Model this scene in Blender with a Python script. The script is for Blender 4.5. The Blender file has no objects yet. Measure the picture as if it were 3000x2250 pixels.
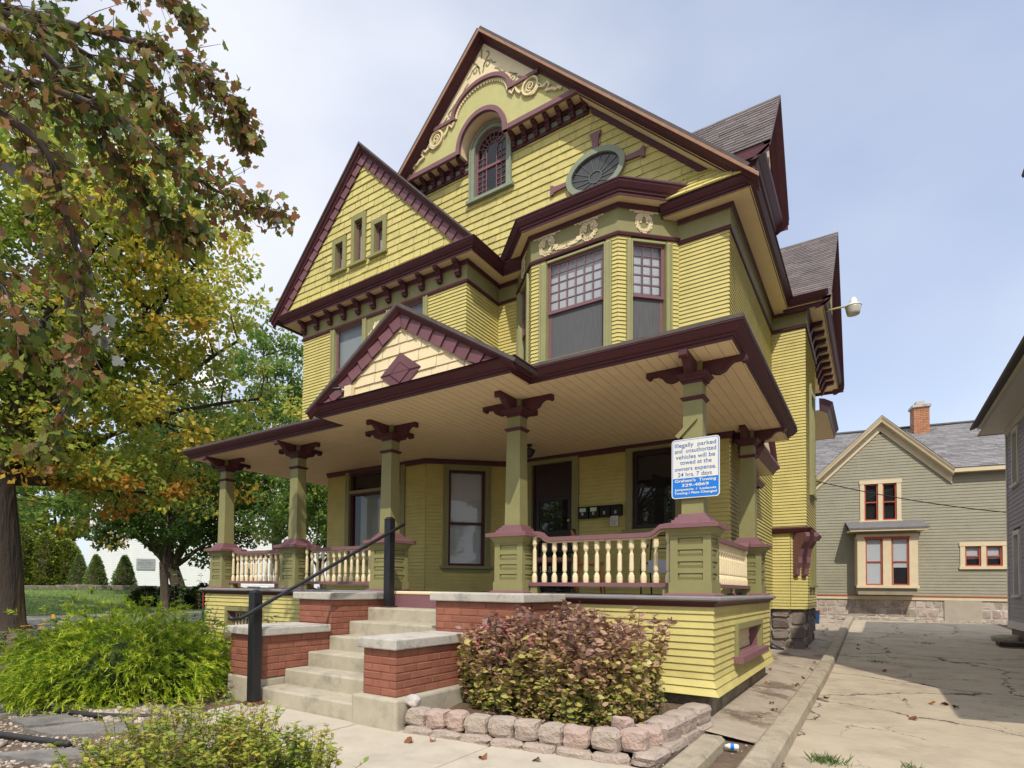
import bpy, math, random
import numpy as np
from math import radians as rad, sin, cos, pi, sqrt, atan2
from mathutils import Vector, Matrix
S = bpy.context.scene
COL = S.collection
rnd = random.Random(7)
# ------------------------------------------------------------------ camera
YAW, PIT, ROL = rad(36.824), rad(1.625), rad(.691)
F0 = Vector((-sin(YAW), cos(YAW), 0)); R0 = Vector((cos(YAW), sin(YAW), 0)); U0 = Vector((0, 0, 1))
FW = F0*cos(PIT)+U0*sin(PIT); UP = -F0*sin(PIT)+U0*cos(PIT)
RT = R0*cos(ROL)+UP*sin(ROL); UP = -R0*sin(ROL)+UP*cos(ROL)
cam = bpy.data.cameras.new("camera"); camo = bpy.data.objects.new("camera", cam); COL.objects.link(camo)
M = Matrix.Identity(4)
for i in range(3):
    M[i][0] = RT[i]; M[i][1] = UP[i]; M[i][2] = -FW[i]
M[0][3], M[1][3], M[2][3] = 0, 0, 1.42
camo.matrix_world = M
cam.sensor_width = 36; cam.sensor_fit = 'HORIZONTAL'; cam.lens = 1708.4*36/3000
cam.shift_x = (1500-1282.3)/3000; cam.shift_y = (1673.3-1125)/3000
cam.clip_start = .05; cam.clip_end = 2000
S.camera = camo
# ------------------------------------------------------------------ light
SUN = Vector((.62, -1, 1.45)).normalized()
W = bpy.data.worlds.new("World"); S.world = W; W.use_nodes = True
nt = W.node_tree; nt.nodes.clear()
def N(t, ty, **kw):
    n = t.nodes.new(ty)
    for k, v in kw.items(): setattr(n, k, v)
    return n
sky = N(nt, 'ShaderNodeTexSky', sky_type='NISHITA', sun_disc=False)
sky.sun_elevation = math.asin(SUN.z); sky.sun_rotation = atan2(SUN.x, SUN.y); sky.air_density = 1.0; sky.dust_density = 1.2
tc = N(nt, 'ShaderNodeTexCoord')
mp = N(nt, 'ShaderNodeMapping'); mp.inputs['Scale'].default_value = (1, 1, 1.6); mp.inputs['Rotation'].default_value = (.3, .1, .5)
nz = N(nt, 'ShaderNodeTexNoise'); nz.inputs['Scale'].default_value = 1.5; nz.inputs['Detail'].default_value = 9; nz.inputs['Roughness'].default_value = .5; nz.inputs['Distortion'].default_value = .25
cr = N(nt, 'ShaderNodeValToRGB'); cr.color_ramp.elements[0].position = .3; cr.color_ramp.elements[1].position = .72
cr.color_ramp.elements[0].color = (.42, .42, .42, 1); cr.color_ramp.elements[1].color = (.97, .97, .97, 1)
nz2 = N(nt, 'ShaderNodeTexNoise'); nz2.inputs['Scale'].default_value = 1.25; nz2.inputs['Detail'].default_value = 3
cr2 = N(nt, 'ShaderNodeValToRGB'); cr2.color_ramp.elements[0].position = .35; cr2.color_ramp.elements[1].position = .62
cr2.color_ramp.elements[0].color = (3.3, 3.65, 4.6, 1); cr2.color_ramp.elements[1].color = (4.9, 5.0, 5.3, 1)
mx = N(nt, 'ShaderNodeMix', data_type='RGBA')
bg = N(nt, 'ShaderNodeBackground'); bg.inputs['Strength'].default_value = .15
wo = N(nt, 'ShaderNodeOutputWorld')
L = nt.links.new
L(tc.outputs['Generated'], mp.inputs['Vector']); L(mp.outputs[0], nz.inputs['Vector']); L(mp.outputs[0], nz2.inputs['Vector'])
L(nz.outputs['Fac'], cr.inputs[0]); L(nz2.outputs['Fac'], cr2.inputs[0])
sx = N(nt, 'ShaderNodeVectorMath', operation='DOT_PRODUCT'); sx.inputs[1].default_value = (.80, .55, -.25)
sm = N(nt, 'ShaderNodeMapRange'); sm.inputs['From Min'].default_value = -.45; sm.inputs['From Max'].default_value = .75; sm.inputs['To Min'].default_value = 1.1; sm.inputs['To Max'].default_value = .80
mm = N(nt, 'ShaderNodeMath', operation='MULTIPLY', use_clamp=True)
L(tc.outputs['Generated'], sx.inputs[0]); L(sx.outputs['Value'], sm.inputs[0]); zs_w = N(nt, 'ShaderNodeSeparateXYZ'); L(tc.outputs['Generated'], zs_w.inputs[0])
zm_w = N(nt, 'ShaderNodeMapRange', interpolation_type='SMOOTHSTEP'); zm_w.inputs['From Min'].default_value = .74; zm_w.inputs['From Max'].default_value = .93; zm_w.inputs['To Min'].default_value = 1; zm_w.inputs['To Max'].default_value = 2.5; L(zs_w.outputs['Z'], zm_w.inputs[0])  # overhead sky, out of frame, brightened to add fill light
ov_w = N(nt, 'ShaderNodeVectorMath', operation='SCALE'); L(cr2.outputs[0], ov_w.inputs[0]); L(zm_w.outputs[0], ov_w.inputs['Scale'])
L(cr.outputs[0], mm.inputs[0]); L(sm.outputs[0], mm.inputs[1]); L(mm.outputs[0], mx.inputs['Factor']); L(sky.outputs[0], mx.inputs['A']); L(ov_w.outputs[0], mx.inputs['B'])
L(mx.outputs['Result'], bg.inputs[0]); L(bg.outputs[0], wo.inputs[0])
sl = bpy.data.lights.new("sun", 'SUN'); sl.energy = 2.75; sl.angle = rad(.6); sl.color = (1, .93, .82)
so = bpy.data.objects.new("sun", sl); COL.objects.link(so)
so.rotation_euler = (-SUN).to_track_quat('-Z', 'Y').to_euler(); so.location = SUN*60
S.view_settings.view_transform = 'Standard'; S.view_settings.look = 'None'; S.view_settings.gamma = 1
S.view_settings.exposure = 0.45
S.render.resolution_x = 1024; S.render.resolution_y = 768
S.cycles.max_bounces = 6; S.cycles.diffuse_bounces = 3; S.cycles.glossy_bounces = 3; S.cycles.transparent_max_bounces = 8; S.cycles.transmission_bounces = 3
# ------------------------------------------------------------------ mesh helpers
class B:
    def __init__(s): s.v = []; s.f = []; s.m = []
    def poly(s, pts, m=0):
        i = len(s.v); s.v += [tuple(p) for p in pts]; s.f.append(tuple(range(i, i+len(pts)))); s.m.append(m)
    def hexa(s, p, m=0):
        i = len(s.v); s.v += [tuple(q) for q in p]
        for f in ((0, 3, 2, 1), (4, 5, 6, 7), (0, 1, 5, 4), (1, 2, 6, 5), (2, 3, 7, 6), (3, 0, 4, 7)):
            s.f.append(tuple(i+k for k in f)); s.m.append(m)
    def box(s, x0, x1, y0, y1, z0, z1, m=0):
        s.hexa([(x0, y0, z0), (x1, y0, z0), (x1, y1, z0), (x0, y1, z0), (x0, y0, z1), (x1, y0, z1), (x1, y1, z1), (x0, y1, z1)], m)
    def taper(s, cx, cy, z0, z1, a0, a1, m=0, b0=None, b1=None):
        b0 = a0 if b0 is None else b0; b1 = a1 if b1 is None else b1
        s.hexa([(cx-a0, cy-b0, z0), (cx+a0, cy-b0, z0), (cx+a0, cy+b0, z0), (cx-a0, cy+b0, z0), (cx-a1, cy-b1, z1), (cx+a1, cy-b1, z1), (cx+a1, cy+b1, z1), (cx-a1, cy+b1, z1)], m)
    def prism(s, pts, d, m=0, m2=None):
        """pts: 3D polygon, d: extrusion vector"""
        d = Vector(d); a = [Vector(p) for p in pts]; b = [p+d for p in a]
        s.poly(a, m); s.poly(b[::-1], m)
        for i in range(len(a)):
            j = (i+1) % len(a); s.poly([a[j], a[i], b[i], b[j]], m if m2 is None else m2)
    def tube(s, path, r, n=8, m=0, cap=True):
        P = [Vector(p) for p in path]; k = len(P)
        rs = r if isinstance(r, (list, tuple)) else [r]*k
        i0 = len(s.v); ref = Vector((0, 0, 1))
        pu = None
        for i, p in enumerate(P):
            t = (P[min(i+1, k-1)]-P[max(i-1, 0)]).normalized()
            if pu is None: pu = t.orthogonal().normalized()
            pu = (pu-t*pu.dot(t)).normalized(); w = t.cross(pu)
            for j in range(n):
                a = 2*pi*j/n; s.v.append(tuple(p+(pu*cos(a)+w*sin(a))*rs[i]))
        for i in range(k-1):
            for j in range(n):
                a = i0+i*n+j; b = i0+i*n+(j+1) % n
                s.f.append((a, b, b+n, a+n)); s.m.append(m)
        if cap:
            s.f.append(tuple(i0+j for j in range(n))[::-1]); s.m.append(m)
            s.f.append(tuple(i0+(k-1)*n+j for j in range(n))); s.m.append(m)
    def lathe(s, prof, c, n=10, m=0):
        """prof: (r,z); c: (x,y) axis"""
        i0 = len(s.v)
        for r, z in prof:
            for j in range(n):
                a = 2*pi*j/n+pi/n; s.v.append((c[0]+r*cos(a), c[1]+r*sin(a), z))
        for i in range(len(prof)-1):
            for j in range(n):
                a = i0+i*n+j; b = i0+i*n+(j+1) % n
                s.f.append((a, b, b+n, a+n)); s.m.append(m)
        s.f.append(tuple(i0+j for j in range(n))[::-1]); s.m.append(m)
        k = i0+(len(prof)-1)*n; s.f.append(tuple(k+j for j in range(n))); s.m.append(m)
    def mould(s, path, prof, mats=0, closed=False):
        """sweep (out,z) profile along a level XY path; out is to the right-hand side of travel"""
        P = [Vector((p[0], p[1])) for p in path]; k = len(P); off = []
        for i in range(k):
            ns = []
            for a, b in ((i-1, i), (i, i+1)):
                if closed: a %= k; b %= k
                if 0 <= a < k and 0 <= b < k:
                    d = (P[b]-P[a]).normalized(); ns.append(Vector((d.y, -d.x)))
            if len(ns) == 2:
                q = ns[0]+ns[1]; q = q/max(q.length_squared/2, .05); off.append(q)
            else: off.append(ns[0])
        i0 = len(s.v); n = len(prof)
        for i in range(k):
            for o, z in prof:
                q = P[i]+off[i]*o; s.v.append((q.x, q.y, z))
        for i in range(k if closed else k-1):
            for j in range(n-1):
                a = i0+i*n+j; b = i0+((i+1) % k)*n+j
                s.f.append((a, b, b+1, a+1)); s.m.append(mats[j] if isinstance(mats, (list, tuple)) else mats)
        if not closed:
            s.f.append(tuple(range(i0, i0+n))); s.m.append(mats[0] if isinstance(mats, (list, tuple)) else mats)
            s.f.append(tuple(range(i0+(k-1)*n, i0+k*n))[::-1]); s.m.append(mats[0] if isinstance(mats, (list, tuple)) else mats)
    def build(s, name, mats, parent=None, smooth=False, bevel=0):
        me = bpy.data.meshes.new(name); me.from_pydata(s.v, [], s.f)
        if not isinstance(mats, (list, tuple)): mats = [mats]
        for q in mats: me.materials.append(q)
        me.polygons.foreach_set('material_index', s.m)
        if smooth: me.polygons.foreach_set('use_smooth', [True]*len(s.f))
        me.update()
        return link(name, me, parent, bevel)
def link(name, me, parent=None, bevel=0):
    o = bpy.data.objects.new(name, me); COL.objects.link(o)
    if parent is not None:
        o.parent = parent; o.matrix_parent_inverse = wm(parent).inverted()
    if bevel:
        b = o.modifiers.new("bevel", 'BEVEL'); b.width = bevel; b.segments = 2; b.limit_method = 'ANGLE'; b.angle_limit = rad(40)
    return o
def wm(o):
    m = Matrix.Translation(o.location) @ o.rotation_euler.to_matrix().to_4x4()
    if o.parent is not None: m = wm(o.parent) @ o.matrix_parent_inverse @ m
    return m
def tag(o, label=None, cat=None, group=None, kind=None):
    if label: o['label'] = label
    if cat: o['category'] = cat
    if group: o['group'] = group
    if kind: o['kind'] = kind
    return o
def thing(name, label, cat, loc=(0, 0, 0), rz=0, group=None):
    o = bpy.data.objects.new(name, None); COL.objects.link(o); o.location = loc; o.rotation_euler = (0, 0, rz); o.empty_display_size = .2
    return tag(o, label, cat, group)
def copy_tree(o, parent=None):
    c = o.copy(); COL.objects.link(c)
    if parent is not None: c.parent = parent
    for ch in [q for q in bpy.data.objects if q.parent == o]: copy_tree(ch, c)
    return c
class Fr:
    """frame: a along u, b along v, c outwards along n"""
    def __init__(s, o, u, n, v=(0, 0, 1)): s.o = Vector(o); s.u = Vector(u).normalized(); s.n = Vector(n).normalized(); s.v = Vector(v).normalized()
    def p(s, a, b, c=0): return s.o+s.u*a+s.v*b+s.n*c
    def blk(s, m, a0, a1, b0, b1, c0, c1, mat=0):
        m.hexa([s.p(a0, b0, c0), s.p(a1, b0, c0), s.p(a1, b0, c1), s.p(a0, b0, c1), s.p(a0, b1, c0), s.p(a1, b1, c0), s.p(a1, b1, c1), s.p(a0, b1, c1)], mat)
    def quad(s, m, a0, a1, b0, b1, c, mat=0): m.poly([s.p(a0, b0, c), s.p(a1, b0, c), s.p(a1, b1, c), s.p(a0, b1, c)], mat)
    def pr(s, m, pts, c0, c1, mat=0, m2=None): m.prism([s.p(a, b, c1) for a, b in pts], s.n*(c0-c1), mat, m2)
def cst(x): return (x if callable(x) else (lambda z, q=x: q))
def courses(m, fr, z0, z1, exp, Lf, Rf, holes=(), lip=.017, mat=0, pieces=None, eL=0, eR=0, c0=0., rg=rnd, jit=0, mats=None):
    """overlapping courses of siding or shingles on a frame, cut round rectangular holes"""
    Lf, Rf = cst(Lf), cst(Rf); n = max(1, round((z1-z0)/exp)); e = (z1-z0)/n
    for i in range(n):
        a = z0+i*e; b = a+e; mid = (a+b)/2
        l0, r0, l1, r1 = Lf(a), Rf(a), Lf(b), Rf(b)
        iv = [(min(l0, l1) if l0 < l1 else l0, None)]
        segs = [(l0-eL*lip, r0+eR*lip, l1, r1)]
        for h in holes:
            if h[2] < mid < h[3]:
                ns = []
                for (p0, q0, p1, q1) in segs:
                    if h[1] <= min(p0, p1) or h[0] >= max(q0, q1): ns.append((p0, q0, p1, q1)); continue
                    if h[0] > min(p0, p1): ns.append((p0, h[0], p1, h[0]))
                    if h[1] < max(q0, q1): ns.append((h[1], q0, h[1], q1))
                segs = ns
        for (p0, q0, p1, q1) in segs:
            if q0-p0 < .01 and q1-p1 < .01: continue
            if pieces:
                lo, hi = min(p0, p1), max(q0, q1); x = lo; cuts = []
                while x < hi:
                    w = rg.uniform(*pieces); cuts.append((x, min(x+w, hi))); x += w
                for (s0, s1) in cuts:
                    g = .0035
                    A0 = max(s0+g, p0); A1 = min(s1-g, q0); T0 = max(s0+g, p1); T1 = min(s1-g, q1)
                    if A1-A0 < .004 and T1-T0 < .004: continue
                    if A1 < A0: A0 = A1 = (A0+A1)/2
                    if T1 < T0:
                        T0 = T1 = min(max((T0+T1)/2, p1), q1)
                    j = rg.uniform(-jit, jit); lp = lip*rg.uniform(.8, 1.15)
                    mt = mat if mats is None else rg.choice(mats)
                    m.poly([fr.p(A0, a+j, c0+lp), fr.p(A1, a+j, c0+lp), fr.p(T1, b+jit, c0+.002), fr.p(T0, b+jit, c0+.002)], mt)
                    m.poly([fr.p(A0, a+j, c0-.003), fr.p(A1, a+j, c0-.003), fr.p(A1, a+j, c0+lp), fr.p(A0, a+j, c0+lp)], mt)
                m.poly([fr.p(p0, a, c0-.002), fr.p(q0, a, c0-.002), fr.p(q1, b, c0-.002), fr.p(p1, b, c0-.002)], mat)
            else:
                m.poly([fr.p(p0, a, c0+lip), fr.p(q0, a, c0+lip), fr.p(q1, b, c0+.002), fr.p(p1, b, c0+.002)], mat)
                m.poly([fr.p(p0, a, c0-.003), fr.p(q0, a, c0-.003), fr.p(q0, a, c0+lip), fr.p(p0, a, c0+lip)], mat)
def rake(m, fr, ac, zc, hw, sl, prof, mats, sides=(-1, 1)):
    if not isinstance(mats, (int, list, tuple)): mats = 0
    """gable rake: prof points (c outwards, d plumb below the slope line), plumb cut at peak and foot"""
    for sd in sides:
        for j in range(len(prof)-1):
            (c0, d0), (c1, d1) = prof[j], prof[j+1]
            mt = mats[j] if isinstance(mats, (list, tuple)) else mats
            m.poly([fr.p(ac, zc-d0, c0), fr.p(ac+sd*hw, zc-sl*hw-d0, c0), fr.p(ac+sd*hw, zc-sl*hw-d1, c1), fr.p(ac, zc-d1, c1)], mt)
        mt = mats[0] if isinstance(mats, (list, tuple)) else mats
        m.poly([fr.p(ac+sd*hw, zc-sl*hw-d, c) for c, d in prof], mt)
# ------------------------------------------------------------------ materials
def mat(name, col, rough=.6, var=.12, scale=6, bump=.0, bscale=60, spec=.35, col2=None, c2pos=(.55, .7), c2scale=3, stretch=None, coat=0, obj=True, rattr=0., bdist=.02):
    m = bpy.data.materials.new(name); m.use_nodes = True; t = m.node_tree; p = t.nodes['Principled BSDF']
    p.inputs['Roughness'].default_value = rough; p.inputs['Specular IOR Level'].default_value = spec
    if coat: p.inputs['Coat Weight'].default_value = coat
    tc = N(t, 'ShaderNodeTexCoord'); src = tc.outputs['Object']
    if stretch:
        mp = N(t, 'ShaderNodeMapping'); mp.inputs['Scale'].default_value = stretch; t.links.new(src, mp.inputs['Vector']); src = mp.outputs[0]
    n1 = N(t, 'ShaderNodeTexNoise'); n1.inputs['Scale'].default_value = scale; n1.inputs['Detail'].default_value = 6; n1.inputs['Roughness'].default_value = .65
    t.links.new(src, n1.inputs['Vector'])
    mr = N(t, 'ShaderNodeMapRange'); mr.inputs['From Min'].default_value = .25; mr.inputs['From Max'].default_value = .75
    mr.inputs['To Min'].default_value = 1-var; mr.inputs['To Max'].default_value = 1+var
    t.links.new(n1.outputs['Fac'], mr.inputs['Value'])
    base = None
    rgb = N(t, 'ShaderNodeRGB'); rgb.outputs[0].default_value = (*col, 1); base = rgb.outputs[0]
    if col2 is not None:
        n2 = N(t, 'ShaderNodeTexNoise'); n2.inputs['Scale'].default_value = c2scale; n2.inputs['Detail'].default_value = 8; n2.inputs['Roughness'].default_value = .7
        t.links.new(src, n2.inputs['Vector'])
        r2 = N(t, 'ShaderNodeMapRange'); r2.inputs['From Min'].default_value = c2pos[0]; r2.inputs['From Max'].default_value = c2pos[1]
        t.links.new(n2.outputs['Fac'], r2.inputs['Value'])
        mix = N(t, 'ShaderNodeMix', data_type='RGBA'); mix.inputs['B'].default_value = (*col2, 1)
        t.links.new(r2.outputs[0], mix.inputs['Factor']); t.links.new(base, mix.inputs['A']); base = mix.outputs['Result']
    vm = N(t, 'ShaderNodeVectorMath', operation='SCALE'); t.links.new(base, vm.inputs[0]); t.links.new(mr.outputs[0], vm.inputs['Scale'])
    out = vm.outputs[0]
    if rattr:
        at = N(t, 'ShaderNodeAttribute', attribute_name='rnd'); r3 = N(t, 'ShaderNodeMapRange'); r3.inputs['To Min'].default_value = 1-rattr; r3.inputs['To Max'].default_value = 1+rattr
        t.links.new(at.outputs['Fac'], r3.inputs['Value']); v2 = N(t, 'ShaderNodeVectorMath', operation='SCALE'); t.links.new(out, v2.inputs[0]); t.links.new(r3.outputs[0], v2.inputs['Scale']); out = v2.outputs[0]
    t.links.new(out, p.inputs['Base Color'])
    if bump:
        n3 = N(t, 'ShaderNodeTexNoise'); n3.inputs['Scale'].default_value = bscale; n3.inputs['Detail'].default_value = 5; t.links.new(src, n3.inputs['Vector'])
        b = N(t, 'ShaderNodeBump'); b.inputs['Strength'].default_value = bump; b.inputs['Distance'].default_value = bdist
        t.links.new(n3.outputs['Fac'], b.inputs['Height']); t.links.new(b.outputs[0], p.inputs['Normal'])
    return m
def setrnd(o, rg=rnd):
    me = o.data; at = me.attributes.new('rnd', 'FLOAT', 'FACE'); n = len(me.polygons)
    at.data.foreach_set('value', [rg.random() for _ in range(n)])
SID = mat('yellow_siding', (.545, .472, .165), .55, .13, 3, .25, 90, col2=(.45, .385, .13), c2pos=(.58, .75), c2scale=1.6)
SHG = mat('yellow_shingle', (.55, .48, .17), .6, .14, 5, .3, 60, col2=(.45, .385, .13), c2pos=(.56, .72), c2scale=2.2, rattr=.06)
OLV = mat('olive_paint', (.25, .235, .10), .5, .10, 4, .2, 80)
OLC = mat('olive_casing', (.30, .29, .135), .5, .10, 4, .15, 80)
GRC = mat('grey_green_casing', (.235, .27, .19), .55, .12, 8, .3, 60)
MAR = mat('maroon_paint', (.085, .028, .034), .5, .14, 5, .15, 70, spec=.25)
MAU = mat('mauve_paint', (.205, .098, .11), .5, .10, 5, .15, 70)
PLM = mat('plum_shingle', (.17, .075, .088), .55, .12, 5, .25, 60, rattr=.1)
CRM = mat('cream_paint', (.76, .64, .40), .55, .07, 5, .15, 70)
SOF = mat('soffit_paint', (.84, .67, .42), .55, .07, 4, .1, 60)
LGR = mat('pale_green_stucco', (.50, .475, .20), .7, .08, 5, .35, 120)
COP = mat('copper_edge', (.40, .215, .13), .4, .2, 8)
RFS = mat('roof_shingle', (.135, .112, .105), .85, .22, 7, .4, 150, col2=(.10, .085, .085), c2scale=3, rattr=.22)
BRK = mat('red_brick', (.28, .112, .07), .75, .16, 9, .5, 110, col2=(.25, .068, .04), c2scale=5, rattr=.12)
MOR = mat('red_mortar', (.25, .075, .045), .85, .15, 9, .4, 110)
CON = mat('step_concrete', (.43, .385, .29), .85, .16, 5, .4, 140, col2=(.27, .24, .185), c2pos=(.5, .72), c2scale=3.2)
CAPS = mat('weathered_cap_stone', (.47, .44, .38), .8, .16, 6, .4, 120, col2=(.22, .21, .19), c2pos=(.52, .68), c2scale=4)
BLK = mat('black_metal', (.012, .012, .015), .42, .2, 9, .1, 80, spec=.5)
def brightglass():
    m = bpy.data.materials.new('window_glass'); m.use_nodes = True; t = m.node_tree; t.nodes.clear()
    tr = N(t, 'ShaderNodeBsdfTransparent'); tr.inputs[0].default_value = (.86, .88, .88, 1)
    gl = N(t, 'ShaderNodeBsdfGlossy'); gl.inputs['Roughness'].default_value = .015
    fz = N(t, 'ShaderNodeFresnel'); fz.inputs['IOR'].default_value = 1.65
    tcg = N(t, 'ShaderNodeTexCoord'); nw = N(t, 'ShaderNodeTexNoise'); nw.inputs['Scale'].default_value = 1.3; nw.inputs['Detail'].default_value = 1
    bp = N(t, 'ShaderNodeBump'); bp.inputs['Strength'].default_value = .12; bp.inputs['Distance'].default_value = .02
    ms = N(t, 'ShaderNodeMixShader'); ou = N(t, 'ShaderNodeOutputMaterial')
    t.links.new(tcg.outputs['Object'], nw.inputs['Vector']); t.links.new(nw.outputs['Fac'], bp.inputs['Height']); t.links.new(bp.outputs[0], gl.inputs['Normal'])
    ge = N(t, 'ShaderNodeNewGeometry'); mb = N(t, 'ShaderNodeMix', data_type='FLOAT'); mb.inputs['B'].default_value = .07; t.links.new(ge.outputs['Backfacing'], mb.inputs['Factor']); t.links.new(fz.outputs[0], mb.inputs['A']); t.links.new(mb.outputs['Result'], ms.inputs[0]); t.links.new(tr.outputs[0], ms.inputs[1]); t.links.new(gl.outputs[0], ms.inputs[2]); t.links.new(ms.outputs[0], ou.inputs[0])
    return m
GLS = brightglass()
def blindmat(name, c, scale):
    m = bpy.data.materials.new(name); m.use_nodes = True; t = m.node_tree; p = t.nodes['Principled BSDF']; p.inputs['Roughness'].default_value = .6
    tc = N(t, 'ShaderNodeTexCoord'); w = N(t, 'ShaderNodeTexWave', wave_type='BANDS', bands_direction='Z', wave_profile='SAW'); w.inputs['Scale'].default_value = scale; w.inputs['Distortion'].default_value = .3; w.inputs['Detail Scale'].default_value = .5
    r = N(t, 'ShaderNodeMapRange'); r.inputs['To Min'].default_value = .62; r.inputs['To Max'].default_value = 1
    v = N(t, 'ShaderNodeVectorMath', operation='SCALE'); v.inputs[0].default_value = c
    t.links.new(tc.outputs['Object'], w.inputs['Vector']); t.links.new(w.outputs['Fac'], r.inputs[0]); t.links.new(r.outputs[0], v.inputs['Scale']); t.links.new(v.outputs[0], p.inputs['Base Color'])
    return m
BLD = blindmat('slatted_blind', (.74, .76, .80), 13)
BLG = blindmat('grey_blind', (.36, .39, .38), 13)
SCR = mat('insect_screen', (.10, .10, .105), .6, .30, 3, .3, 200, stretch=(30, 30, 1.2))
CUR = mat('pale_curtain', (.55, .55, .52), .8, .12, 4, .4, 8, stretch=(9, 9, .4))
DRK = mat('unlit_room_black', (.016, .014, .014), .9, .3, 3)  # near-black colour stands in for the unlit space behind windows and grilles
DKD = mat('dark_door_paint', (.030, .014, .016), .35, .25, 5, .1, 40)
# ================================================================== the yellow house
H = thing('victorian_house', 'large yellow Victorian house with maroon trim, front gables and a wide columned porch', 'house', (-5.9, 9.49, .13))
FF = Fr((0, 9.49, 0), (1, 0, 0), (0, -1, 0)); FWg = Fr((0, 8.4, 0), (1, 0, 0), (0, -1, 0)); FS = Fr((-1.71, 0, 0), (0, 1, 0), (1, 0, 0))
FAng = Fr((-6.58, 8.4, 0), (1.08, 1.09, 0), (1.09, -1.08, 0)); LANG = sqrt(1.08**2+1.09**2)
BA, BB, BC, BD = (-2.43, 9.49), (-3.14, 8.74), (-4.62, 8.74), (-5.30, 9.49)
FBR = Fr((*BB, 0), (.71, .75, 0), (.75, -.71, 0)); LBR = sqrt(.71**2+.75**2)
FBF = Fr((0, 8.74, 0), (1, 0, 0), (0, -1, 0))
FBL = Fr((*BD, 0), (.68, -.75, 0), (-.75, -.68, 0)); LBL = sqrt(.68**2+.75**2)
def window(root, fr, a0, a1, b0, b1, cw=.115, cas=OLC, sash=MAU, meet=None, nx=0, ny=0, up=BLD, lo=SCR, sill=True, name='window', top=True, backing=DRK):
    m = B()
    fr.blk(m, a0-cw, a0, b0, b1+(cw if top else 0), -.14, .035); fr.blk(m, a1, a1+cw, b0, b1+(cw if top else 0), -.14, .035)
    fr.blk(m, a0-cw, a0-cw+.028, b0, b1+(cw if top else 0), .036, .055); fr.blk(m, a1+cw-.028, a1+cw, b0, b1+(cw if top else 0), .036, .055)
    fr.blk(m, a0-.03, a0-.004, b0, b1, .036, .046); fr.blk(m, a1+.004, a1+.03, b0, b1, .036, .046)
    if top: fr.blk(m, a0, a1, b1, b1+cw, -.14, .033)
    else: fr.blk(m, a0, a1, b1-.004, b1+.03, -.14, .02)
    w = m.build(name, cas, root)
    if sill:
        m = B(); fr.blk(m, a0-cw-.045, a1+cw+.045, b0-.055, b0-.002, -.14, .085); fr.blk(m, a0-cw, a1+cw, b0-.12, b0-.057, -.05, .03)
        m.build('sill', cas, w)
    m = B(); st = .05
    bm = b0+(b1-b0)*.5 if meet is None else meet
    for (p, q, c) in ((bm-.025, b1, -.03), (b0, bm+.02, -.065)):
        fr.blk(m, a0+.003, a0+st, p, q, c-.03, c); fr.blk(m, a1-st, a1-.003, p, q, c-.03, c)
        fr.blk(m, a0+st, a1-st, q-st+.004, q-.002, c-.03, c); fr.blk(m, a0+st, a1-st, p+.002, p+st-.004, c-.03, c)
    for i in range(1, nx):
        x = a0+st+(a1-a0-2*st)*i/nx; fr.blk(m, x-.006, x+.006, bm+.022, b1-st, -.058, -.034)
    for j in range(1, ny):
        z = bm+.022+(b1-st-bm-.022)*j/ny; fr.blk(m, a0+st, a1-st, z-.006, z+.006, -.057, -.036)
    m.build('sash', sash, w)
    m = B(); fr.quad(m, a0+st, a1-st, bm+.02, b1-st, -.046); m.build('pane', GLS, w)
    if lo is SCR:
        m = B(); fr.quad(m, a0+st, a1-st, b0+st, bm-.02, -.07); m.build('insect_screen', SCR, w)
    else:
        m = B(); fr.quad(m, a0+st, a1-st, b0+st, bm-.02, -.08); m.build('pane', GLS, w)
    m = B(); fr.blk(m, a0-.02, a1+.02, b0-.01, b1+.01, -.6, -.141)
    m.f = [f for i, f in enumerate(m.f) if i != 2]; m.m = m.m[:-1]
    # back face dropped; the near-black front face paints in an unlit room
    m.build('dark_room_panel', backing, w)
    if up is not None:
        m = B(); fr.quad(m, a0+.01, a1-.01, bm if lo is not up else b0, b1, -.125); m.build('blind', up, w)
    if lo is not SCR and lo is not None and lo is not up:
        m = B(); fr.quad(m, a0+.01, a1-.01, b0, bm, -.128); m.build('curtain', lo, w)
    return w
# ---- walls
m = B()
courses(m, FF, 1.364, 3.72, .066, -5.5, -1.71, [(-5.04, -4.14, 1.3, 3.73), (-3.2, -2.42, 2.40, 3.73)], eR=1)
m.build('porch_wall', SID, H); m = B()
courses(m, FF, 4.6, 6.88, .0635, -2.45, -1.71, eR=1); m.build('front_wall', SID, H); m = B()
courses(m, FF, 4.6, 6.88, .0635, -5.73, -5.28)
m.build('front_wall', SID, H)
m = B()
courses(m, FWg, 1.364, 3.72, .066, -9.2, -6.58, [(-8.55, -7.17, 2.0, 3.73)])
courses(m, Fr((-9.2, 0, 0), (0, -1, 0), (-1, 0, 0)), 1.0, 3.72, .066, -16, -8.4)
m.build('parlor_wall', SID, H); m = B()
courses(m, FWg, 3.8, 6.84, .0635, -10.05, -5.73, [(-9.06, -6.67, 4.9, 6.9)], eL=1, eR=1)
courses(m, Fr((-5.73, 0, 0), (0, 1, 0), (1, 0, 0)), 4.4, 6.84, .0635, 8.4, 9.49, eL=1)
courses(m, Fr((-10.05, 0, 0), (0, -1, 0), (-1, 0, 0)), 3.8, 7.1, .0635, -18, -8.4)
m.build('wing_wall', SID, H)
m = B(); courses(m, FAng, 1.364, 3.72, .066, 0, LANG, [(.34, 1.19, 1.77, 3.73)]); m.build('angled_porch_wall', SID, H)
m = B()
courses(m, FS, 1.07, 6.88, .0635, 9.49, 13.95, [(10.55, 11.5, 1.3, 3.35)], eL=1)
m.build('side_wall', SID, H)
YB = 13.95
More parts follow.
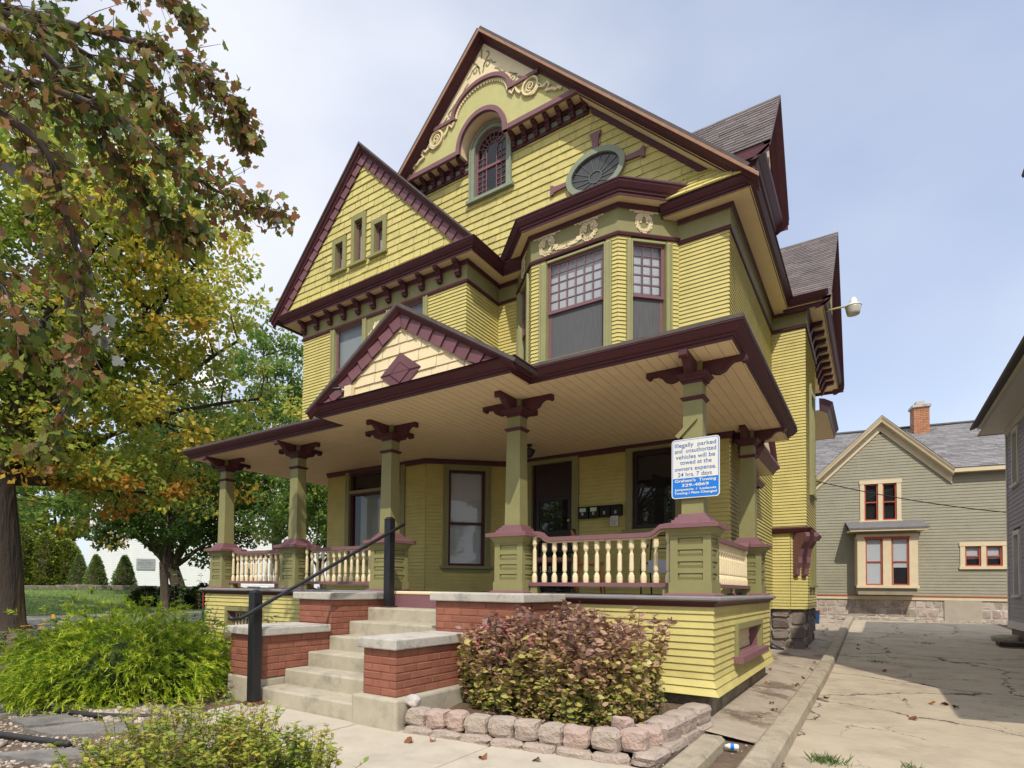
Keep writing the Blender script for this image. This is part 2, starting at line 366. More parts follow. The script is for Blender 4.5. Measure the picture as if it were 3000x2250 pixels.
FY = Fr((0, YB, 0), (1, 0, 0), (0, -1, 0)); FX = Fr((-1.1, 0, 0), (0, 1, 0), (1, 0, 0)); FC = Fr((-1.38, YB, 0), (1, 1, 0), (1, -1, 0))
m = B()
courses(m, FY, 2.72, 6.84, .0635, -1.71, -1.1, eR=1); courses(m, FX, 2.72, 6.84, .0635, YB, 16.4, [(14.75, 15.55, 3.5, 5.9)], eL=1)
courses(m, FY, 1.07, 2.64, .0635, -1.71, -1.38); courses(m, FC, 1.07, 2.64, .0635, 0, .396); courses(m, FX, 1.07, 2.64, .0635, YB+.28, 16.4, [(14.55, 14.95, 1.55, 2.55), (15.3, 15.7, 1.55, 2.55)])
courses(m, Fr((-1.1, 16.4, 0), (-1, 1, 0), (1, 1, 0)), 1.07, 6.84, .0635, 0, 2.2)
m.build('side_bay_wall', SID, H)
# ---- stone foundation under side wall and bay
STN = mat('fieldstone', (.235, .19, .165), .85, .25, 4, .8, 25, rattr=.35)
STM = mat('lime_mortar', (.38, .33, .26), .9, .15, 8, .4, 60)
def stonewall(m, fr, a0, a1, z0, z1, rg, hmin=.16, hmax=.30, rel=1.):
    fr.blk(m, a0, a1, z0, z1, -.25, -.035*rel, 1)
    z = z0
    while z < z1-.05:
        h = min(rg.uniform(hmin, hmax), z1-z)
        if z1-z-h < .08: h = z1-z
        x = a0
        while x < a1-.02:
            w = min(rg.uniform(.18, .48), a1-x)
            if a1-x-w < .1: w = a1-x
            g = .012; k = 5; c = rg.uniform(-.01, .022)*rel
            pts = []
            for i, (uu, vv) in enumerate(((0, .5), (0, .12), (.12, 0), (.5, 0), (.88, 0), (1, .12), (1, .5), (1, .88), (.88, 1), (.5, 1), (.12, 1), (0, .88))):
                pts.append((x+g+(w-2*g)*uu+rg.uniform(-.008, .008), z+g+(h-2*g)*vv+rg.uniform(-.008, .008)))
            ctr = (x+w/2, z+h/2); inner = [(ctr[0]+(p-ctr[0])*.8+rg.uniform(-.008, .008), ctr[1]+(q-ctr[1])*.8+rg.uniform(-.008, .008)) for p, q in pts]
            n = len(pts)
            for i in range(n):
                j = (i+1) % n
                m.poly([fr.p(*pts[i], -.036*rel), fr.p(*pts[j], -.036*rel), fr.p(*inner[j], c), fr.p(*inner[i], c)], 0)
            m.poly([fr.p(*q, c+rg.uniform(-.006, .01)*rel) for q in inner], 0)
            x += w
        z += h
m = B(); rg = random.Random(3)
stonewall(m, Fr((0, YB+.06, 0), (1, 0, 0), (0, -1, 0)), -1.75, -1.38, .0, 1.06, rg); stonewall(m, Fr((-1.38, YB+.06, 0), (1, 1, 0), (1, -1, 0)), 0, .36, .0, 1.06, rg)
stonewall(m, Fr((-1.13, 0, 0), (0, 1, 0), (1, 0, 0)), YB+.32, 16.4, .0, 1.06, rg); stonewall(m, Fr((-1.76, 0, 0), (0, 1, 0), (1, 0, 0)), 9.9, YB+.06, .0, 1.06, rg)
o = m.build('stone_foundation', [STN, STM], H); setrnd(o)
# ---- frieze and eaves of the front, right side and bay
def frieze(path, zb, zt, name='frieze'):
    m = B(); m.mould(path, [(.0, zb-.02), (.035, zb-.02), (.045, zb+.015), (.03, zb+.04), (.022, zb+.045), (.022, zt-.075), (.04, zt-.07), (.075, zt-.005), (0, zt-.005)], [0, 0, 0, 0, 1, 1, 0, 0])
    return m.build(name, [MAR, OLV], H)
frieze([(-2.43, 9.49), (-1.71, 9.49), (-1.71, YB), (-1.1, YB), (-1.1, 16.4)], 6.88, 7.235)
frieze([(-10.05, 12), (-10.05, 8.4), (-5.73, 8.4), (-5.73, 9.49), (-5.25, 9.49)], 6.84, 7.2)
frieze([BD, BC, BB, BA], 6.93, 7.39, 'bay_frieze')
# cornice: fascia with crown mould; soffit boards behind it
CRN = [(-.012, 0), (0, 0), (0, .05), (.02, .055), (.02, .085), (.045, .10), (.085, .17), (.09, .20), (.105, .205), (.105, .225), (-.012, .225)]
def cornice(path, z, k=1., name='cornice', closed=False):
    m = B(); m.mould(path, [(o, z+q*k) for o, q in CRN], 0, closed); return m.build(name, MAR, H)
cornice([(-2.62, 9.22), (-1.386, 9.22), (-1.386, 13.68), (-.79, 13.68), (-.79, 20.2), (-1.6, 20.2)], 7.235, .74)
m = B(); m.poly([(-1.272, 9.3, 7.402), (-1.272, 13.6, 7.402), (-1.46, 13.6, 7.45), (-1.46, 9.3, 7.45)]); m.build('gutter_flashing', MAR, H)
cornice([(-10.475, 14), (-10.475, 8.16), (-5.46, 8.16), (-5.46, 9.2), (-4.9, 9.2)], 7.2, .85, 'wing_cornice')
cornice([(-5.55, 9.40), (-4.71, 8.515), (-3.045, 8.515), (-2.12, 9.49)], 7.392, .95, 'bay_cornice')
m = B()
m.poly([(-2.6, 9.5, 7.237), (-2.6, 9.21, 7.237), (-1.375, 9.21, 7.237), (-1.375, 9.5, 7.237)][::-1]); m.poly([(-1.72, 9.5, 7.237), (-1.375, 9.5, 7.237), (-1.375, 13.69, 7.237), (-1.72, 13.69, 7.237)])
m.poly([(-1.72, 13.69, 7.238), (-.78, 13.69, 7.238), (-.78, 20.2, 7.238), (-1.72, 20.2, 7.238)])
m.poly([(-10.46, 8.17, 7.203), (-5.47, 8.17, 7.203), (-5.47, 8.41, 7.203), (-10.46, 8.41, 7.203)]); m.poly([(-5.74, 8.41, 7.203), (-5.47, 8.41, 7.203), (-5.47, 9.2, 7.203), (-5.74, 9.2, 7.203)])
m.poly([(-5.74, 9.2, 7.2035), (-4.9, 9.2, 7.2035), (-4.9, 9.5, 7.2035), (-5.74, 9.5, 7.2035)]); m.poly([(-10.46, 8.41, 7.203), (-10.04, 8.41, 7.203), (-10.04, 14, 7.203), (-10.46, 14, 7.203)])
m.poly([(-5.55, 9.5, 7.394), (-5.55, 9.42, 7.394), (-4.70, 8.525, 7.394), (-3.05, 8.525, 7.394), (-2.13, 9.5, 7.394)])
m.build('soffit', SOF, H)
# bay roof (low hip above the cornice)
m = B(); q = [(-5.62, 9.44, 7.607), (-4.755, 8.41, 7.607), (-3.0, 8.41, 7.607), (-2.0, 9.49, 7.607)]; r = [(-5.5, 9.5, 7.66), (-4.6, 9.5, 7.72), (-3.2, 9.5, 7.72), (-2.0, 9.5, 7.66)]
for i in range(3): m.poly([q[i], q[i+1], r[i+1], r[i]])
m.build('bay_roof', RFS, H)
# ---- upper bay: siding and windows
m = B()
courses(m, FBF, 4.75, 6.915, .0635, -4.62, -3.14, [(-4.36, -3.33, 5.2, 7)], eL=.4, eR=.4)
courses(m, FBR, 4.75, 6.915, .0635, 0, LBR, [(.22, .82, 5.2, 7)], eL=.4); courses(m, FBL, 4.75, 6.915, .0635, 0, LBL, [(.2, .80, 5.2, 7)], eR=.4)
bay = m.build('bay_wall', SID, H)
window(H, FBF, -4.333, -3.348, 5.19, 6.85, .125, OLC, MAU, 6.015, 6, 5, top=False)
window(H, FBR, .235, .80, 5.19, 6.85, .10, OLC, MAU, 6.015, 3, 5, top=False)
window(H, FBL, .215, .78, 5.19, 6.85, .10, OLC, MAU, 6.015, 3, 5, top=False)
# wreaths on the bay frieze
def ringpts(cx, cz, rx, rz, a0, a1, n): return [(cx+rx*cos(a0+(a1-a0)*i/n), cz+rz*sin(a0+(a1-a0)*i/n)) for i in range(n+1)]
def garland(m, fr, pts, c, w, rg, k=1):
    """a row of small overlapping leaves and berries following a curve"""
    for i in range(len(pts)-1):
        (a0, b0), (a1, b1) = pts[i], pts[i+1]; L = sqrt((a1-a0)**2+(b1-b0)**2); n = max(1, int(L/.016))
        for j in range(n):
            t = (j+.5)/n; a = a0+(a1-a0)*t; b = b0+(b1-b0)*t; d = Vector((a1-a0, b1-b0)).normalized(); pn = Vector((-d.y, d.x))
            for sd in (-1, 1):
                o = Vector((a, b))+pn*sd*w*.45*rg.uniform(.4, 1.1); e = (d*.7+pn*sd*.7).normalized()*w*rg.uniform(.8, 1.2); s2 = Vector((-e.y, e.x))*.35; h = c+rg.uniform(.008, .022)
                m.poly([fr.p(o.x-e.x*.5, o.y-e.y*.5, c+.004), fr.p(o.x+s2.x, o.y+s2.y, h), fr.p(o.x+e.x*.6, o.y+e.y*.6, c+.006), fr.p(o.x-s2.x, o.y-s2.y, h)])
        fr.blk(m, min(a0, a1)-.007, max(a0, a1)+.007, min(b0, b1)-.007, max(b0, b1)+.007, c-.002, c+.014)
def wreath(m, fr, cx, cz, rg):
    garland(m, fr, ringpts(cx, cz-.02, .115, .135, pi*.62, pi*2.38, 18), .022, .05, rg)
    for sd in (-1, 1):
        garland(m, fr, [(cx+sd*x, cz+z) for x, z in ((.01, .12), (.05, .165), (.085, .16), (.07, .125), (.02, .115))], .024, .026, rg)
        garland(m, fr, [(cx+sd*x, cz+z) for x, z in ((.03, .13), (.10, .12), (.15, .15), (.19, .14), (.235, .185), (.225, .21))], .022, .026, rg)
        garland(m, fr, [(cx+sd*x, cz+z) for x, z in ((.015, .115), (.04, .07), (.055, .01), (.05, -.03))], .022, .03, rg)
rg = random.Random(5)
for fr, cs in ((FBF, (-4.33, -3.60)), (FBR, (.42,)), (FBL, (.52,))):
    for cx in cs:
        m = B(); wreath(m, fr, cx, 7.165, rg); m.build('wreath_ornament', CRM, H)
m = B(); garland(m, FBF, [(-4.24, 7.10), (-4.14, 7.045), (-3.97, 7.015), (-3.80, 7.045), (-3.69, 7.10)], .022, .05, rg); m.build('garland_ornament', CRM, H)
# ---- wing second-floor windows with a carved panel between
window(H, FWg, -9.05, -8.24, 5.1, 6.82, .105, OLC, MAU, 5.97, up=BLG, lo=BLG, top=False)
window(H, FWg, -7.48, -6.68, 5.1, 6.82, .105, OLC, MAU, 5.97, up=BLG, lo=BLG, top=False)
m = B(); FWg.blk(m, -8.13, -7.59, 5.0, 6.83, -.05, .012); m.build('carved_panel', OLV, H)
m = B()
for x, z0, z1, bend in ((-7.98, 6.2, 6.5, -.05), (-7.93, 5.9, 6.62, .06), (-7.86, 5.6, 6.66, .0), (-7.79, 5.9, 6.6, .05), (-7.74, 6.2, 6.64, .1)):
    garland(m, FWg, [(x+bend*t*t, z0+(z1-z0)*t) for t in (0, .25, .5, .75, 1)], .014, .085, rg)
m.build('carved_leaf_ornament', CRM, H)
# ---- brackets under the wing gable
def modillion(m, fr, a, zt, w=.085, out=.2, h=.25):
    pts = [(0, 0), (out, 0), (out+.005, -.03), (out-.03, -.05), (out*.62, -.055), (out*.5, -.09), (.075, -.115), (.095, -.14), (.09, h*-.82), (.07, -h), (.0, -h)]
    m.prism([fr.p(a-w/2, zt+z, .02+c) for c, z in pts], fr.u*w)
    fr.blk(m, a-w/2-.008, a+w/2+.008, zt-h*.80, zt-h*.66, .02, .125)
for i in range(11):
    m = B(); modillion(m, FWg, -9.99+i*.412, 7.2); m.build('cornice_bracket', MAR, H)
# ---- wing gable
ZW, CW, SW, HW = 10.2, -8.14, 1.045, 2.7
FG = Fr((0, 8.24, 0), (1, 0, 0), (0, -1, 0))
m = B(); lf = lambda z: CW-max(0.01, (ZW-.30-z)/SW); rf = lambda z: CW+max(0.01, (ZW-.30-z)/SW)
wins = [(-8.98, -8.58, 7.92, 8.60), (-8.43, -8.03, 7.92, 8.89), (-7.88, -7.48, 7.92, 8.62)]
courses(m, FG, 7.39, 9.9, .142, lf, rf, wins, lip=.022, pieces=(.10, .42), jit=.006, rg=random.Random(11))
o = m.build('gable_shingles', SHG, H); setrnd(o)
for a0, a1, b0, b1 in wins:
    m = B(); FG.blk(m, a0-.0, a0+.09, b0, b1, -.1, .05); FG.blk(m, a1-.09, a1, b0, b1, -.1, .05); FG.blk(m, a0+.09, a1-.09, b1-.10, b1, -.1, .049); FG.blk(m, a0+.09, a1-.09, b0, b0+.03, -.1, .049)
    w = m.build('slit_window', OLV, H)
    m = B(); FG.blk(m, a0-.05, a1+.03, b0-.05, b0-.002, -.02, .085); m.build('sill', OLV, w)
    m = B(); a, b, c, d = a0+.09, a1-.09, b0+.03, b1-.10
    FG.blk(m, a+.002, a+.035, c, d, -.09, -.045); FG.blk(m, b-.035, b-.002, c, d, -.09, -.045); FG.blk(m, a+.035, b-.035, d-.04, d, -.09, -.046); FG.blk(m, a+.035, b-.035, c, c+.05, -.09, -.046)
    m.build('sash', MAU, w); m = B(); FG.quad(m, a, b, c, d, -.07); m.build('pane', GLS, w); m = B(); FG.quad(m, a, b, c, d, -.12); m.build('curtain', CUR, w)
def plumpanels(m, fr, ac, zc, hw, sl, d0, d1, c, n, rg, zm):
    """a rake border of overlapping square-cut boards"""
    for sd in (-1, 1):
        for i in range(n):
            t0, t1 = i/n, (i+1)/n
            x0, x1 = hw*t0, hw*t1; k = sl*.5*(d1-d0)/(1+sl*sl)*1.0
            top0, top1 = (x0 if i else 0), x1
            # butts are cut square to the slope: shift the lower edge back up the rake
            sh = (d1-d0)*sl/(1+sl*sl)
            g = .006; h0, h1 = c+.026, c+.006
            b0 = max(0.0, top0-sh); b1 = max(0.001, top1-sh); dd = (d1-d0)/(1+sl*sl)
            def P(x, d, cc): return fr.p(ac+sd*x, max(zm, zc-sl*x-d), cc)
            def Q(x, cc):
                xx = max(0, x-sh); return fr.p(ac+sd*xx, max(zm, (zc-sl*x-d0-dd) if x-sh >= 0 else zc-sl*xx-d1), cc)
            m.poly([P(top0+g, d0, h1), P(top1-g, d0, h0), Q(top1-g, h0), Q(top0+g, h1)])
            m.poly([P(top1-g, d0, h0), P(top1-g, d0, c-.01), Q(top1-g, c-.01), Q(top1-g, h0)])
        h0, h1 = (zc-d0-zm)/sl, (zc-d1-zm)/sl
        m.poly([fr.p(ac, zc-d0, c), fr.p(ac+sd*h0, zm, c), fr.p(ac+sd*h1, zm, c), fr.p(ac, zc-d1, c)])
m = B(); plumpanels(m, FG, CW, ZW, HW-.02, SW, .075, .335, .035, 17, rg, 7.40); o = m.build('rake_border', PLM, H); setrnd(o)
m = B(); rake(m, FG, CW, ZW, HW+.02, SW, [(.02, .115), (.075, .10), (.085, .06), (.13, .03), (.14, 0), (.15, -.035)], MAR); m.build('rake_moulding', MAR, H)
m = B()
for sd in (-1, 1): m.hexa([(CW, 8.07, ZW+.03), (CW+sd*2.74, 8.07, ZW+.03-2.74*SW), (CW+sd*2.74, 12.5, ZW+.03-2.74*SW), (CW, 12.5, ZW+.03), (CW, 8.07, ZW+.075), (CW+sd*2.76, 8.07, ZW+.07-2.76*SW), (CW+sd*2.76, 12.5, ZW+.07-2.76*SW), (CW, 12.5, ZW+.075)])
m.build('wing_roof', RFS, H)
m = B(); m.poly([(-10.45, 8.1, 7.392), (-5.45, 8.1, 7.392), (-5.45, 8.26, 7.44), (-10.45, 8.26, 7.44)]); m.build('gable_water_table', SHG, H)
# ---- main gable
ZM, CM, SM, HM = 12.03, -5.93, 1.02, 4.67
lf = lambda z: CM-max(0.01, (ZM-.15-z)/SM); rf = lambda z: CM+max(0.01, (ZM-.15-z)/SM)
m = B()
courses(m, FF, 7.26, 9.80, .142, lf, rf, [(-6.38, -5.46, 9.1, 10.6)], lip=.022, pieces=(.10, .5), jit=.005, rg=random.Random(12))
m.poly([FF.p(-6.8, 9.8, 0), FF.p(-5.0, 9.8, 0), FF.p(-5.0, 10.8, 0), FF.p(-6.8, 10.8, 0)])
m.f.pop(); m.m.pop()
o = m.build('gable_shingles', SHG, H); setrnd(o)
# flared pent at the right foot of the gable
m = B(); FP = Fr((0, 9.09, 7.405), (1, 0, 0), (0, -.80, .60), (0, .60, .80))
courses(m, FP, 0, .62, .125, lambda v: -2.62+.05*v, lambda v: -1.40-.8*v, lip=.022, pieces=(.1, .3), jit=.006, rg=random.Random(13)); o = m.build('gable_pent', SHG, H); setrnd(o)
# projecting gable head
FH = Fr((0, 9.216, 0), (1, 0, 0), (0, -1, 0)); XC = -5.98
def arc(cx, cz, rx, rz, n, a0=0, a1=pi): return [(cx+rx*cos(a0+(a1-a0)*i/n), cz+rz*sin(a0+(a1-a0)*i/n)) for i in range(n+1)]
ZB = 9.965
xb = (ZM-.13-ZB)/SM
arch = arc(XC, ZB+.06, .49, .52, 20)          # right to left over the opening
m = B()
left = [(CM-xb, ZB), (XC-.49, ZB)]; pts = [(CM+xb, ZB), (CM, ZM-.13), (CM-xb, ZB), (XC-.49, ZB)]+arch[::-1]+[(XC+.49, ZB)]
# triangulated as strips so that the concave outline is clean
top = lambda x: ZM-.13-SM*abs(x-CM)
xs = [CM-xb]+[CM-xb+(XC-.49-CM+xb)*i/6 for i in range(1, 7)]+[p[0] for p in arch[::-1]][1:]+[XC+.49+(CM+xb-XC-.49)*i/6 for i in range(1, 7)]
def low(x):
    q = (x-XC)/.49
    return ZB if abs(q) >= 1 else ZB+.06+.52*sqrt(max(0, 1-q*q))
for i in range(len(xs)-1):
    x0, x1 = xs[i], xs[i+1]; m.poly([FH.p(x0, low(x0)), FH.p(x1, low(x1)), FH.p(x1, top(x1)), FH.p(x0, top(x0))])
m.build('gable_head_panel', LGR, H)
m = B()   # barrel reveal and soffit behind the panel
for i in range(len(arch)-1):
    (x0, z0), (x1, z1) = arch[i], arch[i+1]; m.poly([FH.p(x0, z0, 0), FH.p(x1, z1, 0), FH.p(x1, z1, -.274), FH.p(x0, z0, -.274)])
for sx in (-.49, .49): m.poly([FH.p(XC+sx, ZB, 0), FH.p(XC+sx, ZB+.06, 0), FH.p(XC+sx, ZB+.06, -.274), FH.p(XC+sx, ZB, -.274)])
for x0, x1 in ((CM-xb-.05, XC-.49), (XC+.49, CM+xb+.05)): m.poly([FH.p(x0, ZB-.004, .0), FH.p(x1, ZB-.004, 0), FH.p(x1, ZB-.004, -.28), FH.p(x0, ZB-.004, -.28)])
for sd in (-1, 1):      # sloping soffit of the rake below the head
    x1 = sd*(HM-.32); x0 = sd*(xb-.1)
    m.poly([FH.p(CM+x0, ZM-.142-SM*abs(x0), .05), FH.p(CM+x1, ZM-.142-SM*abs(x1), .05), FH.p(CM+x1, ZM-.142-SM*abs(x1), -.28), FH.p(CM+x0, ZM-.142-SM*abs(x0), -.28)])
m.build('gable_soffit', SOF, H)
def ribbon(m, fr, pts, w, c0, c1, mt=0):
    """a moulding of width w following an open curve"""
    n = len(pts); q = []
    for i in range(n):
        a = Vector(pts[max(0, i-1)]); b = Vector(pts[min(n-1, i+1)]); d = (b-a).normalized(); pn = Vector((-d.y, d.x)); p = Vector(pts[i]); q.append((p+pn*w/2, p-pn*w/2))
    for i in range(n-1):
        (a, b), (c, d) = q[i], q[i+1]
        m.hexa([fr.p(*b, c0), fr.p(*d, c0), fr.p(*c, c0), fr.p(*a, c0), fr.p(*b, c1), fr.p(*d, c1), fr.p(*c, c1), fr.p(*a, c1)], mt)
m = B()
FH.blk(m, CM-xb-.02, XC-.50, ZB-.02, ZB+.07, -.02, .045); FH.blk(m, XC+.50, CM+xb+.02, ZB-.02, ZB+.07, -.02, .045)
ribbon(m, FH, [(XC+.53, ZB-.02)]+arc(XC, ZB+.06, .53, .56, 24)+[(XC-.53, ZB-.02)], .085, -.02, .05)
m.build('gable_head_moulding', MAU, H)
m = B(); zt = 10.705; xt = (ZM-.13-zt)/SM
FH.blk(m, CM-xt, XC-.60, zt-.03, zt+.03, .002, .07); FH.blk(m, XC+.60, CM+xt, zt-.03, zt+.03, .002, .07)
ribbon(m, FH, [(XC+.655, zt-.03)]+arc(XC, zt, .655, .47, 24)+[(XC-.655, zt-.03)], .07, .003, .068)
m.build('gable_arch_moulding', MAU, H)
# cream fretwork above the arch, with a scalloped lower lip
m = B()
n = 40
ao = arc(XC, zt, .655, .47, n); ai = arc(XC, zt, .575, .395, n)
for i in range(n):
    x0, x1 = ao[i][0], ao[i+1][0]
    m.poly([FH.p(*ao[i], .016), FH.p(x0, top(x0), .016), FH.p(x1, top(x1), .016), FH.p(*ao[i+1], .016)])
    m.poly([FH.p(*ai[i], .016), FH.p(*ao[i], .016), FH.p(*ao[i+1], .016), FH.p(*ai[i+1], .016)])
for sd in (-1, 1):
    for i in range(6):
        x0 = XC+sd*(.655+(xt+sd*(CM-XC)-.655)*i/6); x1 = XC+sd*(.655+(xt+sd*(CM-XC)-.655)*(i+1)/6)
        m.poly([FH.p(x0, zt, .016), FH.p(x1, zt, .016), FH.p(x1, top(x1), .016), FH.p(x0, top(x0), .016)])
for i in range(27):
    a = pi*(i+.5)/27; x, z = XC+.575*cos(a), zt+.395*sin(a); FH.blk(m, x-.016, x+.016, z-.028, z+.02, .002, .03)
m.build('gable_fret_panel', CRM, H)
def spiral(cx, cz, r0, r1, a0, turns, n=26): return [(cx+(r0+(r1-r0)*i/n)*cos(a0+turns*2*pi*i/n), cz+(r0+(r1-r0)*i/n)*sin(a0+turns*2*pi*i/n)) for i in range(n+1)]
for sd in (-1, 1):   # incised olive scrolls
    m = B(); X = lambda pts: [(XC+sd*x, z) for x, z in pts]
    ribbon(m, FH, X([(.30, 11.28), (.38, 11.22), (.45, 11.12), (.53, 11.08)]), .026, .016, .022); m.build('incised_scroll', OLV, H); m = B(); ribbon(m, FH, X([(.03, 11.33), (.07, 11.48), (.12, 11.57), (.17, 11.60)]), .026, .016, .022); ribbon(m, FH, X(spiral(.13, 11.44, .015, .085, 2, 1.2)), .025, .016, .022)
    ribbon(m, FH, X([(.17, 11.6), (.16, 11.67), (.11, 11.70)]), .028, .016, .022); m.build('incised_scroll', OLV, H); m = B(); ribbon(m, FH, X([(.2, 11.5), (.26, 11.40), (.33, 11.37)]), .02, .016, .022)
    m.build('incised_scroll', OLV, H); m = B(); ribbon(m, FH, X(spiral(.70, 10.86, .012, .085, 1, 1.2)), .025, .016, .022); ribbon(m, FH, X([(.62, 11.02), (.68, 10.97), (.79, 10.9)]), .018, .016, .022); ribbon(m, FH, X([(.80, 10.84), (.85, 10.81), (.92, 10.76)]), .032, .016, .022); m.build('incised_scroll', OLV, H)
m = B(); ribbon(m, FH, [(XC, 11.62), (XC, 11.72), (XC, 11.80)], .03, .016, .022)
m.build('incised_scroll', OLV, H)
for sd in (-1, 1):   # applied cream brackets below the bar
    m = B(); X = lambda pts: [(XC+sd*x, z) for x, z in pts]
    ribbon(m, FH, X([(.62, 10.66), (.68, 10.58), (.75, 10.66), (.80, 10.56), (.86, 10.50)]), .045, .004, .045)
    ribbon(m, FH, X(arc(1.06, 10.52, .15, .15, 24, 0, 2*pi)), .034, .004, .05); ribbon(m, FH, X(spiral(1.06, 10.52, .02, .09, 1, 1.6)), .02, .004, .045)
    ribbon(m, FH, X([(1.06, 10.36), (1.14, 10.35), (1.21, 10.42), (1.26, 10.43)]), .04, .004, .045)
    ribbon(m, FH, X([(1.2, 10.5), (1.28, 10.40), (1.34, 10.38), (1.40, 10.42), (1.44, 10.35), (1.38, 10.28), (1.50, 10.25), (1.56, 10.20), (1.62, 10.21), (1.67, 10.16)]), .045, .004, .045)
    ribbon(m, FH, X([(.64, 10.665), (1.02, 10.665)]), .02, .004, .03)
    m.build('gable_scroll_ornament', CRM, H)
m = B()
rake(m, FH, CM, ZM, HM, SM, [(-.03, .145), (.03, .145), (.04, .12), (.06, .118), (.075, .10), (.12, .095), (.15, .07), (.19, .06), (.20, .045)], MAR); m.build('rake_moulding', MAR, H)
m = B(); rake(m, FH, CM, ZM, HM+.015, SM, [(.19, .046), (.215, .046), (.22, .0), (.21, -.012)], COP); m.build('copper_drip_edge', COP, H)
m = B()
for sd in (-1, 1):
    m = B()
    x0 = (ZM-.15-9.78)/SM; a0, a1 = CM+sd*x0, CM+sd*(HM-.3)
    m.hexa([FF.p(a0, ZM-.15-SM*x0, .0), FF.p(a1, ZM-.15-SM*(HM-.3), 0), FF.p(a1, ZM-.15-SM*(HM-.3), .08), FF.p(a0, ZM-.15-SM*x0, .08), FF.p(a0, ZM-.245-SM*x0, 0), FF.p(a1, ZM-.245-SM*(HM-.3), 0), FF.p(a1, ZM-.245-SM*(HM-.3), .04), FF.p(a0, ZM-.245-SM*x0, .04)][4:]+[FF.p(a0, ZM-.15-SM*x0, .0), FF.p(a1, ZM-.15-SM*(HM-.3), 0), FF.p(a1, ZM-.15-SM*(HM-.3), .08), FF.p(a0, ZM-.15-SM*x0, .08)]); m.build('rake_bed_moulding', MAR, H)
for a0, a1 in ((CM-xb+.02, XC-.42), (XC+.52, CM+xb+.12)):
    for b0, b1, c in ((9.70, 9.76, .05), (9.88, 9.955, .06)): m = B(); FF.blk(m, a0, a1, b0, b1, 0, c); m.build('bed_moulding', MAR, H)
for a0, a1 in ((CM-xb, XC-.42), (XC+.52, CM+xb+.1)): m = B(); FF.blk(m, a0, a1, 9.76, 9.88, 0, .02); m.build('gable_frieze', GRC, H)
for k in range(7):
    m = B(); modillion(m, FF, XC+.60+k*.235, 9.955, .075, .22, .22); m.build('cornice_bracket', MAR, H)
for k in range(6):
    m = B(); modillion(m, FF, XC-.58-k*.235, 9.955, .075, .22, .22); m.build('cornice_bracket', MAR, H)
# arched attic window
AX = -5.92
def archband(m, fr, r0, r1, zs, zb, c0, c1, cx=AX, n=18):
    for i in range(n):
        a, b = pi*i/n, pi*(i+1)/n; P = lambda r, t, c: fr.p(cx+r*cos(t), zs+r*1.0*sin(t), c)
        m.hexa([P(r0, a, c0), P(r1, a, c0), P(r1, b, c0), P(r0, b, c0), P(r0, a, c1), P(r1, a, c1), P(r1, b, c1), P(r0, b, c1)])
    for sd in (-1, 1):
        x0, x1 = sorted((cx+sd*r0, cx+sd*r1)); fr.blk(m, x0, x1, zb, zs, c0, c1)
zs = 10.01
m = B(); archband(m, FF, .365, .475, zs, 9.1, -.1, .06); archband(m, FF, .44, .478, zs, 9.1, .061, .08); FF.blk(m, AX-.53, AX+.53, 9.04, 9.1, -.1, .10); aw = m.build('arched_window', GRC, H)
m = B(); archband(m, FF, .315, .363, zs, 9.11, -.06, -.015); FF.blk(m, AX-.315, AX+.315, 9.66, 9.71, -.06, -.012); FF.blk(m, AX-.315, AX+.315, 9.11, 9.16, -.06, -.014)
FF.blk(m, AX-.13, AX-.115, 9.16, 10.0, -.05, -.02); FF.blk(m, AX+.10, AX+.115, 9.16, 10.0, -.05, -.02)
for sx in (-1, 1):
    for z in (9.26, 9.36, 9.46, 9.56, 9.80, 9.90): FF.blk(m, min(AX+sx*.11, AX+sx*.315), max(AX+sx*.11, AX+sx*.315), z-.006, z+.006, -.048, -.025)
    FF.blk(m, AX+sx*.21-.006, AX+sx*.21+.006, 9.16, 9.98, -.047, -.026)
for i in range(1, 9):
    t = pi*i/9; ribbon(m, FF, [(AX+.13*cos(t), zs+.13*sin(t)), (AX+.315*cos(t), zs+.315*sin(t))], .012, -.048, -.025)
ribbon(m, FF, arc(AX, zs, .13, .13, 12), .012, -.048, -.025); ribbon(m, FF, arc(AX, zs, .23, .23, 14), .01, -.047, -.026)
m.build('sash', MAU, aw)
m = B(); m.poly([FF.p(x, z, -.04) for x, z in [(AX+.33, 9.12)]+arc(AX, zs, .33, .33, 18)+[(AX-.33, 9.12)]]); m.build('pane', GLS, aw)
m = B(); m.poly([FF.p(x, z, -.35) for x, z in [(AX+.4, 9.05)]+arc(AX, zs, .4, .4, 18)+[(AX-.4, 9.05)]]); m.build('dark_room_panel', DRK, aw)
# oval stained-glass window with four keystones
OX, OZ, RX, RZ = -3.79, 8.60, .43, .30
m = B(); n = 32
for i in range(n):
    a, b = 2*pi*i/n, 2*pi*(i+1)/n; P = lambda k, t, c: FF.p(OX+(RX+k)*cos(t), OZ+(RZ+k)*sin(t), c)
    m.hexa([P(0, a, -.0), P(.095, a, -.0), P(.095, b, -.0), P(0, b, -.0), P(0, a, .085), P(.095, a, .085), P(.095, b, .085), P(0, b, .085)])
ow = m.build('oval_window', GRC, H)
SG = mat('stained_glass', (.055, .055, .06), .08, .25, 2, spec=.6, col2=(.20, .09, .04), c2pos=(.58, .60), c2scale=2.5)
m = B(); m.poly([FF.p(OX+(RX+.01)*cos(2*pi*i/n), OZ+(RZ+.01)*sin(2*pi*i/n), .032) for i in range(n)]); m.build('stained_glass_pane', SG, ow)
m = B()
ribbon(m, FF, arc(OX, OZ-.08, .11, .10, 20, 0, 2*pi), .014, .033, .048)
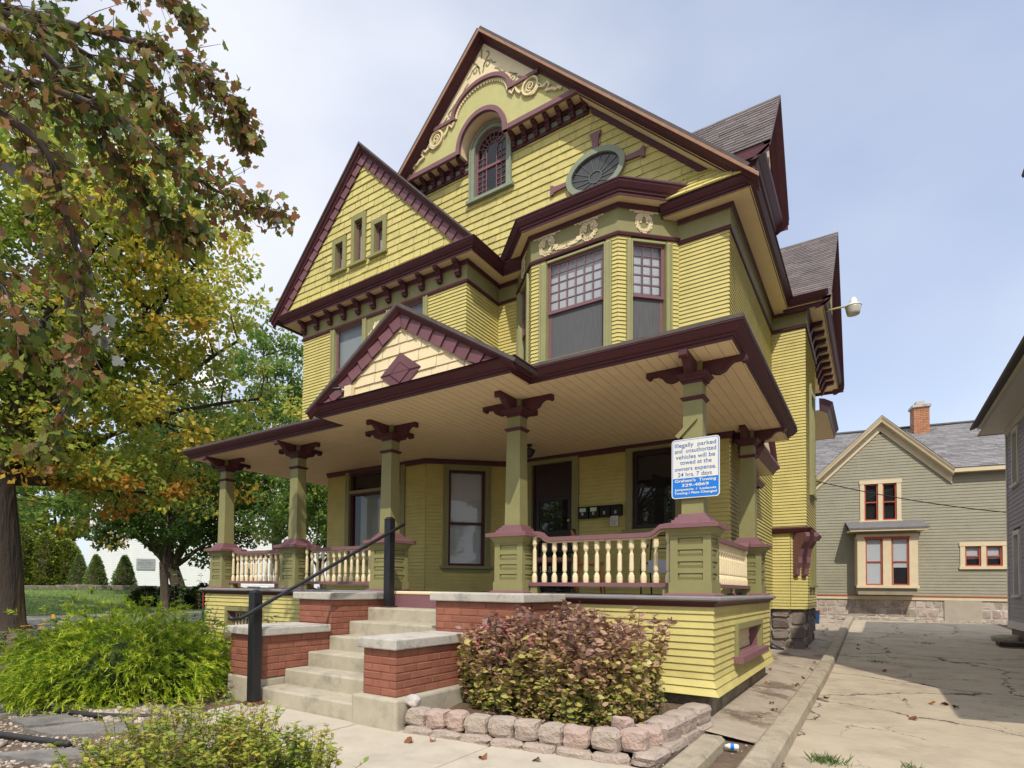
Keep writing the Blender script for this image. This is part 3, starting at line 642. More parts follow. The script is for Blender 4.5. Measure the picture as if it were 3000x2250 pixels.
for i in range(14):
    t = 2*pi*i/14; p = Vector((.11*cos(t), .10*sin(t)-.08)); q = Vector((RX*cos(t), RZ*sin(t)))
    ribbon(m, FF, [(OX+p.x, OZ+p.y), (OX+q.x, OZ+q.y)], .008, .033, .044)
m.build('lead_came', mat('lead_grey', (.13, .145, .125), .5), ow)
for sx, sz in ((0, 1), (1, 0), (-1, 0)):
    m = B()
    if sz: pts = [(-.045, .35), (.045, .35), (.065, .62), (.10, .66), (.10, .70), (-.10, .70), (-.10, .66), (-.065, .62)]; FF.pr(m, [(OX+x, OZ+z) for x, z in pts], .0, .06)
    else: pts = [(.48, -.03), (.48, .03), (.76, .05), (.80, .085), (.84, .085), (.84, -.085), (.80, -.085), (.76, -.05)]; FF.pr(m, [(OX+sx*x, OZ+z) for x, z in pts], .0, .06)
    m.build('keystone', MAU, ow)
# ---- roofs
def roofslab(m, p, q, r, s, t=.05): # quad p,q,r,s thickened upwards along its normal
    p, q, r, s = map(Vector, (p, q, r, s)); nn = (q-p).cross(s-p).normalized()
    if nn.z < 0: nn = -nn
    m.hexa([p, q, r, s, p+nn*t, q+nn*t, r+nn*t, s+nn*t])
m = B(); YE = 19
roofslab(m, (CM, 9.0, ZM), (CM+HM-.13, 9.0, ZM-SM*(HM-.13)), (CM+HM-.13, YE, ZM-SM*(HM-.13)), (CM, YE, ZM)); roofslab(m, (CM, 9.0, ZM), (CM-HM, 9.0, ZM-SM*HM), (CM-HM, YE, ZM-SM*HM), (CM, YE, ZM))
m.build('main_roof', RFS, H)
def sidegable(xf, ac, zc, hw, sl, zb, face, name, deep):
    fr = Fr((xf, 0, 0), (0, 1, 0), (1, 0, 0)); xr = lambda z: CM+(ZM-z)/SM
    m = B()   # slope facing the street, in real shingle courses
    Ls = hw*sqrt(1+sl*sl); vv = Vector((0, hw, sl*hw)).normalized(); nn = Vector((0, -vv.z, vv.y))
    f2 = Fr((0, ac-hw, zc-sl*hw+.05), (1, 0, 0), nn, vv)
    courses(m, f2, 0, Ls, .125, lambda v: xr(zc-sl*hw+v*sl*hw/Ls)-.1, xf+.02, lip=.012, pieces=(.16, .42), jit=.003, rg=random.Random(int(ac*10)))
    m.poly([(xf+.02, ac, zc+.05), (xf+.02, ac+hw, zc-sl*hw+.05), (xr(zc-sl*hw)-.1, ac+hw, zc-sl*hw+.05), (xr(zc)-.1, ac, zc+.05)])
    for sd in (-1, 1): m.poly([(xf+.021, ac, zc+.055), (xf+.021, ac+sd*hw, zc-sl*hw+.055), (xf+.021, ac+sd*hw, zc-sl*hw+.01), (xf+.021, ac, zc+.01)])
    o = m.build(name+'_roof', RFS, H); setrnd(o)
    m = B(); rake(m, fr, ac, zc, hw, sl, [(-.25, .16), (-.17, .16), (-.13, .13), (-.08, .11), (-.02, .06), (.015, .03), (.015, 0), (0, 0)], MAR)
    for sd in (-1, 1): m.poly([(xf, ac+sd*hw, zc-sl*hw-.12), (xf, ac+sd*hw, zc-sl*hw), (xr(zc-sl*hw)-.2, ac+sd*hw, zc-sl*hw), (xr(zc-sl*hw)-.2, ac+sd*hw, zc-sl*hw-.12)])
    m.build(name+'_rake_moulding', MAR, H)
    m = B()
    if face is SHG: courses(m, Fr((xf-.19, 0, 0), (0, 1, 0), (1, 0, 0)), zb, zc-.2, .14, lambda z: ac-max(0.01, (zc-.25-z)/sl), lambda z: ac+max(.01, (zc-.25-z)/sl), lip=.02, pieces=(.1, .4), jit=.005, rg=random.Random(4))
    else: m.poly([fr.p(ac-hw+.2, zb, -.19), fr.p(ac+hw-.2, zb, -.19), fr.p(ac, zc-.2, -.19)])
    o = m.build(name+'_gable_wall', face, H); setrnd(o)
    return fr
# upper dormer
fr = sidegable(-1.22, 11.05, 9.72, 1.2, 1.27, 8.2, CRM, 'dormer', 0)
m = B(); m.mould([(-2.4, 9.98), (-1.42, 9.98), (-1.42, 12.12), (-2.4, 12.12)], [(-.01, 8.02), (0, 8.02), (.03, 8.08), (.05, 8.10), (.12, 8.19), (.13, 8.23), (0, 8.25)], 0); m.build('dormer_cornice', MAR, H)
m = B(); m.poly([(-2.5, 9.98, 8.03), (-1.42, 9.98, 8.03), (-1.42, 12.12, 8.03), (-2.5, 12.12, 8.03)]); m.build('dormer_soffit', SOF, H)
m = B(); m.box(-3.4, -1.95, 10.1, 12.0, 7.6, 8.028); m.build('dormer_wall', SID, H)
m = B(); 
for z in (8.5, 8.62, 8.74): ribbon(m, fr, spiral(10.75+(z-8.5)*1.4, z, .02, .08, 0, 1.2), .03, -.19, -.16)
m.build('dormer_ornament', MAU, H)
# big side gable over the side bay
sidegable(-.66, 16.95, 10.15, 3.2, .90, 7.42, SHG, 'side_gable', 0)
m = B(); fg = Fr((-.85, 0, 0), (0, 1, 0), (1, 0, 0)); fg.blk(m, 16.2, 16.3, 7.7, 9.0, 0, .05); fg.blk(m, 17.5, 17.6, 7.7, 9.0, 0, .05); fg.blk(m, 16.3, 17.5, 8.9, 9.0, 0, .048); fg.blk(m, 16.15, 17.65, 7.62, 7.7, 0, .08); w = m.build('attic_window', OLV, H)
m = B(); fg.quad(m, 16.3, 17.5, 7.7, 8.9, .03); m.build('pane', GLS, w); m = B(); fg.quad(m, 16.3, 17.5, 7.7, 8.9, .024); m.build('curtain', CUR, w)
for k in range(9):
    m = B(); y = 14.75+k*.55; m.prism([(-1.15, y, 7.236), (-.84, y, 7.236), (-.85, y, 7.15), (-1.0, y, 7.13), (-1.06, y, 7.02), (-1.10, y, 6.9), (-1.15, y, 6.88)], (0, .13, 0)); m.build('cornice_bracket', MAR, H)
m = B(); m.mould([(-1.05, 17.2), (-.9, 17.6), (-.9, 20.6), (-1.6, 20.6)], [(-.01, 5.95), (0, 5.95), (.03, 6.1), (.1, 6.22), (-.02, 6.26)], 0); m.build('rear_cornice', MAR, H)
m = B(); m.poly([(-2.6, 17.2, 5.96), (-1.05, 17.2, 5.96), (-.9, 17.6, 5.96), (-.9, 20.6, 5.96), (-2.6, 20.6, 5.96)]); m.build('rear_soffit', SOF, H)
# ---- side bay details: overhang band, consoles, windows
m = B(); m.mould([(-1.71, YB), (-1.1, YB), (-1.1, 16.4)], [(-.02, 2.63), (.06, 2.63), (.085, 2.66), (.12, 2.72), (.02, 2.76)], 0); m.build('overhang_band', MAR, H)
m = B(); m.poly([(-1.71, YB-.06, 2.632), (-1.04, YB-.06, 2.632), (-1.04, 16.4, 2.632), (-1.71, 16.4, 2.632)]); m.build('overhang_soffit', SOF, H)
for k in (0.05, .24):
    m = B(); prof = [(0, 2.625), (.34, 2.625), (.36, 2.54), (.31, 2.44), (.20, 2.30), (.15, 2.14), (.15, 2.02), (.10, 1.9), (.09, 1.78), (0, 1.72)]
    m.prism([FC.p(k, z, c+.012) for c, z in prof], FC.u*.09); m.build('console_bracket', MAU, H)
window(H, FX, 14.58, 14.92, 1.58, 2.52, .06, OLV, MAU, up=CUR, lo=CUR)
window(H, FX, 15.33, 15.67, 1.58, 2.52, .06, OLV, MAU, up=CUR, lo=CUR)
window(H, FX, 14.8, 15.5, 3.55, 5.8, .1, OLC, MAU, up=BLD, lo=BLD)
# ---- side door with a small gabled hood
m = B(); FS.blk(m, 10.5, 10.62, 1.3, 3.3, 0, .05); FS.blk(m, 11.43, 11.55, 1.3, 3.3, 0, .05); FS.blk(m, 10.5, 11.9, 3.3, 3.5, 0, .05, 0); sd = m.build('side_door', OLC, H)
m = B(); FS.blk(m, 10.62, 11.43, 1.3, 3.3, -.12, -.05); m.build('door_leaf', MAU, sd)
m = B(); m.mould([(-1.7, 10.2), (-1.42, 10.2), (-1.42, 11.85), (-1.7, 11.85)], [(-.01, 3.5), (0, 3.5), (.03, 3.56), (.09, 3.62), (.09, 3.66), (-.02, 3.68)], 0); m.mould([(-1.71, 10.35), (-1.62, 10.35), (-1.62, 11.8), (-1.71, 11.8)], [(0, 3.27), (.02, 3.27), (.07, 3.34), (0, 3.35)], 0); hd = m.build('door_hood', MAU, H)
m = B(); m.poly([(-1.72, 10.2, 3.503), (-1.42, 10.2, 3.503), (-1.42, 11.85, 3.503), (-1.72, 11.85, 3.503)]); m.build('hood_soffit', SOF, hd)
m = B(); f3 = Fr((-1.44, 0, 0), (0, 1, 0), (1, 0, 0)); courses(m, f3, 3.68, 4.3, .14, lambda z: 11.0-(4.35-z)*1.05, lambda z: 11.0+(4.35-z)*1.05, lip=.015, pieces=(.1, .3)); m.build('hood_gable', CRM, hd)
m = B(); rake(m, f3, 11.0, 4.42, .85, .9, [(0, .1), (.05, .08), (.09, .0), (-.2, -.01)], PLM); m.build('hood_rake', PLM, hd)
# ================================================================== porch (parts of the house)
DECK = 1.364; CEIL = 3.79
DKM = mat('deck_boards', (.20, .165, .14), .7, .2, 4, .25, 60, stretch=(1, .2, 1)); NOS = mat('ribbed_rubber_nosing', (.30, .285, .29), .75, .12, 8, .8, 240); DIRTC = mat('dirty_footing', (.30, .26, .19), .9, .25, 4, .5, 60, col2=(.12, .10, .075), c2pos=(.45, .65))
m = B()
m.poly([(-10.0, 6.12, DECK), (-1.25, 6.12, DECK), (-1.25, 9.95, DECK), (-10.0, 9.95, DECK)]); m.poly([(-10.0, 6.2, 1.27), (-10, 9.9, 1.27), (-1.3, 9.9, 1.27), (-1.3, 6.2, 1.27)])
o = m.build('porch_deck', DKM, H)
EDG = [(-.02, 1.262), (.012, 1.262), (.022, 1.29), (.052, 1.31), (.056, 1.318), (.07, 1.318), (.088, 1.332), (.088, 1.352), (.072, 1.3655), (-.06, 1.367)]
m = B(); m.mould([(-10.0, 9.9), (-10.0, 6.14), (-5.46, 6.14)], EDG, [0, 0, 0, 0, 0, 1, 1, 1, 1]); m.mould([(-3.86, 6.14), (-1.255, 6.14), (-1.255, 9.95)], EDG, [0, 0, 0, 0, 0, 1, 1, 1, 1]); m.build('deck_edge', [MAR, NOS], H)
m = B(); m.mould([(-5.46, 6.14), (-3.86, 6.14)], [(-.02, 1.315), (.06, 1.315), (.085, 1.33), (.085, 1.352), (.07, 1.366), (-.06, 1.368)], 0); m.build('deck_nosing', CRM, H)
m = B(); m.box(-5.46, -3.86, 6.0, 6.2, 1.1, 1.316); m.build('top_riser', MAU, H)
def skirt(m, fr, a0, a1, holes=(), eL=0, eR=0):
    courses(m, fr, .56, 1.265, .0685, a0, a1, holes, eL=eL, eR=eR)
    fl = Fr(fr.p(0, .40, .05), fr.u, fr.n*.16+Vector((0, 0, .05)), Vector((0, 0, .16))-fr.n*.05)
    courses(m, fl, 0, .168, .0685, lambda v: a0-eL*(.05-.05*v/.168), lambda v: a1+eR*(.05-.05*v/.168), eL=eL, eR=eR)
    m.poly([fr.p(a0, .40, .06), fr.p(a1, .40, .06), fr.p(a1, .40, -.15), fr.p(a0, .40, -.15)])
m = B(); S1 = Fr((0, 6.14, 0), (1, 0, 0), (0, -1, 0)); S2 = Fr((-1.255, 0, 0), (0, 1, 0), (1, 0, 0)); S3 = Fr((-10.0, 0, 0), (0, -1, 0), (-1, 0, 0))
skirt(m, S1, -10.0, -5.9, [(-9.3, -8.35, .5, 1.02)], eL=1); skirt(m, S3, -9.9, -6.14, eR=1); m.build('porch_skirt', SID, H); m = B()
skirt(m, S1, -2.8, -1.255, eR=1); skirt(m, S2, 6.14, 9.9, [(7.15, 8.95, .69, 1.0)], eL=1)
m.build('porch_skirt', SID, H)
m = B(); m.box(-9.9, -1.30, 6.2, 6.5, -.1, .46); m.box(-1.6, -1.302, 6.5, 9.9, -.1, .46); m.box(-9.9, -9.6, 6.5, 9.9, -.1, .46); m.build('porch_footing', DIRTC, H, bevel=.01)
def balprof(z0, z1, k=1.):
    h = z1-z0; return [(r*k, z) for r, z in ((.031, z0), (.034, z0+.03), (.033, z0+.07), (.024, z0+.10), (.015, z0+.115), (.024, z0+.13), (.026, z0+.15), (.0235, z1-.16), (.015, z1-.14), (.0145, z1-.12), (.024, z1-.10), (.031, z1-.085), (.031, z1-.03), (.027, z1-.024), (.030, z1))]
def crawl(fr, a0, a1, b0, b1):
    m = B(); fr.blk(m, a0-.07, a0, b0, b1+.07, -.2, .05); fr.blk(m, a1, a1+.07, b0, b1+.07, -.2, .05); fr.blk(m, a0, a1, b1, b1+.07, -.2, .049); w = m.build('crawl_window', OLV, H)
    m = B(); fr.blk(m, a0-.13, a1+.13, b0-.07, b0, -.2, .11); fr.blk(m, a0, a0+.02, b0, b1, -.19, -.01); fr.blk(m, a1-.02, a1, b0, b1, -.19, -.01); fr.blk(m, a0+.02, a1-.02, b1-.03, b1, -.19, -.01); m.build('sill', MAU, w)
    m = B(); n = int((a1-a0)/.085)
    for i in range(n):
        c = fr.p(a0+(a1-a0)*(i+.5)/n, 0, -.12); m.lathe([(r*.9, z) for r, z in ((.028, b0+.002), (.03, b0+.05), (.016, b0+.09), (.028, (b0+b1)/2), (.016, b1-.09), (.03, b1-.05), (.028, b1-.03))], (c.x, c.y), 6)
    m.build('baluster_grille', CRM, w); m = B(); fr.blk(m, a0, a1, b0, b1, -.3, -.18); m.build('grille_backing', CRM if fr is S2 else DRK, w)
crawl(S2, 7.24, 8.88, .70, .99); crawl(S1, -9.25, -8.4, .56, .97)
# ---- piers and columns
def pier(cx, cy):
    m = B(); h = .195
    m.taper(cx, cy, DECK+.03, DECK+.14, h+.012, h+.012); m.taper(cx, cy, DECK+.14, 1.985, h-.022, h-.022)
    for dx, dy in ((0, -1), (1, 0), (0, 1), (-1, 0)):
        fr = Fr((cx, cy, 0), (-dy, dx, 0), (dx, dy, 0)); f = h-.022
        for a0, a1 in ((-h, -h+.075), (h-.075, h)): fr.blk(m, a0 if not dx else max(a0, -h+.0525), a1 if not dx else min(a1, h-.0525), DECK+.14, 1.985, f-.03, h)
        z0, n = DECK+.14, 4; e = (1.985-z0)/n
        for i in range(n+1):
            z = z0+i*e; fr.blk(m, -h+.075, h-.075, max(z0, z-.026), min(1.985, z+.026), f-.01, h-.001)
        for i in range(n):   # raised, sloping panel in each recess
            a, b = z0+i*e+.026, z0+(i+1)*e-.026; q = .02; w = h-.075
            P = [fr.p(-w, a, f+.002), fr.p(w, a, f+.002), fr.p(w, b, f+.002), fr.p(-w, b, f+.002)]; Q = [fr.p(-w+q, a+.03, f+.012), fr.p(w-q, a+.03, f+.012), fr.p(w-q, b-.012, f+.012), fr.p(-w+q, b-.012, f+.012)]
            for k in range(4): m.poly([P[k], P[(k+1) % 4], Q[(k+1) % 4], Q[k]])
            m.poly(Q)
    m.taper(cx, cy, 1.985, 2.005, h+.012, h+.012); m.taper(cx, cy, 2.005, 2.055, h+.012, h+.05)
    p = m.build('porch_pier', OLV, H)
    m = B(); m.taper(cx, cy, DECK+.001, DECK+.016, h+.05, h+.048); m.taper(cx, cy, DECK+.016, DECK+.032, h+.046, h+.016); m.build('base_moulding', MAU, p)
    m = B(); m.taper(cx, cy, 2.056, 2.10, h+.085, h+.085); m.taper(cx, cy, 2.1005, 2.116, h+.08, h+.02)
    for k, (z, a) in enumerate(((2.117, .19), (2.148, .163), (2.179, .137))): m.taper(cx, cy, z, z+.03, a, a-.006)
    m.build('cap', MAU, p)
    return p
def column(cx, cy, sx=(1, 1, 1, 1)):
    m = B(); m.taper(cx, cy, 2.205, 3.60, .107, .09); m.taper(cx, cy, 3.6, CEIL+.004, .088, .088); c = m.build('porch_column', OLV, H, bevel=.003)
    m = B(); m.taper(cx, cy, 3.39, 3.42, .095, .118); m.taper(cx, cy, 3.42, 3.43, .118, .118); m.build('neck_band', MAR, c); m = B()
    m.taper(cx, cy, 3.57, 3.60, .095, .10); m.taper(cx, cy, 3.6, 3.63, .12, .125); m.taper(cx, cy, 3.63, 3.66, .13, .155); m.taper(cx, cy, 3.66, 3.67, .155, .155)
    m.build('capital', MAR, c)
    prof = [(0, CEIL-.002), (.40, CEIL-.002), (.405, CEIL-.055), (.385, CEIL-.075), (.36, CEIL-.07), (.35, CEIL-.05), (.29, CEIL-.05), (.25, CEIL-.075), (.21, CEIL-.125), (.15, CEIL-.15), (.10, CEIL-.14), (.06, CEIL-.115), (.055, CEIL-.12), (0, CEIL-.12)]
    for k, (dx, dy) in enumerate(((1, 0), (-1, 0), (0, 1), (0, -1))):
        if not sx[k]: continue
        m = B(); fr = Fr((cx, cy, 0), (-dy, dx, 0), (dx, dy, 0)); m.prism([fr.p(-.04, z, .0885+q) for q, z in prof], fr.u*.08); m.build('bracket', MAR, c)
    return c
PX = (-9.87, -7.80, -5.72, -3.60, -1.49); PY = 6.445
for x in PX: pier(x, PY); column(x, PY)
pier(-1.49, 9.66); column(-1.49, 9.66)
# ---- railings
def railing(p0, p1, z1=2.043, ramps=True):
    p0, p1 = Vector((*p0, 0)), Vector((*p1, 0)); L = (p1-p0).length; u = (p1-p0).normalized(); fr = Fr(p0, u, (u.y, -u.x, 0))
    R = thing('porch_railing', None, None, (0, 0, 0)); del_keys(R); R.parent = H; R.matrix_parent_inverse = wm(H).inverted()
    hi = z1+.078
    path = [(0, hi), (.13, hi), (.16, hi-.01), (.20, z1+.03), (.24, z1+.006), (.29, z1)]
    pts = path+[(L-a, b) for a, b in path[::-1]]
    m = B(); n = len(pts)
    for i in range(n-1):
        (a, b), (c, d) = pts[i], pts[i+1]
        m.hexa([fr.p(a, b-.05, -.065), fr.p(c, d-.05, -.065), fr.p(c, d-.05, .065), fr.p(a, b-.05, .065), fr.p(a, b, -.065), fr.p(c, d, -.065), fr.p(c, d, .065), fr.p(a, b, .065)])
    m.build('top_rail', MAU, R)
    m = B()
    for i in range(n-1):
        (a, b), (c, d) = pts[i], pts[i+1]
        m.hexa([fr.p(a, b-.068, -.035), fr.p(c, d-.068, -.035), fr.p(c, d-.068, .035), fr.p(a, b-.068, .035), fr.p(a, b-.051, -.035), fr.p(c, d-.051, -.035), fr.p(c, d-.051, .035), fr.p(a, b-.051, .035)])
    m.build('rail_fillet', CRM, R)
    m = B(); fr.blk(m, -.01, L+.01, 1.456, 1.500, -.06, .06); m.build('bottom_rail', MAU, R)
    m = B(); fr.blk(m, .03, .12, DECK, 1.455, -.04, .04); m.build('rail_foot', OLV, R); m = B(); fr.blk(m, L-.12, L-.03, DECK, 1.455, -.04, .04); m.build('rail_foot', OLV, R)
    k = round(L/.1345)
    for i in range(k):
        a = L*(i+.5)/k; top = hi if min(a, L-a) < .19 else z1
        q = fr.p(a, 0, 0); m = B(); m.lathe(balprof(1.5005, top-.0685), (q.x, q.y), 8); m.build('baluster', CRM, R)
    return R
def del_keys(o):
    for k in list(o.keys()):
        if k in ('label', 'category', 'group'): del o[k]
railing((PX[0]+.195, PY), (PX[1]-.195, PY)); railing((PX[1]+.195, PY), (PX[2]-.195, PY)); railing((PX[3]+.195, PY), (PX[4]-.195, PY)); railing((-1.49, PY+.195), (-1.49, 9.66-.195)); railing((PX[0], 8.4), (PX[0], PY+.195))
# ---- ceiling, cornice and roof
m = B()
def strip(x0, x1, y0, y1):
    m.poly([(x0, y0, CEIL), (x0, y1, CEIL), (x1, y1, CEIL), (x1, y0, CEIL)])
    for x in (x0, x1): m.poly([(x, y0, CEIL), (x, y1, CEIL), (x, y1, CEIL+.01), (x, y0, CEIL+.01)])
x = -10.37
while x < -1.06:
    x1 = min(x+.112, -1.05); y0 = 5.545 if (-6.24 < x and x1 < -3.18) else 5.99; y1 = 10.5 if x > -1.73 else (10.0 if x < -9.15 else 9.6)
    strip(x, x1-.007, y0, y1); x = x1
m.poly([(-10.38, 5.99, CEIL+.0098), (-10.38, 10.4, CEIL+.0098), (-1.05, 10.4, CEIL+.0098), (-1.05, 5.99, CEIL+.0098)]); m.poly([(-6.24, 5.54, CEIL+.0098), (-6.24, 6.0, CEIL+.0098), (-3.18, 6.0, CEIL+.0098), (-3.18, 5.54, CEIL+.0098)])
m.build('porch_ceiling', SOF, H)
m = B(); pp = [(-10.39, 10), (-10.39, 5.98), (-6.25, 5.98), (-6.25, 5.53), (-3.17, 5.53), (-3.17, 5.98), (-1.045, 5.98), (-1.045, 10.5), (-1.71, 10.5)]
m.mould(pp, [(o, CEIL+q*.64) for o, q in CRN], 0); m.build('porch_cornice', MAR, H)
m = B()
for path in ([(-9.2, 8.4), (-6.58, 8.4), (-5.5, 9.49), (-1.71, 9.49), (-1.71, 10.5)],): m.mould(path, [(0, 3.70), (.03, 3.70), (.04, 3.735), (.07, 3.785), (0, 3.786)], 0)
m.build('porch_bed_moulding', MAR, H)
m = B(); ze = CEIL+.147; sl = .37; z = lambda y: ze+(y-5.87)*sl
def slab(pts):
    a = [Vector(p) for p in pts]; m.prism(a, (0, 0, .035))
slab([(-10.5, 5.87, ze), (-.935, 5.87, ze), (-4.555, 9.49, z(9.49)), (-6.88, 9.49, z(9.49))])
slab([(-.935, 5.87, ze), (-.935, 10.5, ze), (-1.72, 10.5, ze+.785*sl), (-4.555, 9.49, z(9.49))]); slab([(-10.5, 5.87, ze), (-6.88, 9.49, z(9.49)), (-9.0, 10.2, ze+1.5*sl), (-10.5, 10.2, ze)])
m.build('porch_roof', RFS, H)
# ---- porch gable
FPG = Fr((0, 5.50, 0), (1, 0, 0), (0, -1, 0)); gc, gz, gh = -4.725, 4.90, 1.63; gs = .645
m = B(); o = courses(m, FPG, 3.93, 4.76, .134, lambda z: gc-max(.01, (gz-.17-z)/gs), lambda z: gc+max(.01, (gz-.17-z)/gs), lip=.018, pieces=(.09, .38), jit=.004, rg=random.Random(21)); o = m.build('porch_gable_shingles', CRM, H)
m = B(); plumpanels(m, FPG, gc, gz, gh, gs, .045, .225, .03, 9, rg, 3.94); o = m.build('porch_rake_border', PLM, H); setrnd(o)
m = B(); rake(m, FPG, gc, gz, gh+.02, gs, [(.02, .06), (.06, .05), (.08, .02), (.10, 0), (.105, -.02)], MAR); m.build('porch_rake_moulding', MAR, H)
m = B()
for sd in (-1, 1): roofslab(m, (gc, 5.39, gz+.02), (gc+sd*(gh+.04), 5.39, gz+.02-gs*(gh+.04)), (gc+sd*(gh+.04), 7, gz+.02-gs*(gh+.04)), (gc, 8.6, gz+.02), .04)
m.build('porch_gable_roof', RFS, H)
m = B(); dz, dx, dh = 4.105, .325, .255
def dia(k, c0, c1): FPG.pr(m, [(gc, dz-dh*k), (gc+dx*k, dz), (gc, dz+dh*k), (gc-dx*k, dz)], c0, c1)
for q in (((0, -1), (1, 0), (-1, 0)), ((0, 1), (-1, .04), (1, .04))): FPG.pr(m, [(gc+dx*a*.995, dz+dh*b*.99) for a, b in q], .0, .026)
dia(.5, .0265, .033); m.build('diamond_panel', PLM, H)
m = B()
for a, b in (((-.5, 0), (0, .5)), ((0, .5), (.5, 0)), ((.5, 0), (0, -.5)), ((0, -.5), (-.5, 0)), ((-1, .02), (1, .02))): ribbon(m, FPG, [(gc+dx*a[0], dz+dh*a[1]), (gc+dx*b[0], dz+dh*b[1])], .008, .02, .0345)
m.build('diamond_joint', MAR, H)
m = B(); m.poly([(-6.2, 5.4, 3.936), (-3.2, 5.4, 3.936), (-3.2, 5.52, 3.955), (-6.2, 5.52, 3.955)]); m.build('porch_gable_ledge', MAR, H)
# ---- porch wall openings
window(H, FAng, .42, 1.11, 1.83, 3.60, .10, OLV, MAR, 2.62, up=BLD, lo=BLD)
# big window on the wing wall, with a transom
m = B(); FWg.blk(m, -8.65, -8.545, 1.95, 3.74, -.1, .04); FWg.blk(m, -7.17, -7.065, 1.95, 3.74, -.1, .04); FWg.blk(m, -8.7, -7.02, 1.88, 1.95, -.1, .08); w = m.build('parlor_window', OLV, H)
m = B()
FWg.blk(m, -8.545, -8.49, 1.95, 3.72, -.09, -.02); FWg.blk(m, -7.225, -7.17, 1.95, 3.72, -.09, -.02); FWg.blk(m, -8.49, -7.225, 3.66, 3.72, -.09, -.02); FWg.blk(m, -8.49, -7.225, 3.26, 3.30, -.09, -.021); FWg.blk(m, -8.49, -7.225, 1.95, 2.02, -.09, -.02); m.build('sash', MAR, w)
m = B(); FWg.blk(m, -8.545, -7.17, 3.30, 3.36, -.09, .03); m.build('transom_bar', OLV, w)
m = B(); FWg.quad(m, -8.49, -7.225, 2.02, 3.26, -.06); m.build('pane', GLS, w); m = B(); FWg.quad(m, -8.49, -7.225, 3.36, 3.66, -.06); m.build('transom_pane', GLS, w)
m = B(); FWg.quad(m, -8.36, -7.2, 1.96, 3.3, -.13); m.build('curtain', mat('grey_curtain', (.34, .36, .33), .8, .1, 4, .3, 8, stretch=(12, 12, .4)), w)
m = B(); FWg.blk(m, -8.6, -7.1, 1.9, 3.74, -.6, -.135); m.build('dark_room_panel', DRK, w)
# front door
m = B(); FF.blk(m, -5.09, -4.97, DECK, 3.73, -.1, .045); FF.blk(m, -4.19, -4.07, DECK, 3.73, -.1, .045); FF.blk(m, -4.97, -4.19, 3.66, 3.73, -.1, .043); d = m.build('front_door', OLV, H)
m = B(); FF.blk(m, -4.97, -4.93, DECK, 3.66, -.12, -.03); FF.blk(m, -4.23, -4.19, DECK, 3.66, -.12, -.03); FF.blk(m, -4.93, -4.23, 3.08, 3.66, -.12, -.04)
FF.blk(m, -4.93, -4.86, DECK, 3.08, -.10, -.045); FF.blk(m, -4.30, -4.23, DECK, 3.08, -.10, -.045); FF.blk(m, -4.86, -4.30, 3.0, 3.08, -.10, -.046); FF.blk(m, -4.86, -4.30, DECK, 1.72, -.10, -.046); FF.blk(m, -4.82, -4.34, 1.44, 1.66, -.046, -.036); m.build('door_leaf', DKD, d)
m = B(); FF.quad(m, -4.86, -4.30, 1.72, 3.0, -.07); m.build('pane', GLS, d); m = B(); FF.blk(m, -4.9, -4.26, 1.5, 3.2, -.5, -.11); m.build('dark_room_panel', DRK, d)
BRS = mat('brass', (.55, .36, .12), .3, .1); m = B(); c = FF.p(-4.265, 2.62, 0); m.tube([FF.p(-4.265, 2.62, -.045), FF.p(-4.265, 2.62, -.02), FF.p(-4.265, 2.62, .01), FF.p(-4.265, 2.62, .02)], [.015, .012, .025, .012], 10); m.build('door_knob', BRS, d)
# dark front window beside the door
m = B(); FF.blk(m, -3.25, -3.15, 2.40, 3.74, -.1, .04); FF.blk(m, -2.47, -2.37, 2.40, 3.74, -.1, .04); FF.blk(m, -3.30, -2.32, 2.33, 2.40, -.1, .08); FF.blk(m, -3.15, -2.47, 3.68, 3.74, -.1, .039); w = m.build('porch_window', OLV, H)
m = B(); FF.blk(m, -3.15, -3.09, 2.40, 3.68, -.09, -.02); FF.blk(m, -2.53, -2.47, 2.40, 3.68, -.09, -.02); FF.blk(m, -3.09, -2.53, 3.60, 3.68, -.09, -.02); FF.blk(m, -3.09, -2.53, 2.40, 2.48, -.09, -.02); m.build('sash', DKD, w)
m = B(); FF.quad(m, -3.09, -2.53, 2.48, 3.60, -.06); m.build('pane', GLS, w); m = B(); FF.blk(m, -3.2, -2.42, 2.4, 3.7, -.5, -.11); m.build('dark_room_panel', DRK, w)
# stray batten on the corner column
m = B(); f = Fr((0, PY-.10, 0), (1, 0, 0), (0, -1, 0)); m.hexa([f.p(-1.655, 3.03, .0), f.p(-1.62, 3.0, 0), f.p(-1.62, 3.0, .03), f.p(-1.655, 3.03, .03), f.p(-1.475, 3.21, 0), f.p(-1.44, 3.185, 0), f.p(-1.44, 3.185, .025), f.p(-1.475, 3.21, .025)]); m.build('loose_batten', OLV, H)
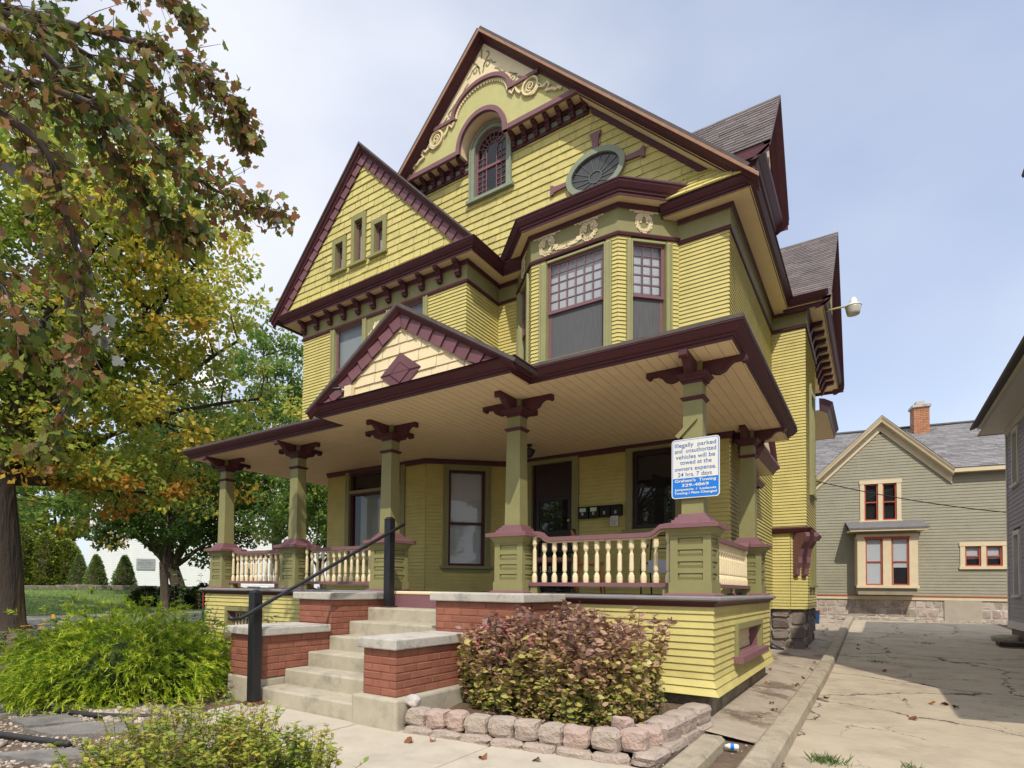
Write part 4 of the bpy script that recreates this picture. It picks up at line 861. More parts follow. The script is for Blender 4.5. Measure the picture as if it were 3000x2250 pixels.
# ================================================================== front steps
def brickwall(m, fr, a0, a1, z0, z1, rg, h=.0735, L=.215):
    """courses of bevelled bricks over a mortar sheet; returns nothing"""
    n = max(1, round((z1-z0)/h)); e = (z1-z0)/n
    m.poly([fr.p(a0, z0, -.0045), fr.p(a1, z0, -.0045), fr.p(a1, z1, -.0045), fr.p(a0, z1, -.0045)], 1)
    for i in range(n):
        x = a0-(L*.5 if i % 2 else 0); zb = z0+i*e
        while x < a1-.005:
            p, q = max(a0, x), min(a1, x+L); x += L
            if q-p < .015: continue
            g = .004; b = .006; c = rg.uniform(-.002, .003)
            P = [(p+(g if p > a0 else 0), zb+g), (q-(g if q < a1 else 0), zb+g), (q-(g if q < a1 else 0), zb+e-g), (p+(g if p > a0 else 0), zb+e-g)]
            cc = ((p+q)/2, zb+e/2); Q = [(x0+(b if x0 < cc[0] and x0 > a0 else (-b if x0 > cc[0] and x0 < a1 else 0))+rg.uniform(-.002, .002)*(a0 < x0 < a1), z_+(b if z_ < cc[1] else -b)+rg.uniform(-.002, .002)) for x0, z_ in P]
            for k in range(4): m.poly([fr.p(*P[k], -.004), fr.p(*P[(k+1) % 4], -.004), fr.p(*Q[(k+1) % 4], c), fr.p(*Q[k], c)])
            m.poly([fr.p(*q_, c) for q_ in Q])
def brickblock(x0, x1, y0, y1, z0, z1, name, parent, seed, faces='flr'):
    m = B(); rg = random.Random(seed)
    brickwall(m, Fr((0, y0, 0), (1, 0, 0), (0, -1, 0)), x0, x1, z0, z1, rg)
    brickwall(m, Fr((x1, 0, 0), (0, 1, 0), (1, 0, 0)), y0, y1, z0, z1, rg); brickwall(m, Fr((x0, 0, 0), (0, -1, 0), (-1, 0, 0)), -y1, -y0, z0, z1, rg)
    m.poly([(x0, y0, z1), (x1, y0, z1), (x1, y1, z1), (x0, y1, z1)], 1)
    o = m.build(name, [BRK, MOR], parent); setrnd(o); return o
ST = thing('front_steps', 'six concrete front steps between red painted brick walls with stone caps', 'steps', (-4.62, 4.9, .13))
SX0, SX1 = -5.376, -3.855
for i in range(6):
    y0 = 3.96+.335*i; zt = .315+.167*i
    m = B(); m.box(SX0-(.0 if i else .0), SX1, y0, y0+(.36 if i < 5 else .46), zt-.30 if i else -.05, zt); m.build('step', CON, ST, bevel=.018)
w = brickblock(-5.98, -5.38, 4.0, 5.0, .40, .866, 'lower_wall', ST, 31); m = B(); m.box(-6.04, -5.33, 3.95, 4.955, .867, .955); m.build('cap', CAPS, w, bevel=.012)
w = brickblock(-3.85, -3.45, 4.0, 5.12, .425, .852, 'lower_wall', ST, 32); m = B(); m.box(-3.905, -3.415, 3.95, 5.11, .853, .95); m.build('cap', CAPS, w, bevel=.012)
w = brickblock(-5.98, -5.382, 5.0, 6.12, .30, 1.252, 'upper_wall', ST, 33); m = B(); m.box(-6.06, -5.34, 4.95, 6.05, 1.253, 1.345); m.build('cap', CAPS, w, bevel=.012)
w = brickblock(-3.852, -2.79, 5.12, 6.12, .30, 1.277, 'upper_wall', ST, 34); m = B(); m.box(-3.905, -2.745, 5.07, 6.05, 1.278, 1.368); m.build('cap', CAPS, w, bevel=.012)
m = B(); m.box(-3.93, -3.375, 3.92, 5.2, -.1, .424); m.box(-3.80, -2.75, 5.2, 6.1, -.1, .30); m.build('plinth', CON, ST, bevel=.025)
m = B(); m.box(-6.0, -5.384, 3.975, 6.1, -.1, .398); m.build('plinth', CON, ST, bevel=.02)
# handrail
HR = thing('stair_handrail', 'black metal handrail with two square posts on the left side of the steps', 'handrail', (-5.3, 3.9, .15))
for x, y, z0, z1 in ((-5.335, 3.86, .16, 1.33), (-5.20, 5.86, 1.151, 2.32)):
    m = B(); m.taper(x, y, z0+.012, z1, .052, .052); m.taper(x, y, z1, z1+.012, .055, .055); m.taper(x, y, z1+.012, z1+.04, .05, .03); p = m.build('post', BLK, HR, bevel=.004)
    m = B(); m.taper(x, y, z0, z0+.02, .085, .083); m.build('base_plate', mat('rusty_plate', (.05, .025, .018), .7, .3, 12, col2=(.16, .06, .03), c2pos=(.5, .6)), p)
    m = B(); m.tube([(x+.05, y, z1-.14), (x+.075, y, z1-.14), (x+.085, y, z1-.10)], .011, 6); m.build('rail_bracket', BLK, p)
m = B(); m.tube([(-5.27, 3.50, 1.085), (-5.265, 3.55, 1.07), (-5.26, 3.62, 1.075), (-5.255, 3.72, 1.12), (-5.25, 3.86, 1.195), (-5.115, 5.86, 2.185), (-5.105, 6.05, 2.275)], .021, 10); m.build('rail', BLK, HR, smooth=True)
# ================================================================== ground and paving
def sst(t): t = max(0., min(1., t)); return t*t*(3-2*t)
def gz_(x, y):
    z = .115
    z += .36*sst((y-10)/15)*sst((x+4)/3)*1.0
    z += .92*sst((-27-x)/11)
    z += .16*sst(1-sqrt((x+16.6)**2+(y-5.6)**2)/2.6)
    return z
def struct(o): o['kind'] = 'structure'; return o
def sheet(name, m_, xs, ys, dz, zf=gz_):
    b = B(); nx, ny = len(xs), len(ys)
    b.v = [(x, y, zf(x, y)+dz) for y in ys for x in xs]
    for j in range(ny-1):
        for i in range(nx-1): b.f.append((j*nx+i, j*nx+i+1, (j+1)*nx+i+1, (j+1)*nx+i)); b.m.append(0)
    return b.build(name, m_, None, True)
def lin(a, b, n): return [a+(b-a)*i/n for i in range(n+1)]
SOIL = mat('garden_soil', (.15, .105, .068), .95, .3, 5, .9, 38, col2=(.095, .065, .045), c2pos=(.42, .6), c2scale=2.2)
xs = sorted(set([-600, -300, -150, -90]+lin(-60, -20, 40)+lin(-19, 8, 54)+[10, 14, 20, 40, 80, 150, 300, 600])); ys = sorted(set([-300, -100, -40, -20]+lin(-10, 32, 84)+[36, 45, 60, 90, 150, 300, 700]))
struct(sheet('ground', SOIL, xs, ys, 0))
# driveway: old concrete with cracks
def crackmat():
    m = mat('cracked_concrete', (.47, .395, .285), .88, .15, 2.2, .7, 110, col2=(.35, .285, .205), c2pos=(.48, .68), c2scale=1.3)
    t = m.node_tree; p = t.nodes['Principled BSDF']; src = p.inputs['Base Color'].links[0].from_socket
    tc = N(t, 'ShaderNodeTexCoord'); nz = N(t, 'ShaderNodeTexNoise'); nz.inputs['Scale'].default_value = 1.6; nz.inputs['Detail'].default_value = 8; nz.inputs['Roughness'].default_value = .62
    t.links.new(tc.outputs['Object'], nz.inputs['Vector'])
    ad = N(t, 'ShaderNodeVectorMath', operation='SCALE'); ad.inputs['Scale'].default_value = .9; t.links.new(nz.outputs['Color'], ad.inputs[0])
    a2 = N(t, 'ShaderNodeVectorMath', operation='ADD'); t.links.new(tc.outputs['Object'], a2.inputs[0]); t.links.new(ad.outputs[0], a2.inputs[1])
    fl = N(t, 'ShaderNodeVectorMath', operation='MULTIPLY'); fl.inputs[1].default_value = (1, .8, 0); t.links.new(a2.outputs[0], fl.inputs[0])
    fac = None
    for sc, wd in ((.42, .006), (1.1, .0035)):
        vo = N(t, 'ShaderNodeTexVoronoi', feature='DISTANCE_TO_EDGE'); vo.inputs['Scale'].default_value = sc; t.links.new(fl.outputs[0], vo.inputs['Vector'])
        mr = N(t, 'ShaderNodeMapRange'); mr.inputs['From Min'].default_value = wd*.35; mr.inputs['From Max'].default_value = wd; t.links.new(vo.outputs['Distance'], mr.inputs[0])
        if sc > 1:  # only parts of the fine net have opened
            n4 = N(t, 'ShaderNodeTexNoise'); n4.inputs['Scale'].default_value = .7; t.links.new(tc.outputs['Object'], n4.inputs['Vector'])
            m4 = N(t, 'ShaderNodeMapRange'); m4.inputs['From Min'].default_value = .5; m4.inputs['From Max'].default_value = .56; m4.inputs['To Min'].default_value = 1; m4.inputs['To Max'].default_value = 0; t.links.new(n4.outputs['Fac'], m4.inputs[0])
            mxx = N(t, 'ShaderNodeMath', operation='MAXIMUM'); t.links.new(mr.outputs[0], mxx.inputs[0]); t.links.new(m4.outputs[0], mxx.inputs[1]); o = mxx.outputs[0]
        else: o = mr.outputs[0]
        if fac is None: fac = o
        else:
            mn = N(t, 'ShaderNodeMath', operation='MINIMUM'); t.links.new(fac, mn.inputs[0]); t.links.new(o, mn.inputs[1]); fac = mn.outputs[0]
    mx = N(t, 'ShaderNodeMix', data_type='RGBA'); mx.inputs['A'].default_value = (.07, .055, .04, 1); t.links.new(fac, mx.inputs['Factor']); t.links.new(src, mx.inputs['B']); t.links.new(mx.outputs['Result'], p.inputs['Base Color'])
    b = N(t, 'ShaderNodeBump'); b.inputs['Strength'].default_value = .8; b.inputs['Distance'].default_value = .02; t.links.new(fac, b.inputs['Height']); old = p.inputs['Normal'].links[0].from_socket; t.links.new(old, b.inputs['Normal']); t.links.new(b.outputs[0], p.inputs['Normal'])
    return m
struct(sheet('driveway', crackmat(), lin(-.575, 3.0, 10), lin(-8, 25.2, 50), .006))
GRV = mat('gravel_paving', (.25, .225, .20), .95, .38, 40, .9, 55, col2=(.16, .145, .135), c2pos=(.45, .6), c2scale=1.2)
struct(sheet('gravel_lane', GRV, lin(-12, 30, 40), lin(25.2, 40, 12), .006))
CRB = mat('curb_concrete', (.37, .315, .225), .9, .2, 5, .7, 70, col2=(.24, .20, .145), c2pos=(.5, .65), c2scale=4)
def curb(x0, x1, y0, y1, h, name, n):
    b = B(); ysl = lin(y0, y1, n); rg = random.Random(9)
    for i in range(n):
        def ring(y):
            z = gz_(x1, y); j = rg.uniform(-.006, .006); return z, j
        if i == 0: z0, j0 = ring(ysl[0])
        z1, j1 = ring(ysl[i+1])
        def P(y, z, j): return [(x0, y, z-.12), (x0, y, z+h-.015), (x0+.02, y, z+h+j), (x1-.03, y, z+h+j), (x1, y, z+h-.03+j), (x1+.02, y, z-.12)]
        A, Q = P(ysl[i], z0, j0), P(ysl[i+1], z1, j1)
        for k in range(5): b.poly([A[k], Q[k], Q[k+1], A[k+1]])
        if i == 0: b.poly(A)
        if i == n-1: b.poly(Q[::-1])
        z0, j0 = z1, j1
    return struct(b.build(name, CRB))
curb(-.75, -.575, -6, 24.2, .135, 'driveway_curb', 60); curb(-1.18, -1.0, -6, 5.35, .10, 'bed_curb', 16)
# concrete apron beside the house
APR = mat('worn_apron', (.36, .30, .225), .9, .2, 4, .6, 60, col2=(.16, .115, .08), c2pos=(.52, .62), c2scale=1.5)
b = B(); ysl = lin(5.6, 24, 40)
for i in range(40):
    ya, yb = ysl[i], ysl[i+1]
    b.poly([(-1.5, ya, gz_(-1.5, ya)+.10), (-.75, ya, gz_(-.75, ya)+.012), (-.75, yb, gz_(-.75, yb)+.012), (-1.5, yb, gz_(-1.5, yb)+.10)])
    b.poly([(-1.5, ya, gz_(-1.5, ya)+.10), (-1.5, yb, gz_(-1.5, yb)+.10), (-2.2, yb, gz_(-1.5, yb)+.12), (-2.2, ya, gz_(-1.5, ya)+.12)])
struct(b.build('side_apron', APR))
# front walk slabs
WLK = mat('walk_concrete', (.47, .415, .325), .88, .10, 3, .4, 150, col2=(.37, .315, .24), c2pos=(.5, .72), c2scale=1.4)
b = B()
for (x0, x1, y0, y1) in ((-3.85, -2.5, 2.42, 4.05), (-3.85, -2.5, .9, 2.41), (-2.49, -1.19, 2.42, 4.25), (-2.49, -1.19, .9, 2.41), (-3.85, -2.5, -2, .89), (-2.49, -1.19, -2, .89)): b.box(x0, x1, y0, y1, .0, .148)
b.prism([(-5.5, 3.955, 0), (-5.44, 3.40, 0), (-3.86, 2.10, 0), (-3.86, 3.955, 0)], (0, 0, .148))
struct(b.build('front_walk', WLK, bevel=.008))
ASP = mat('grey_road', (.27, .25, .225), .9, .14, 1.2, .3, 60, col2=(.17, .15, .13), c2pos=(.5, .6), c2scale=.5)
struct(sheet('side_road', ASP, lin(-26.6, -18.9, 8), lin(-30, 60, 45), .006))
LWN = mat('lawn_grass', (.14, .20, .04), .9, .22, 2.2, .9, 55, col2=(.10, .155, .03), c2pos=(.45, .6), c2scale=.6)
o = sheet('lawn', LWN, lin(-60, -26.9, 40), lin(-40, 70, 60), .01); struct(o)
# retaining row of long flat stones at the top of the lawn
SLT = mat('lawn_edging_stone', (.28, .24, .20), .9, .3, 5, .5, 30)
for i in range(26):
    y = 4+i*1.0; b = B(); rg = random.Random(i); b.box(-38.5+rg.uniform(-.1, .1), -38.1, y, y+rg.uniform(.85, .97), gz_(-38.3, y)-.05, gz_(-38.3, y)+rg.uniform(.22, .32)); tag(b.build('edging_stone', SLT, bevel=.03), 'long flat grey stone in the low edging at the top of the far lawn', 'edging stone', 'edging stones along the far lawn')
# ---- front bed: soil, tumbled blocks
b = B(); pts = [(-3.38, 4.02), (-1.55, 4.36), (-1.33, 6.2), (-3.4, 6.2)]
n = 12
def bedp(s, t):
    a = Vector(pts[0]).lerp(Vector(pts[1]), s); c = Vector(pts[3]).lerp(Vector(pts[2]), s); p = a.lerp(c, t); return (p.x, p.y, .20+.09*t+.012*sin(9*s+4*t)+.01*sin(17*t+5*s))
for i in range(n):
    for j in range(n): b.poly([bedp(i/n, j/n), bedp((i+1)/n, j/n), bedp((i+1)/n, (j+1)/n), bedp(i/n, (j+1)/n)])
struct(b.build('flower_bed', mat('bed_mulch', (.17, .115, .07), .95, .35, 14, 1., 45, col2=(.11, .07, .045), c2pos=(.4, .6), c2scale=3), smooth=True))
TUM = mat('tumbled_block', (.40, .325, .265), .92, .2, 6, .8, 48, col2=(.30, .24, .195), c2pos=(.45, .62), c2scale=5); TUP = mat('pink_tumbled_block', (.44, .32, .27), .92, .22, 6, .8, 48, col2=(.36, .265, .215), c2pos=(.4, .65), c2scale=4)
def tumbled(sx, sy, sz, seed, k=.18, n=4, pw=4):
    """rough rounded block, base at z=0"""
    rg = random.Random(seed); b = B(); idx = {}
    ph = [rg.uniform(0, 6) for _ in range(6)]
    def vert(i, j, l):
        if (i, j, l) in idx: return idx[(i, j, l)]
        p = Vector((2*i/n-1, 2*j/n-1, 2*l/n-1)); q = Vector([c*abs(c)**.0 for c in p]); L = max(.001, (abs(p.x)**pw+abs(p.y)**pw+abs(p.z)**pw)**(1/pw)); q = p/L*(1-k)+p*k
        q *= 1+.05*sin(3*p.x+ph[0])*sin(3*p.y+ph[1])+.05*sin(4*p.z+ph[2]+2*p.x)+rg.uniform(-.03, .03)
        idx[(i, j, l)] = len(b.v); b.v.append((q.x*sx/2, q.y*sy/2, (q.z+1)*sz/2)); return idx[(i, j, l)]
    for i in range(n):
        for j in range(n):
            for f in ((i, j, 0, 0), (i, j, n, 0), (i, 0, j, 1), (i, n, j, 1), (0, i, j, 2), (n, i, j, 2)):
                if f[3] == 0: q = [(i, j, f[2]), (i+1, j, f[2]), (i+1, j+1, f[2]), (i, j+1, f[2])]; fl = f[2] == 0
                elif f[3] == 1: q = [(i, f[1], j), (i+1, f[1], j), (i+1, f[1], j+1), (i, f[1], j+1)]; fl = f[1] == n
                else: q = [(f[0], i, j), (f[0], i+1, j), (f[0], i+1, j+1), (f[0], i, j+1)]; fl = f[0] == 0
                ids = [vert(*c) for c in q]; b.f.append(tuple(ids[::-1] if fl else ids)); b.m.append(0)
    return b
def stone(x, y, z, sx, sy, sz, rz, seed, mt, label, grp, name='edging_block'):
    o = tumbled(sx, sy, sz, seed).build(name, mt); o.location = (x, y, z); o.rotation_euler = (0, 0, rz); return tag(o, label, 'edging block' if 'block' in name else 'stone', grp)
GB = 'tumbled blocks edging the flower bed'
desc = ['grey end block beside the step plinth, under the round cobble', 'pinkish block second from the step plinth in the front row', 'small pink block third from the step plinth', 'broad grey-brown block fourth from the step plinth', 'wide dark-faced block near the middle of the front row', 'square block with crumbling lower edge, sixth in the front row', 'yellowish-faced block seventh in the front row', 'block with pink left side, eighth in the front row', 'last front block, dark faced, before the corner pair']
x = -3.36; ang = math.atan2(.30, 1.86)
for i, w in enumerate((.2, .2, .17, .21, .235, .205, .195, .215, .22)):
    c = x+w/2; y = 4.09+(c+3.38)*.16
    stone(c, y, .185+.006*(i % 3), w*1.0, .20, .165, ang+rnd.uniform(-.06, .06), 50+i, TUP if i in (1, 2, 7) else TUM, desc[i], GB); x += w*.985
for i, (x, y, s, l) in enumerate(((-1.475, 4.50, .21, 'rough pink corner block turned sideways at the bed corner'), (-1.43, 4.70, .2, 'pinkish block just behind the corner of the bed'), (-1.62, 4.66, .15, 'small loose pink block lying inside the bed corner'))): stone(x, y, .19 if i < 2 else .24, s, s, .17, .6*i, 70+i, TUP, l, GB)
for i, (y, l) in enumerate(((4.98, 'long flat-topped block, nearest on the right side of the bed'), (5.36, 'middle long block on the right side of the bed'), (5.76, 'farthest long block on the right side, against the porch footing'))): stone(-1.40+.03*i, y, .20, .235, .39, .17, -.06, 80+i, TUM, l, GB)
LC = 'half buried bottom course under the bed edging'
for i in range(7):
    stone(-3.2+i*.27, 4.02+(i*.27+.15)*.155, .10, .27, .17, .105, ang, 90+i, TUM, 'half buried block in the bottom course under the bed edging', LC)
for i in range(4): stone(-1.36+.02*i, 4.55+i*.4, .10, .2, .4, .12, -.06, 100+i, TUM, 'half buried block in the bottom course under the bed edging', LC)
COB = mat('white_cobble', (.46, .42, .385), .75, .22, 9, .4, 40, col2=(.60, .57, .53), c2pos=(.5, .62), c2scale=8)
o = tumbled(.15, .13, .11, 7, k=-.0, n=8, pw=2.1).build('cobble', COB, None, True); o.location = (-3.33, 4.10, .345); tag(o, 'round pale cobble sitting on the end block beside the steps', 'stone')
# ---- flagstones, rubber edging, pebbles on the left
FLG = mat('slate_flagstone', (.20, .185, .165), .8, .2, 3, .5, 30, col2=(.135, .125, .115), c2pos=(.48, .62), c2scale=2.5)
fl = [([(-5.95, 1.95), (-5.55, 2.02), (-5.18, 2.36), (-5.02, 2.72), (-5.38, 2.70), (-5.80, 2.42)], 'large kidney-shaped slate flagstone by the yellow-green bush'),
      ([(-5.0, 2.4), (-4.62, 2.72), (-4.6, 3.05), (-4.85, 3.0), (-5.08, 2.75)], 'narrow flagstone between the big slate and the walk'),
      ([(-6.5, 2.0), (-6.05, 2.0), (-5.88, 2.40), (-6.35, 2.42)], 'small tan flagstone inside the rubber edging curve'),
      ([(-6.7, 1.55), (-6.25, 1.62), (-6.2, 1.85), (-6.75, 1.88)], 'flagstone half cut off by the left edge of the view'),
      ([(-7.9, 2.1), (-7.5, 2.2), (-7.3, 2.62), (-7.75, 2.6)], 'dark flagstone left of the bush'),
      ([(-8.6, 2.3), (-8.05, 2.3), (-7.85, 2.75), (-8.4, 2.9)], 'far dark flagstone near the pebbles'),
      ([(-5.3, 1.50), (-4.7, 1.72), (-4.45, 2.32), (-4.82, 2.22)], 'pale slab at the edge of the walk by the spirea'),
      ([(-7.2, 1.9), (-6.75, 1.95), (-6.72, 2.3), (-7.15, 2.35)], 'grey flagstone beside the end of the rubber edging')]
for p, l in fl:
    b = B(); rg = random.Random(len(l)); q = []
    for i in range(len(p)):
        a, c = Vector(p[i]), Vector(p[(i+1) % len(p)])
        for k in range(3): v = a.lerp(c, k/3); q.append((v.x+rg.uniform(-.015, .015), v.y+rg.uniform(-.015, .015), .10))
    b.prism(q[::-1], (0, 0, .048)); tag(b.build('flagstone', FLG, bevel=.008), l, 'flagstone', 'flagstones in the garden path')
RUB = mat('rubber_edging', (.03, .03, .032), .55, .3, 20, .2, 60)
def smoothpath(p, k=6):
    out = []; n = len(p)
    for i in range(n-1):
        a, b_, c, d = [Vector(p[max(0, min(n-1, j))]) for j in (i-1, i, i+1, i+2)]
        for s in range(k):
            t = s/k; out.append(.5*((2*b_)+(c-a)*t+(2*a-5*b_+4*c-d)*t*t+(3*b_-a-3*c+d)*t**3))
    out.append(Vector(p[-1])); return out
for p, l in (([(-8.2, 3.0, .14), (-7.75, 2.75, .14), (-7.45, 2.62, .14), (-7.38, 2.46, .145), (-7.1, 2.36, .15), (-6.6, 2.42, .15), (-6.13, 2.53, .15), (-5.75, 2.74, .15), (-5.5, 2.98, .15)], 'black rubber edging curving in front of the yellow-green bush'), ([(-7.2, 1.35, .14), (-6.4, 1.55, .145), (-5.86, 1.75, .15), (-5.45, 1.88, .15), (-5.1, 1.99, .15)], 'short black rubber edging between flagstones at lower left')):
    b = B(); b.tube(smoothpath(p), .026, 8); tag(b.build('rubber_edging', RUB, None, True), l, 'edging')
def npmesh(name, V, F, mats, attrs=None, parent=None, smooth=False):
    """V (n,3), F (m,k) all faces the same size"""
    me = bpy.data.meshes.new(name); n, k = F.shape
    me.vertices.add(len(V)); me.vertices.foreach_set('co', V.astype(np.float32).ravel())
    me.loops.add(n*k); me.loops.foreach_set('vertex_index', F.astype(np.int32).ravel())
    me.polygons.add(n); me.polygons.foreach_set('loop_start', np.arange(0, n*k, k, dtype=np.int32))
    if not isinstance(mats, (list, tuple)): mats = [mats]
    for q in mats: me.materials.append(q)
    for a, v in (attrs or {}).items():
        at = me.attributes.new(a, 'FLOAT', 'FACE'); at.data.foreach_set('value', np.asarray(v, np.float32))
    if smooth: me.polygons.foreach_set('use_smooth', np.ones(n, bool))
    me.update(calc_edges=True); me.validate()
    return link(name, me, parent)
ICO = None
def pebbles(name, pos, size, mt, seed):
    R = np.random.default_rng(seed); t = (1+5**.5)/2
    iv = np.array([(-1, t, 0), (1, t, 0), (-1, -t, 0), (1, -t, 0), (0, -1, t), (0, 1, t), (0, -1, -t), (0, 1, -t), (t, 0, -1), (t, 0, 1), (-t, 0, -1), (-t, 0, 1)])/1.9
    fc = np.array([(0, 11, 5), (0, 5, 1), (0, 1, 7), (0, 7, 10), (0, 10, 11), (1, 5, 9), (5, 11, 4), (11, 10, 2), (10, 7, 6), (7, 1, 8), (3, 9, 4), (3, 4, 2), (3, 2, 6), (3, 6, 8), (3, 8, 9), (4, 9, 5), (2, 4, 11), (6, 2, 10), (8, 6, 7), (9, 8, 1)])
    n = len(pos); sc = size[:, None]*R.uniform(.6, 1.3, (n, 3))*np.array([1, 1, .6]); a = R.uniform(0, 6.28, n)
    v = iv[None]*sc[:, None, :]*R.uniform(.85, 1.15, (n, 12, 1)); c, s = np.cos(a)[:, None], np.sin(a)[:, None]
    x = v[..., 0]*c-v[..., 1]*s; y = v[..., 0]*s+v[..., 1]*c
    v = np.stack([x, y, v[..., 2]], -1)+pos[:, None, :]
    F = (fc[None]+np.arange(n)[:, None, None]*12).reshape(-1, 3)
    return npmesh(name, v.reshape(-1, 3), F, mt, {'rnd': np.repeat(R.random(n), 20)}, smooth=True)
R = np.random.default_rng(5)
PEB = mat('river_pebbles', (.36, .30, .235), .75, .2, 12, .3, 40, rattr=.5)
def scatter(n, x0, x1, y0, y1, keep=None):
    p = np.stack([R.uniform(x0, x1, n), R.uniform(y0, y1, n)], 1)
    if keep is not None: p = p[np.array([keep(a, c) for a, c in p])]
    return p
p1_ = scatter(7600, -8.8, -3.8, .9, 3.4, lambda a, c: c < 2.06-.823*(a+3.86)-.02 or a < -5.45)
o = pebbles('pea_gravel', np.c_[p1_, np.full(len(p1_), .118)], R.uniform(.010, .024, len(p1_)), PEB, 1); o['kind'] = 'stuff'
p2_ = np.concatenate([scatter(330, -7.4, -5.5, 2.45, 3.2, lambda a, c: c > 2.5+.25*max(0, a+6.1)), scatter(420, -9.6, -7.7, 2.3, 3.6), scatter(60, -6.3, -5.4, 1.2, 1.7)])
o = pebbles('river_stones', np.c_[p2_, np.full(len(p2_), .13)], R.uniform(.03, .065, len(p2_)), PEB, 2); o['kind'] = 'stuff'
p3_ = scatter(2200, -3.3, -.76, 3.9, 24, lambda a, c: a > -1.25 or (a < -1.7 and c < 5.2 and c > 4.3))
o = pebbles('loose_grit', np.c_[p3_, np.array([(.205+.045*(c-4.2)) if a < -1.5 else gz_(a, c)+.015+max(0, -.75-a)*.11 for a, c in p3_])], R.uniform(.004, .012, len(p3_)), PEB, 3); o['kind'] = 'stuff'
p4_ = scatter(2600, -2.5, 4.2, 25.0, 27.4)
o = pebbles('lane_gravel', np.c_[p4_, np.array([gz_(a, c)+.01 for a, c in p4_])], R.uniform(.012, .03, len(p4_)), PEB, 4); o['kind'] = 'stuff'
# ================================================================== neighbouring buildings
GSD = mat('grey_green_siding', (.30, .28, .20), .6, .09, 3, .25, 60, col2=(.26, .245, .17), c2scale=1.2); TRM = mat('buff_trim', (.66, .55, .36), .55, .07, 4, .1, 50); RDS = mat('red_sash', (.40, .085, .05), .5, .1, 4); RF2 = mat('grey_roof_shingle', (.20, .19, .19), .9, .18, 6, .4, 90, rattr=.25)
BH = thing('grey_green_house', 'grey-green clapboard house with buff trim and red sashes behind the driveway', 'house', (3, 27, .4), 0)
A10 = rad(10); BU = Vector((cos(A10), sin(A10), 0)); BN = Vector((sin(A10), -cos(A10), 0)); BO = -BN*26
FB = Fr(BO, BU, BN)
m = B(); zp, zs_ = 7.22, .985; cpk = 4.80
def lf(z): return 2.0 if z < 5.6 else cpk-max(.01, (zp+.1-z)/zs_)
def rf(z): return 12.5 if z < 5.6 else cpk+max(.01, (zp+.1-z)/zs_)
courses(m, FB, 1.33, 5.6, .108, -3.0, 12.5, [(4.22, 5.35, 4.0, 5.5), (7.03, 8.2, 2.3, 3.18)], lip=.016); courses(m, FB, 5.6, 7.2, .108, lf, rf, lip=.016)
m.build('wall', GSD, BH)
m = B(); FB.blk(m, -3, 12.5, 1.19, 1.31, -.02, .035); FB.blk(m, -3, 12.5, 1.311, 1.345, -.02, .06, 1); m.build('water_table', [TRM, RDS], BH)
FST = mat('pale_rubble', (.42, .36, .295), .9, .3, 3.2, .9, 12, col2=(.36, .245, .195), c2pos=(.48, .62), c2scale=2.4, rattr=.3); m = B()
FSM = mat('smeared_mortar', (.46, .41, .34), .9, .2, 4, .5, 30, col2=(.36, .29, .23), c2scale=3); stonewall(m, FB, -3, 12.5, .2, 1.188, random.Random(6), .2, .42, .3); o = m.build('stone_foundation', [FST, FSM], BH); setrnd(o)
m = B(); FB.blk(m, 6.55, 7.55, .35, 1.187, -.02, .03); m.build('foundation_patch', mat('patch_mortar', (.40, .35, .275), .9, .1, 4, .3, 60), BH)
m = B(); rake(m, FB, cpk, 7.78, 2.0, 1.02, [(.0, .50), (.05, .50), (.06, .24), (.26, .20), (.28, .12), (.32, .04), (.33, 0), (.0, -.02)], 0); m.build('rake_board', TRM, BH)
m = B(); FB.blk(m, 6.80, 12.5, 5.60, 5.74, 0, .28); m.build('eave_board', TRM, BH); m = B(); FB.blk(m, -3, 2.80, 5.60, 5.74, 0, .28); m.build('eave_board', TRM, BH)
def rfs(m, a0, a1, z0, z1, c0, c1, seed):
    o0 = FB.p(0, z0, c0); v = Vector((0, 0, z1-z0))+BN*(c1-c0); L_ = v.length; fr = Fr(o0, BU, v.cross(BU)*-1 if v.cross(BU).z < 0 else v.cross(BU), v)
    zz = lambda v: max(0., 7.8-(z0+(z1-z0)*v/L_))/1.02
    courses(m, fr, 0, L_, .16, (lambda v: cpk+zz(v)) if a0 > 4 else a0, (lambda v: cpk-zz(v)) if a0 < 0 else a1, lip=.015, pieces=(.2, .55), rg=random.Random(seed))
m = B(); rfs(m, 5.2, 12.5, 5.75, 8.35, .30, -4.5, 1); rfs(m, -3, 4.4, 5.75, 8.35, .30, -4.5, 2)
FBb = Fr(FB.p(0, 7.36, -4.5), BU, BN)
m.poly([FB.p(cpk, 7.80, .34), FB.p(cpk+2.03, 5.73, .34), FB.p(cpk+2.03, 5.73, -4), FB.p(cpk, 7.80, -4)]); m.poly([FB.p(cpk, 7.80, .34), FB.p(cpk-2.03, 5.73, .34), FB.p(cpk-2.03, 5.73, -4), FB.p(cpk, 7.80, -4)]); m.poly([FB.p(-3, 8.35, -4.45), FB.p(12.5, 8.35, -4.45), FB.p(12.5, 5.7, -9.5), FB.p(-3, 5.7, -9.5)])
o = m.build('roof', RF2, BH); setrnd(o)
m = B(); FB.blk(m, -3, 12.5, 8.345, 8.40, -4.62, -4.38); m.build('ridge_cap', RF2, BH)
CHB = mat('tan_chimney_brick', (.40, .19, .10), .8, .2, 6, .4, 60, rattr=.2); m = B(); rg = random.Random(2); cf = Fr(FB.p(6.58, 0, -3.6), BU, BN); brickwall(m, cf, 0, .50, 7.7, 8.95, rg, .075, .2); cs = Fr(FB.p(6.58, 0, -3.6), -BN, -BU); brickwall(m, cs, 0, .6, 7.7, 8.95, rg, .075, .2); cf.blk(m, .01, .49, 7.3, 8.95, -.6, -.01, 1)
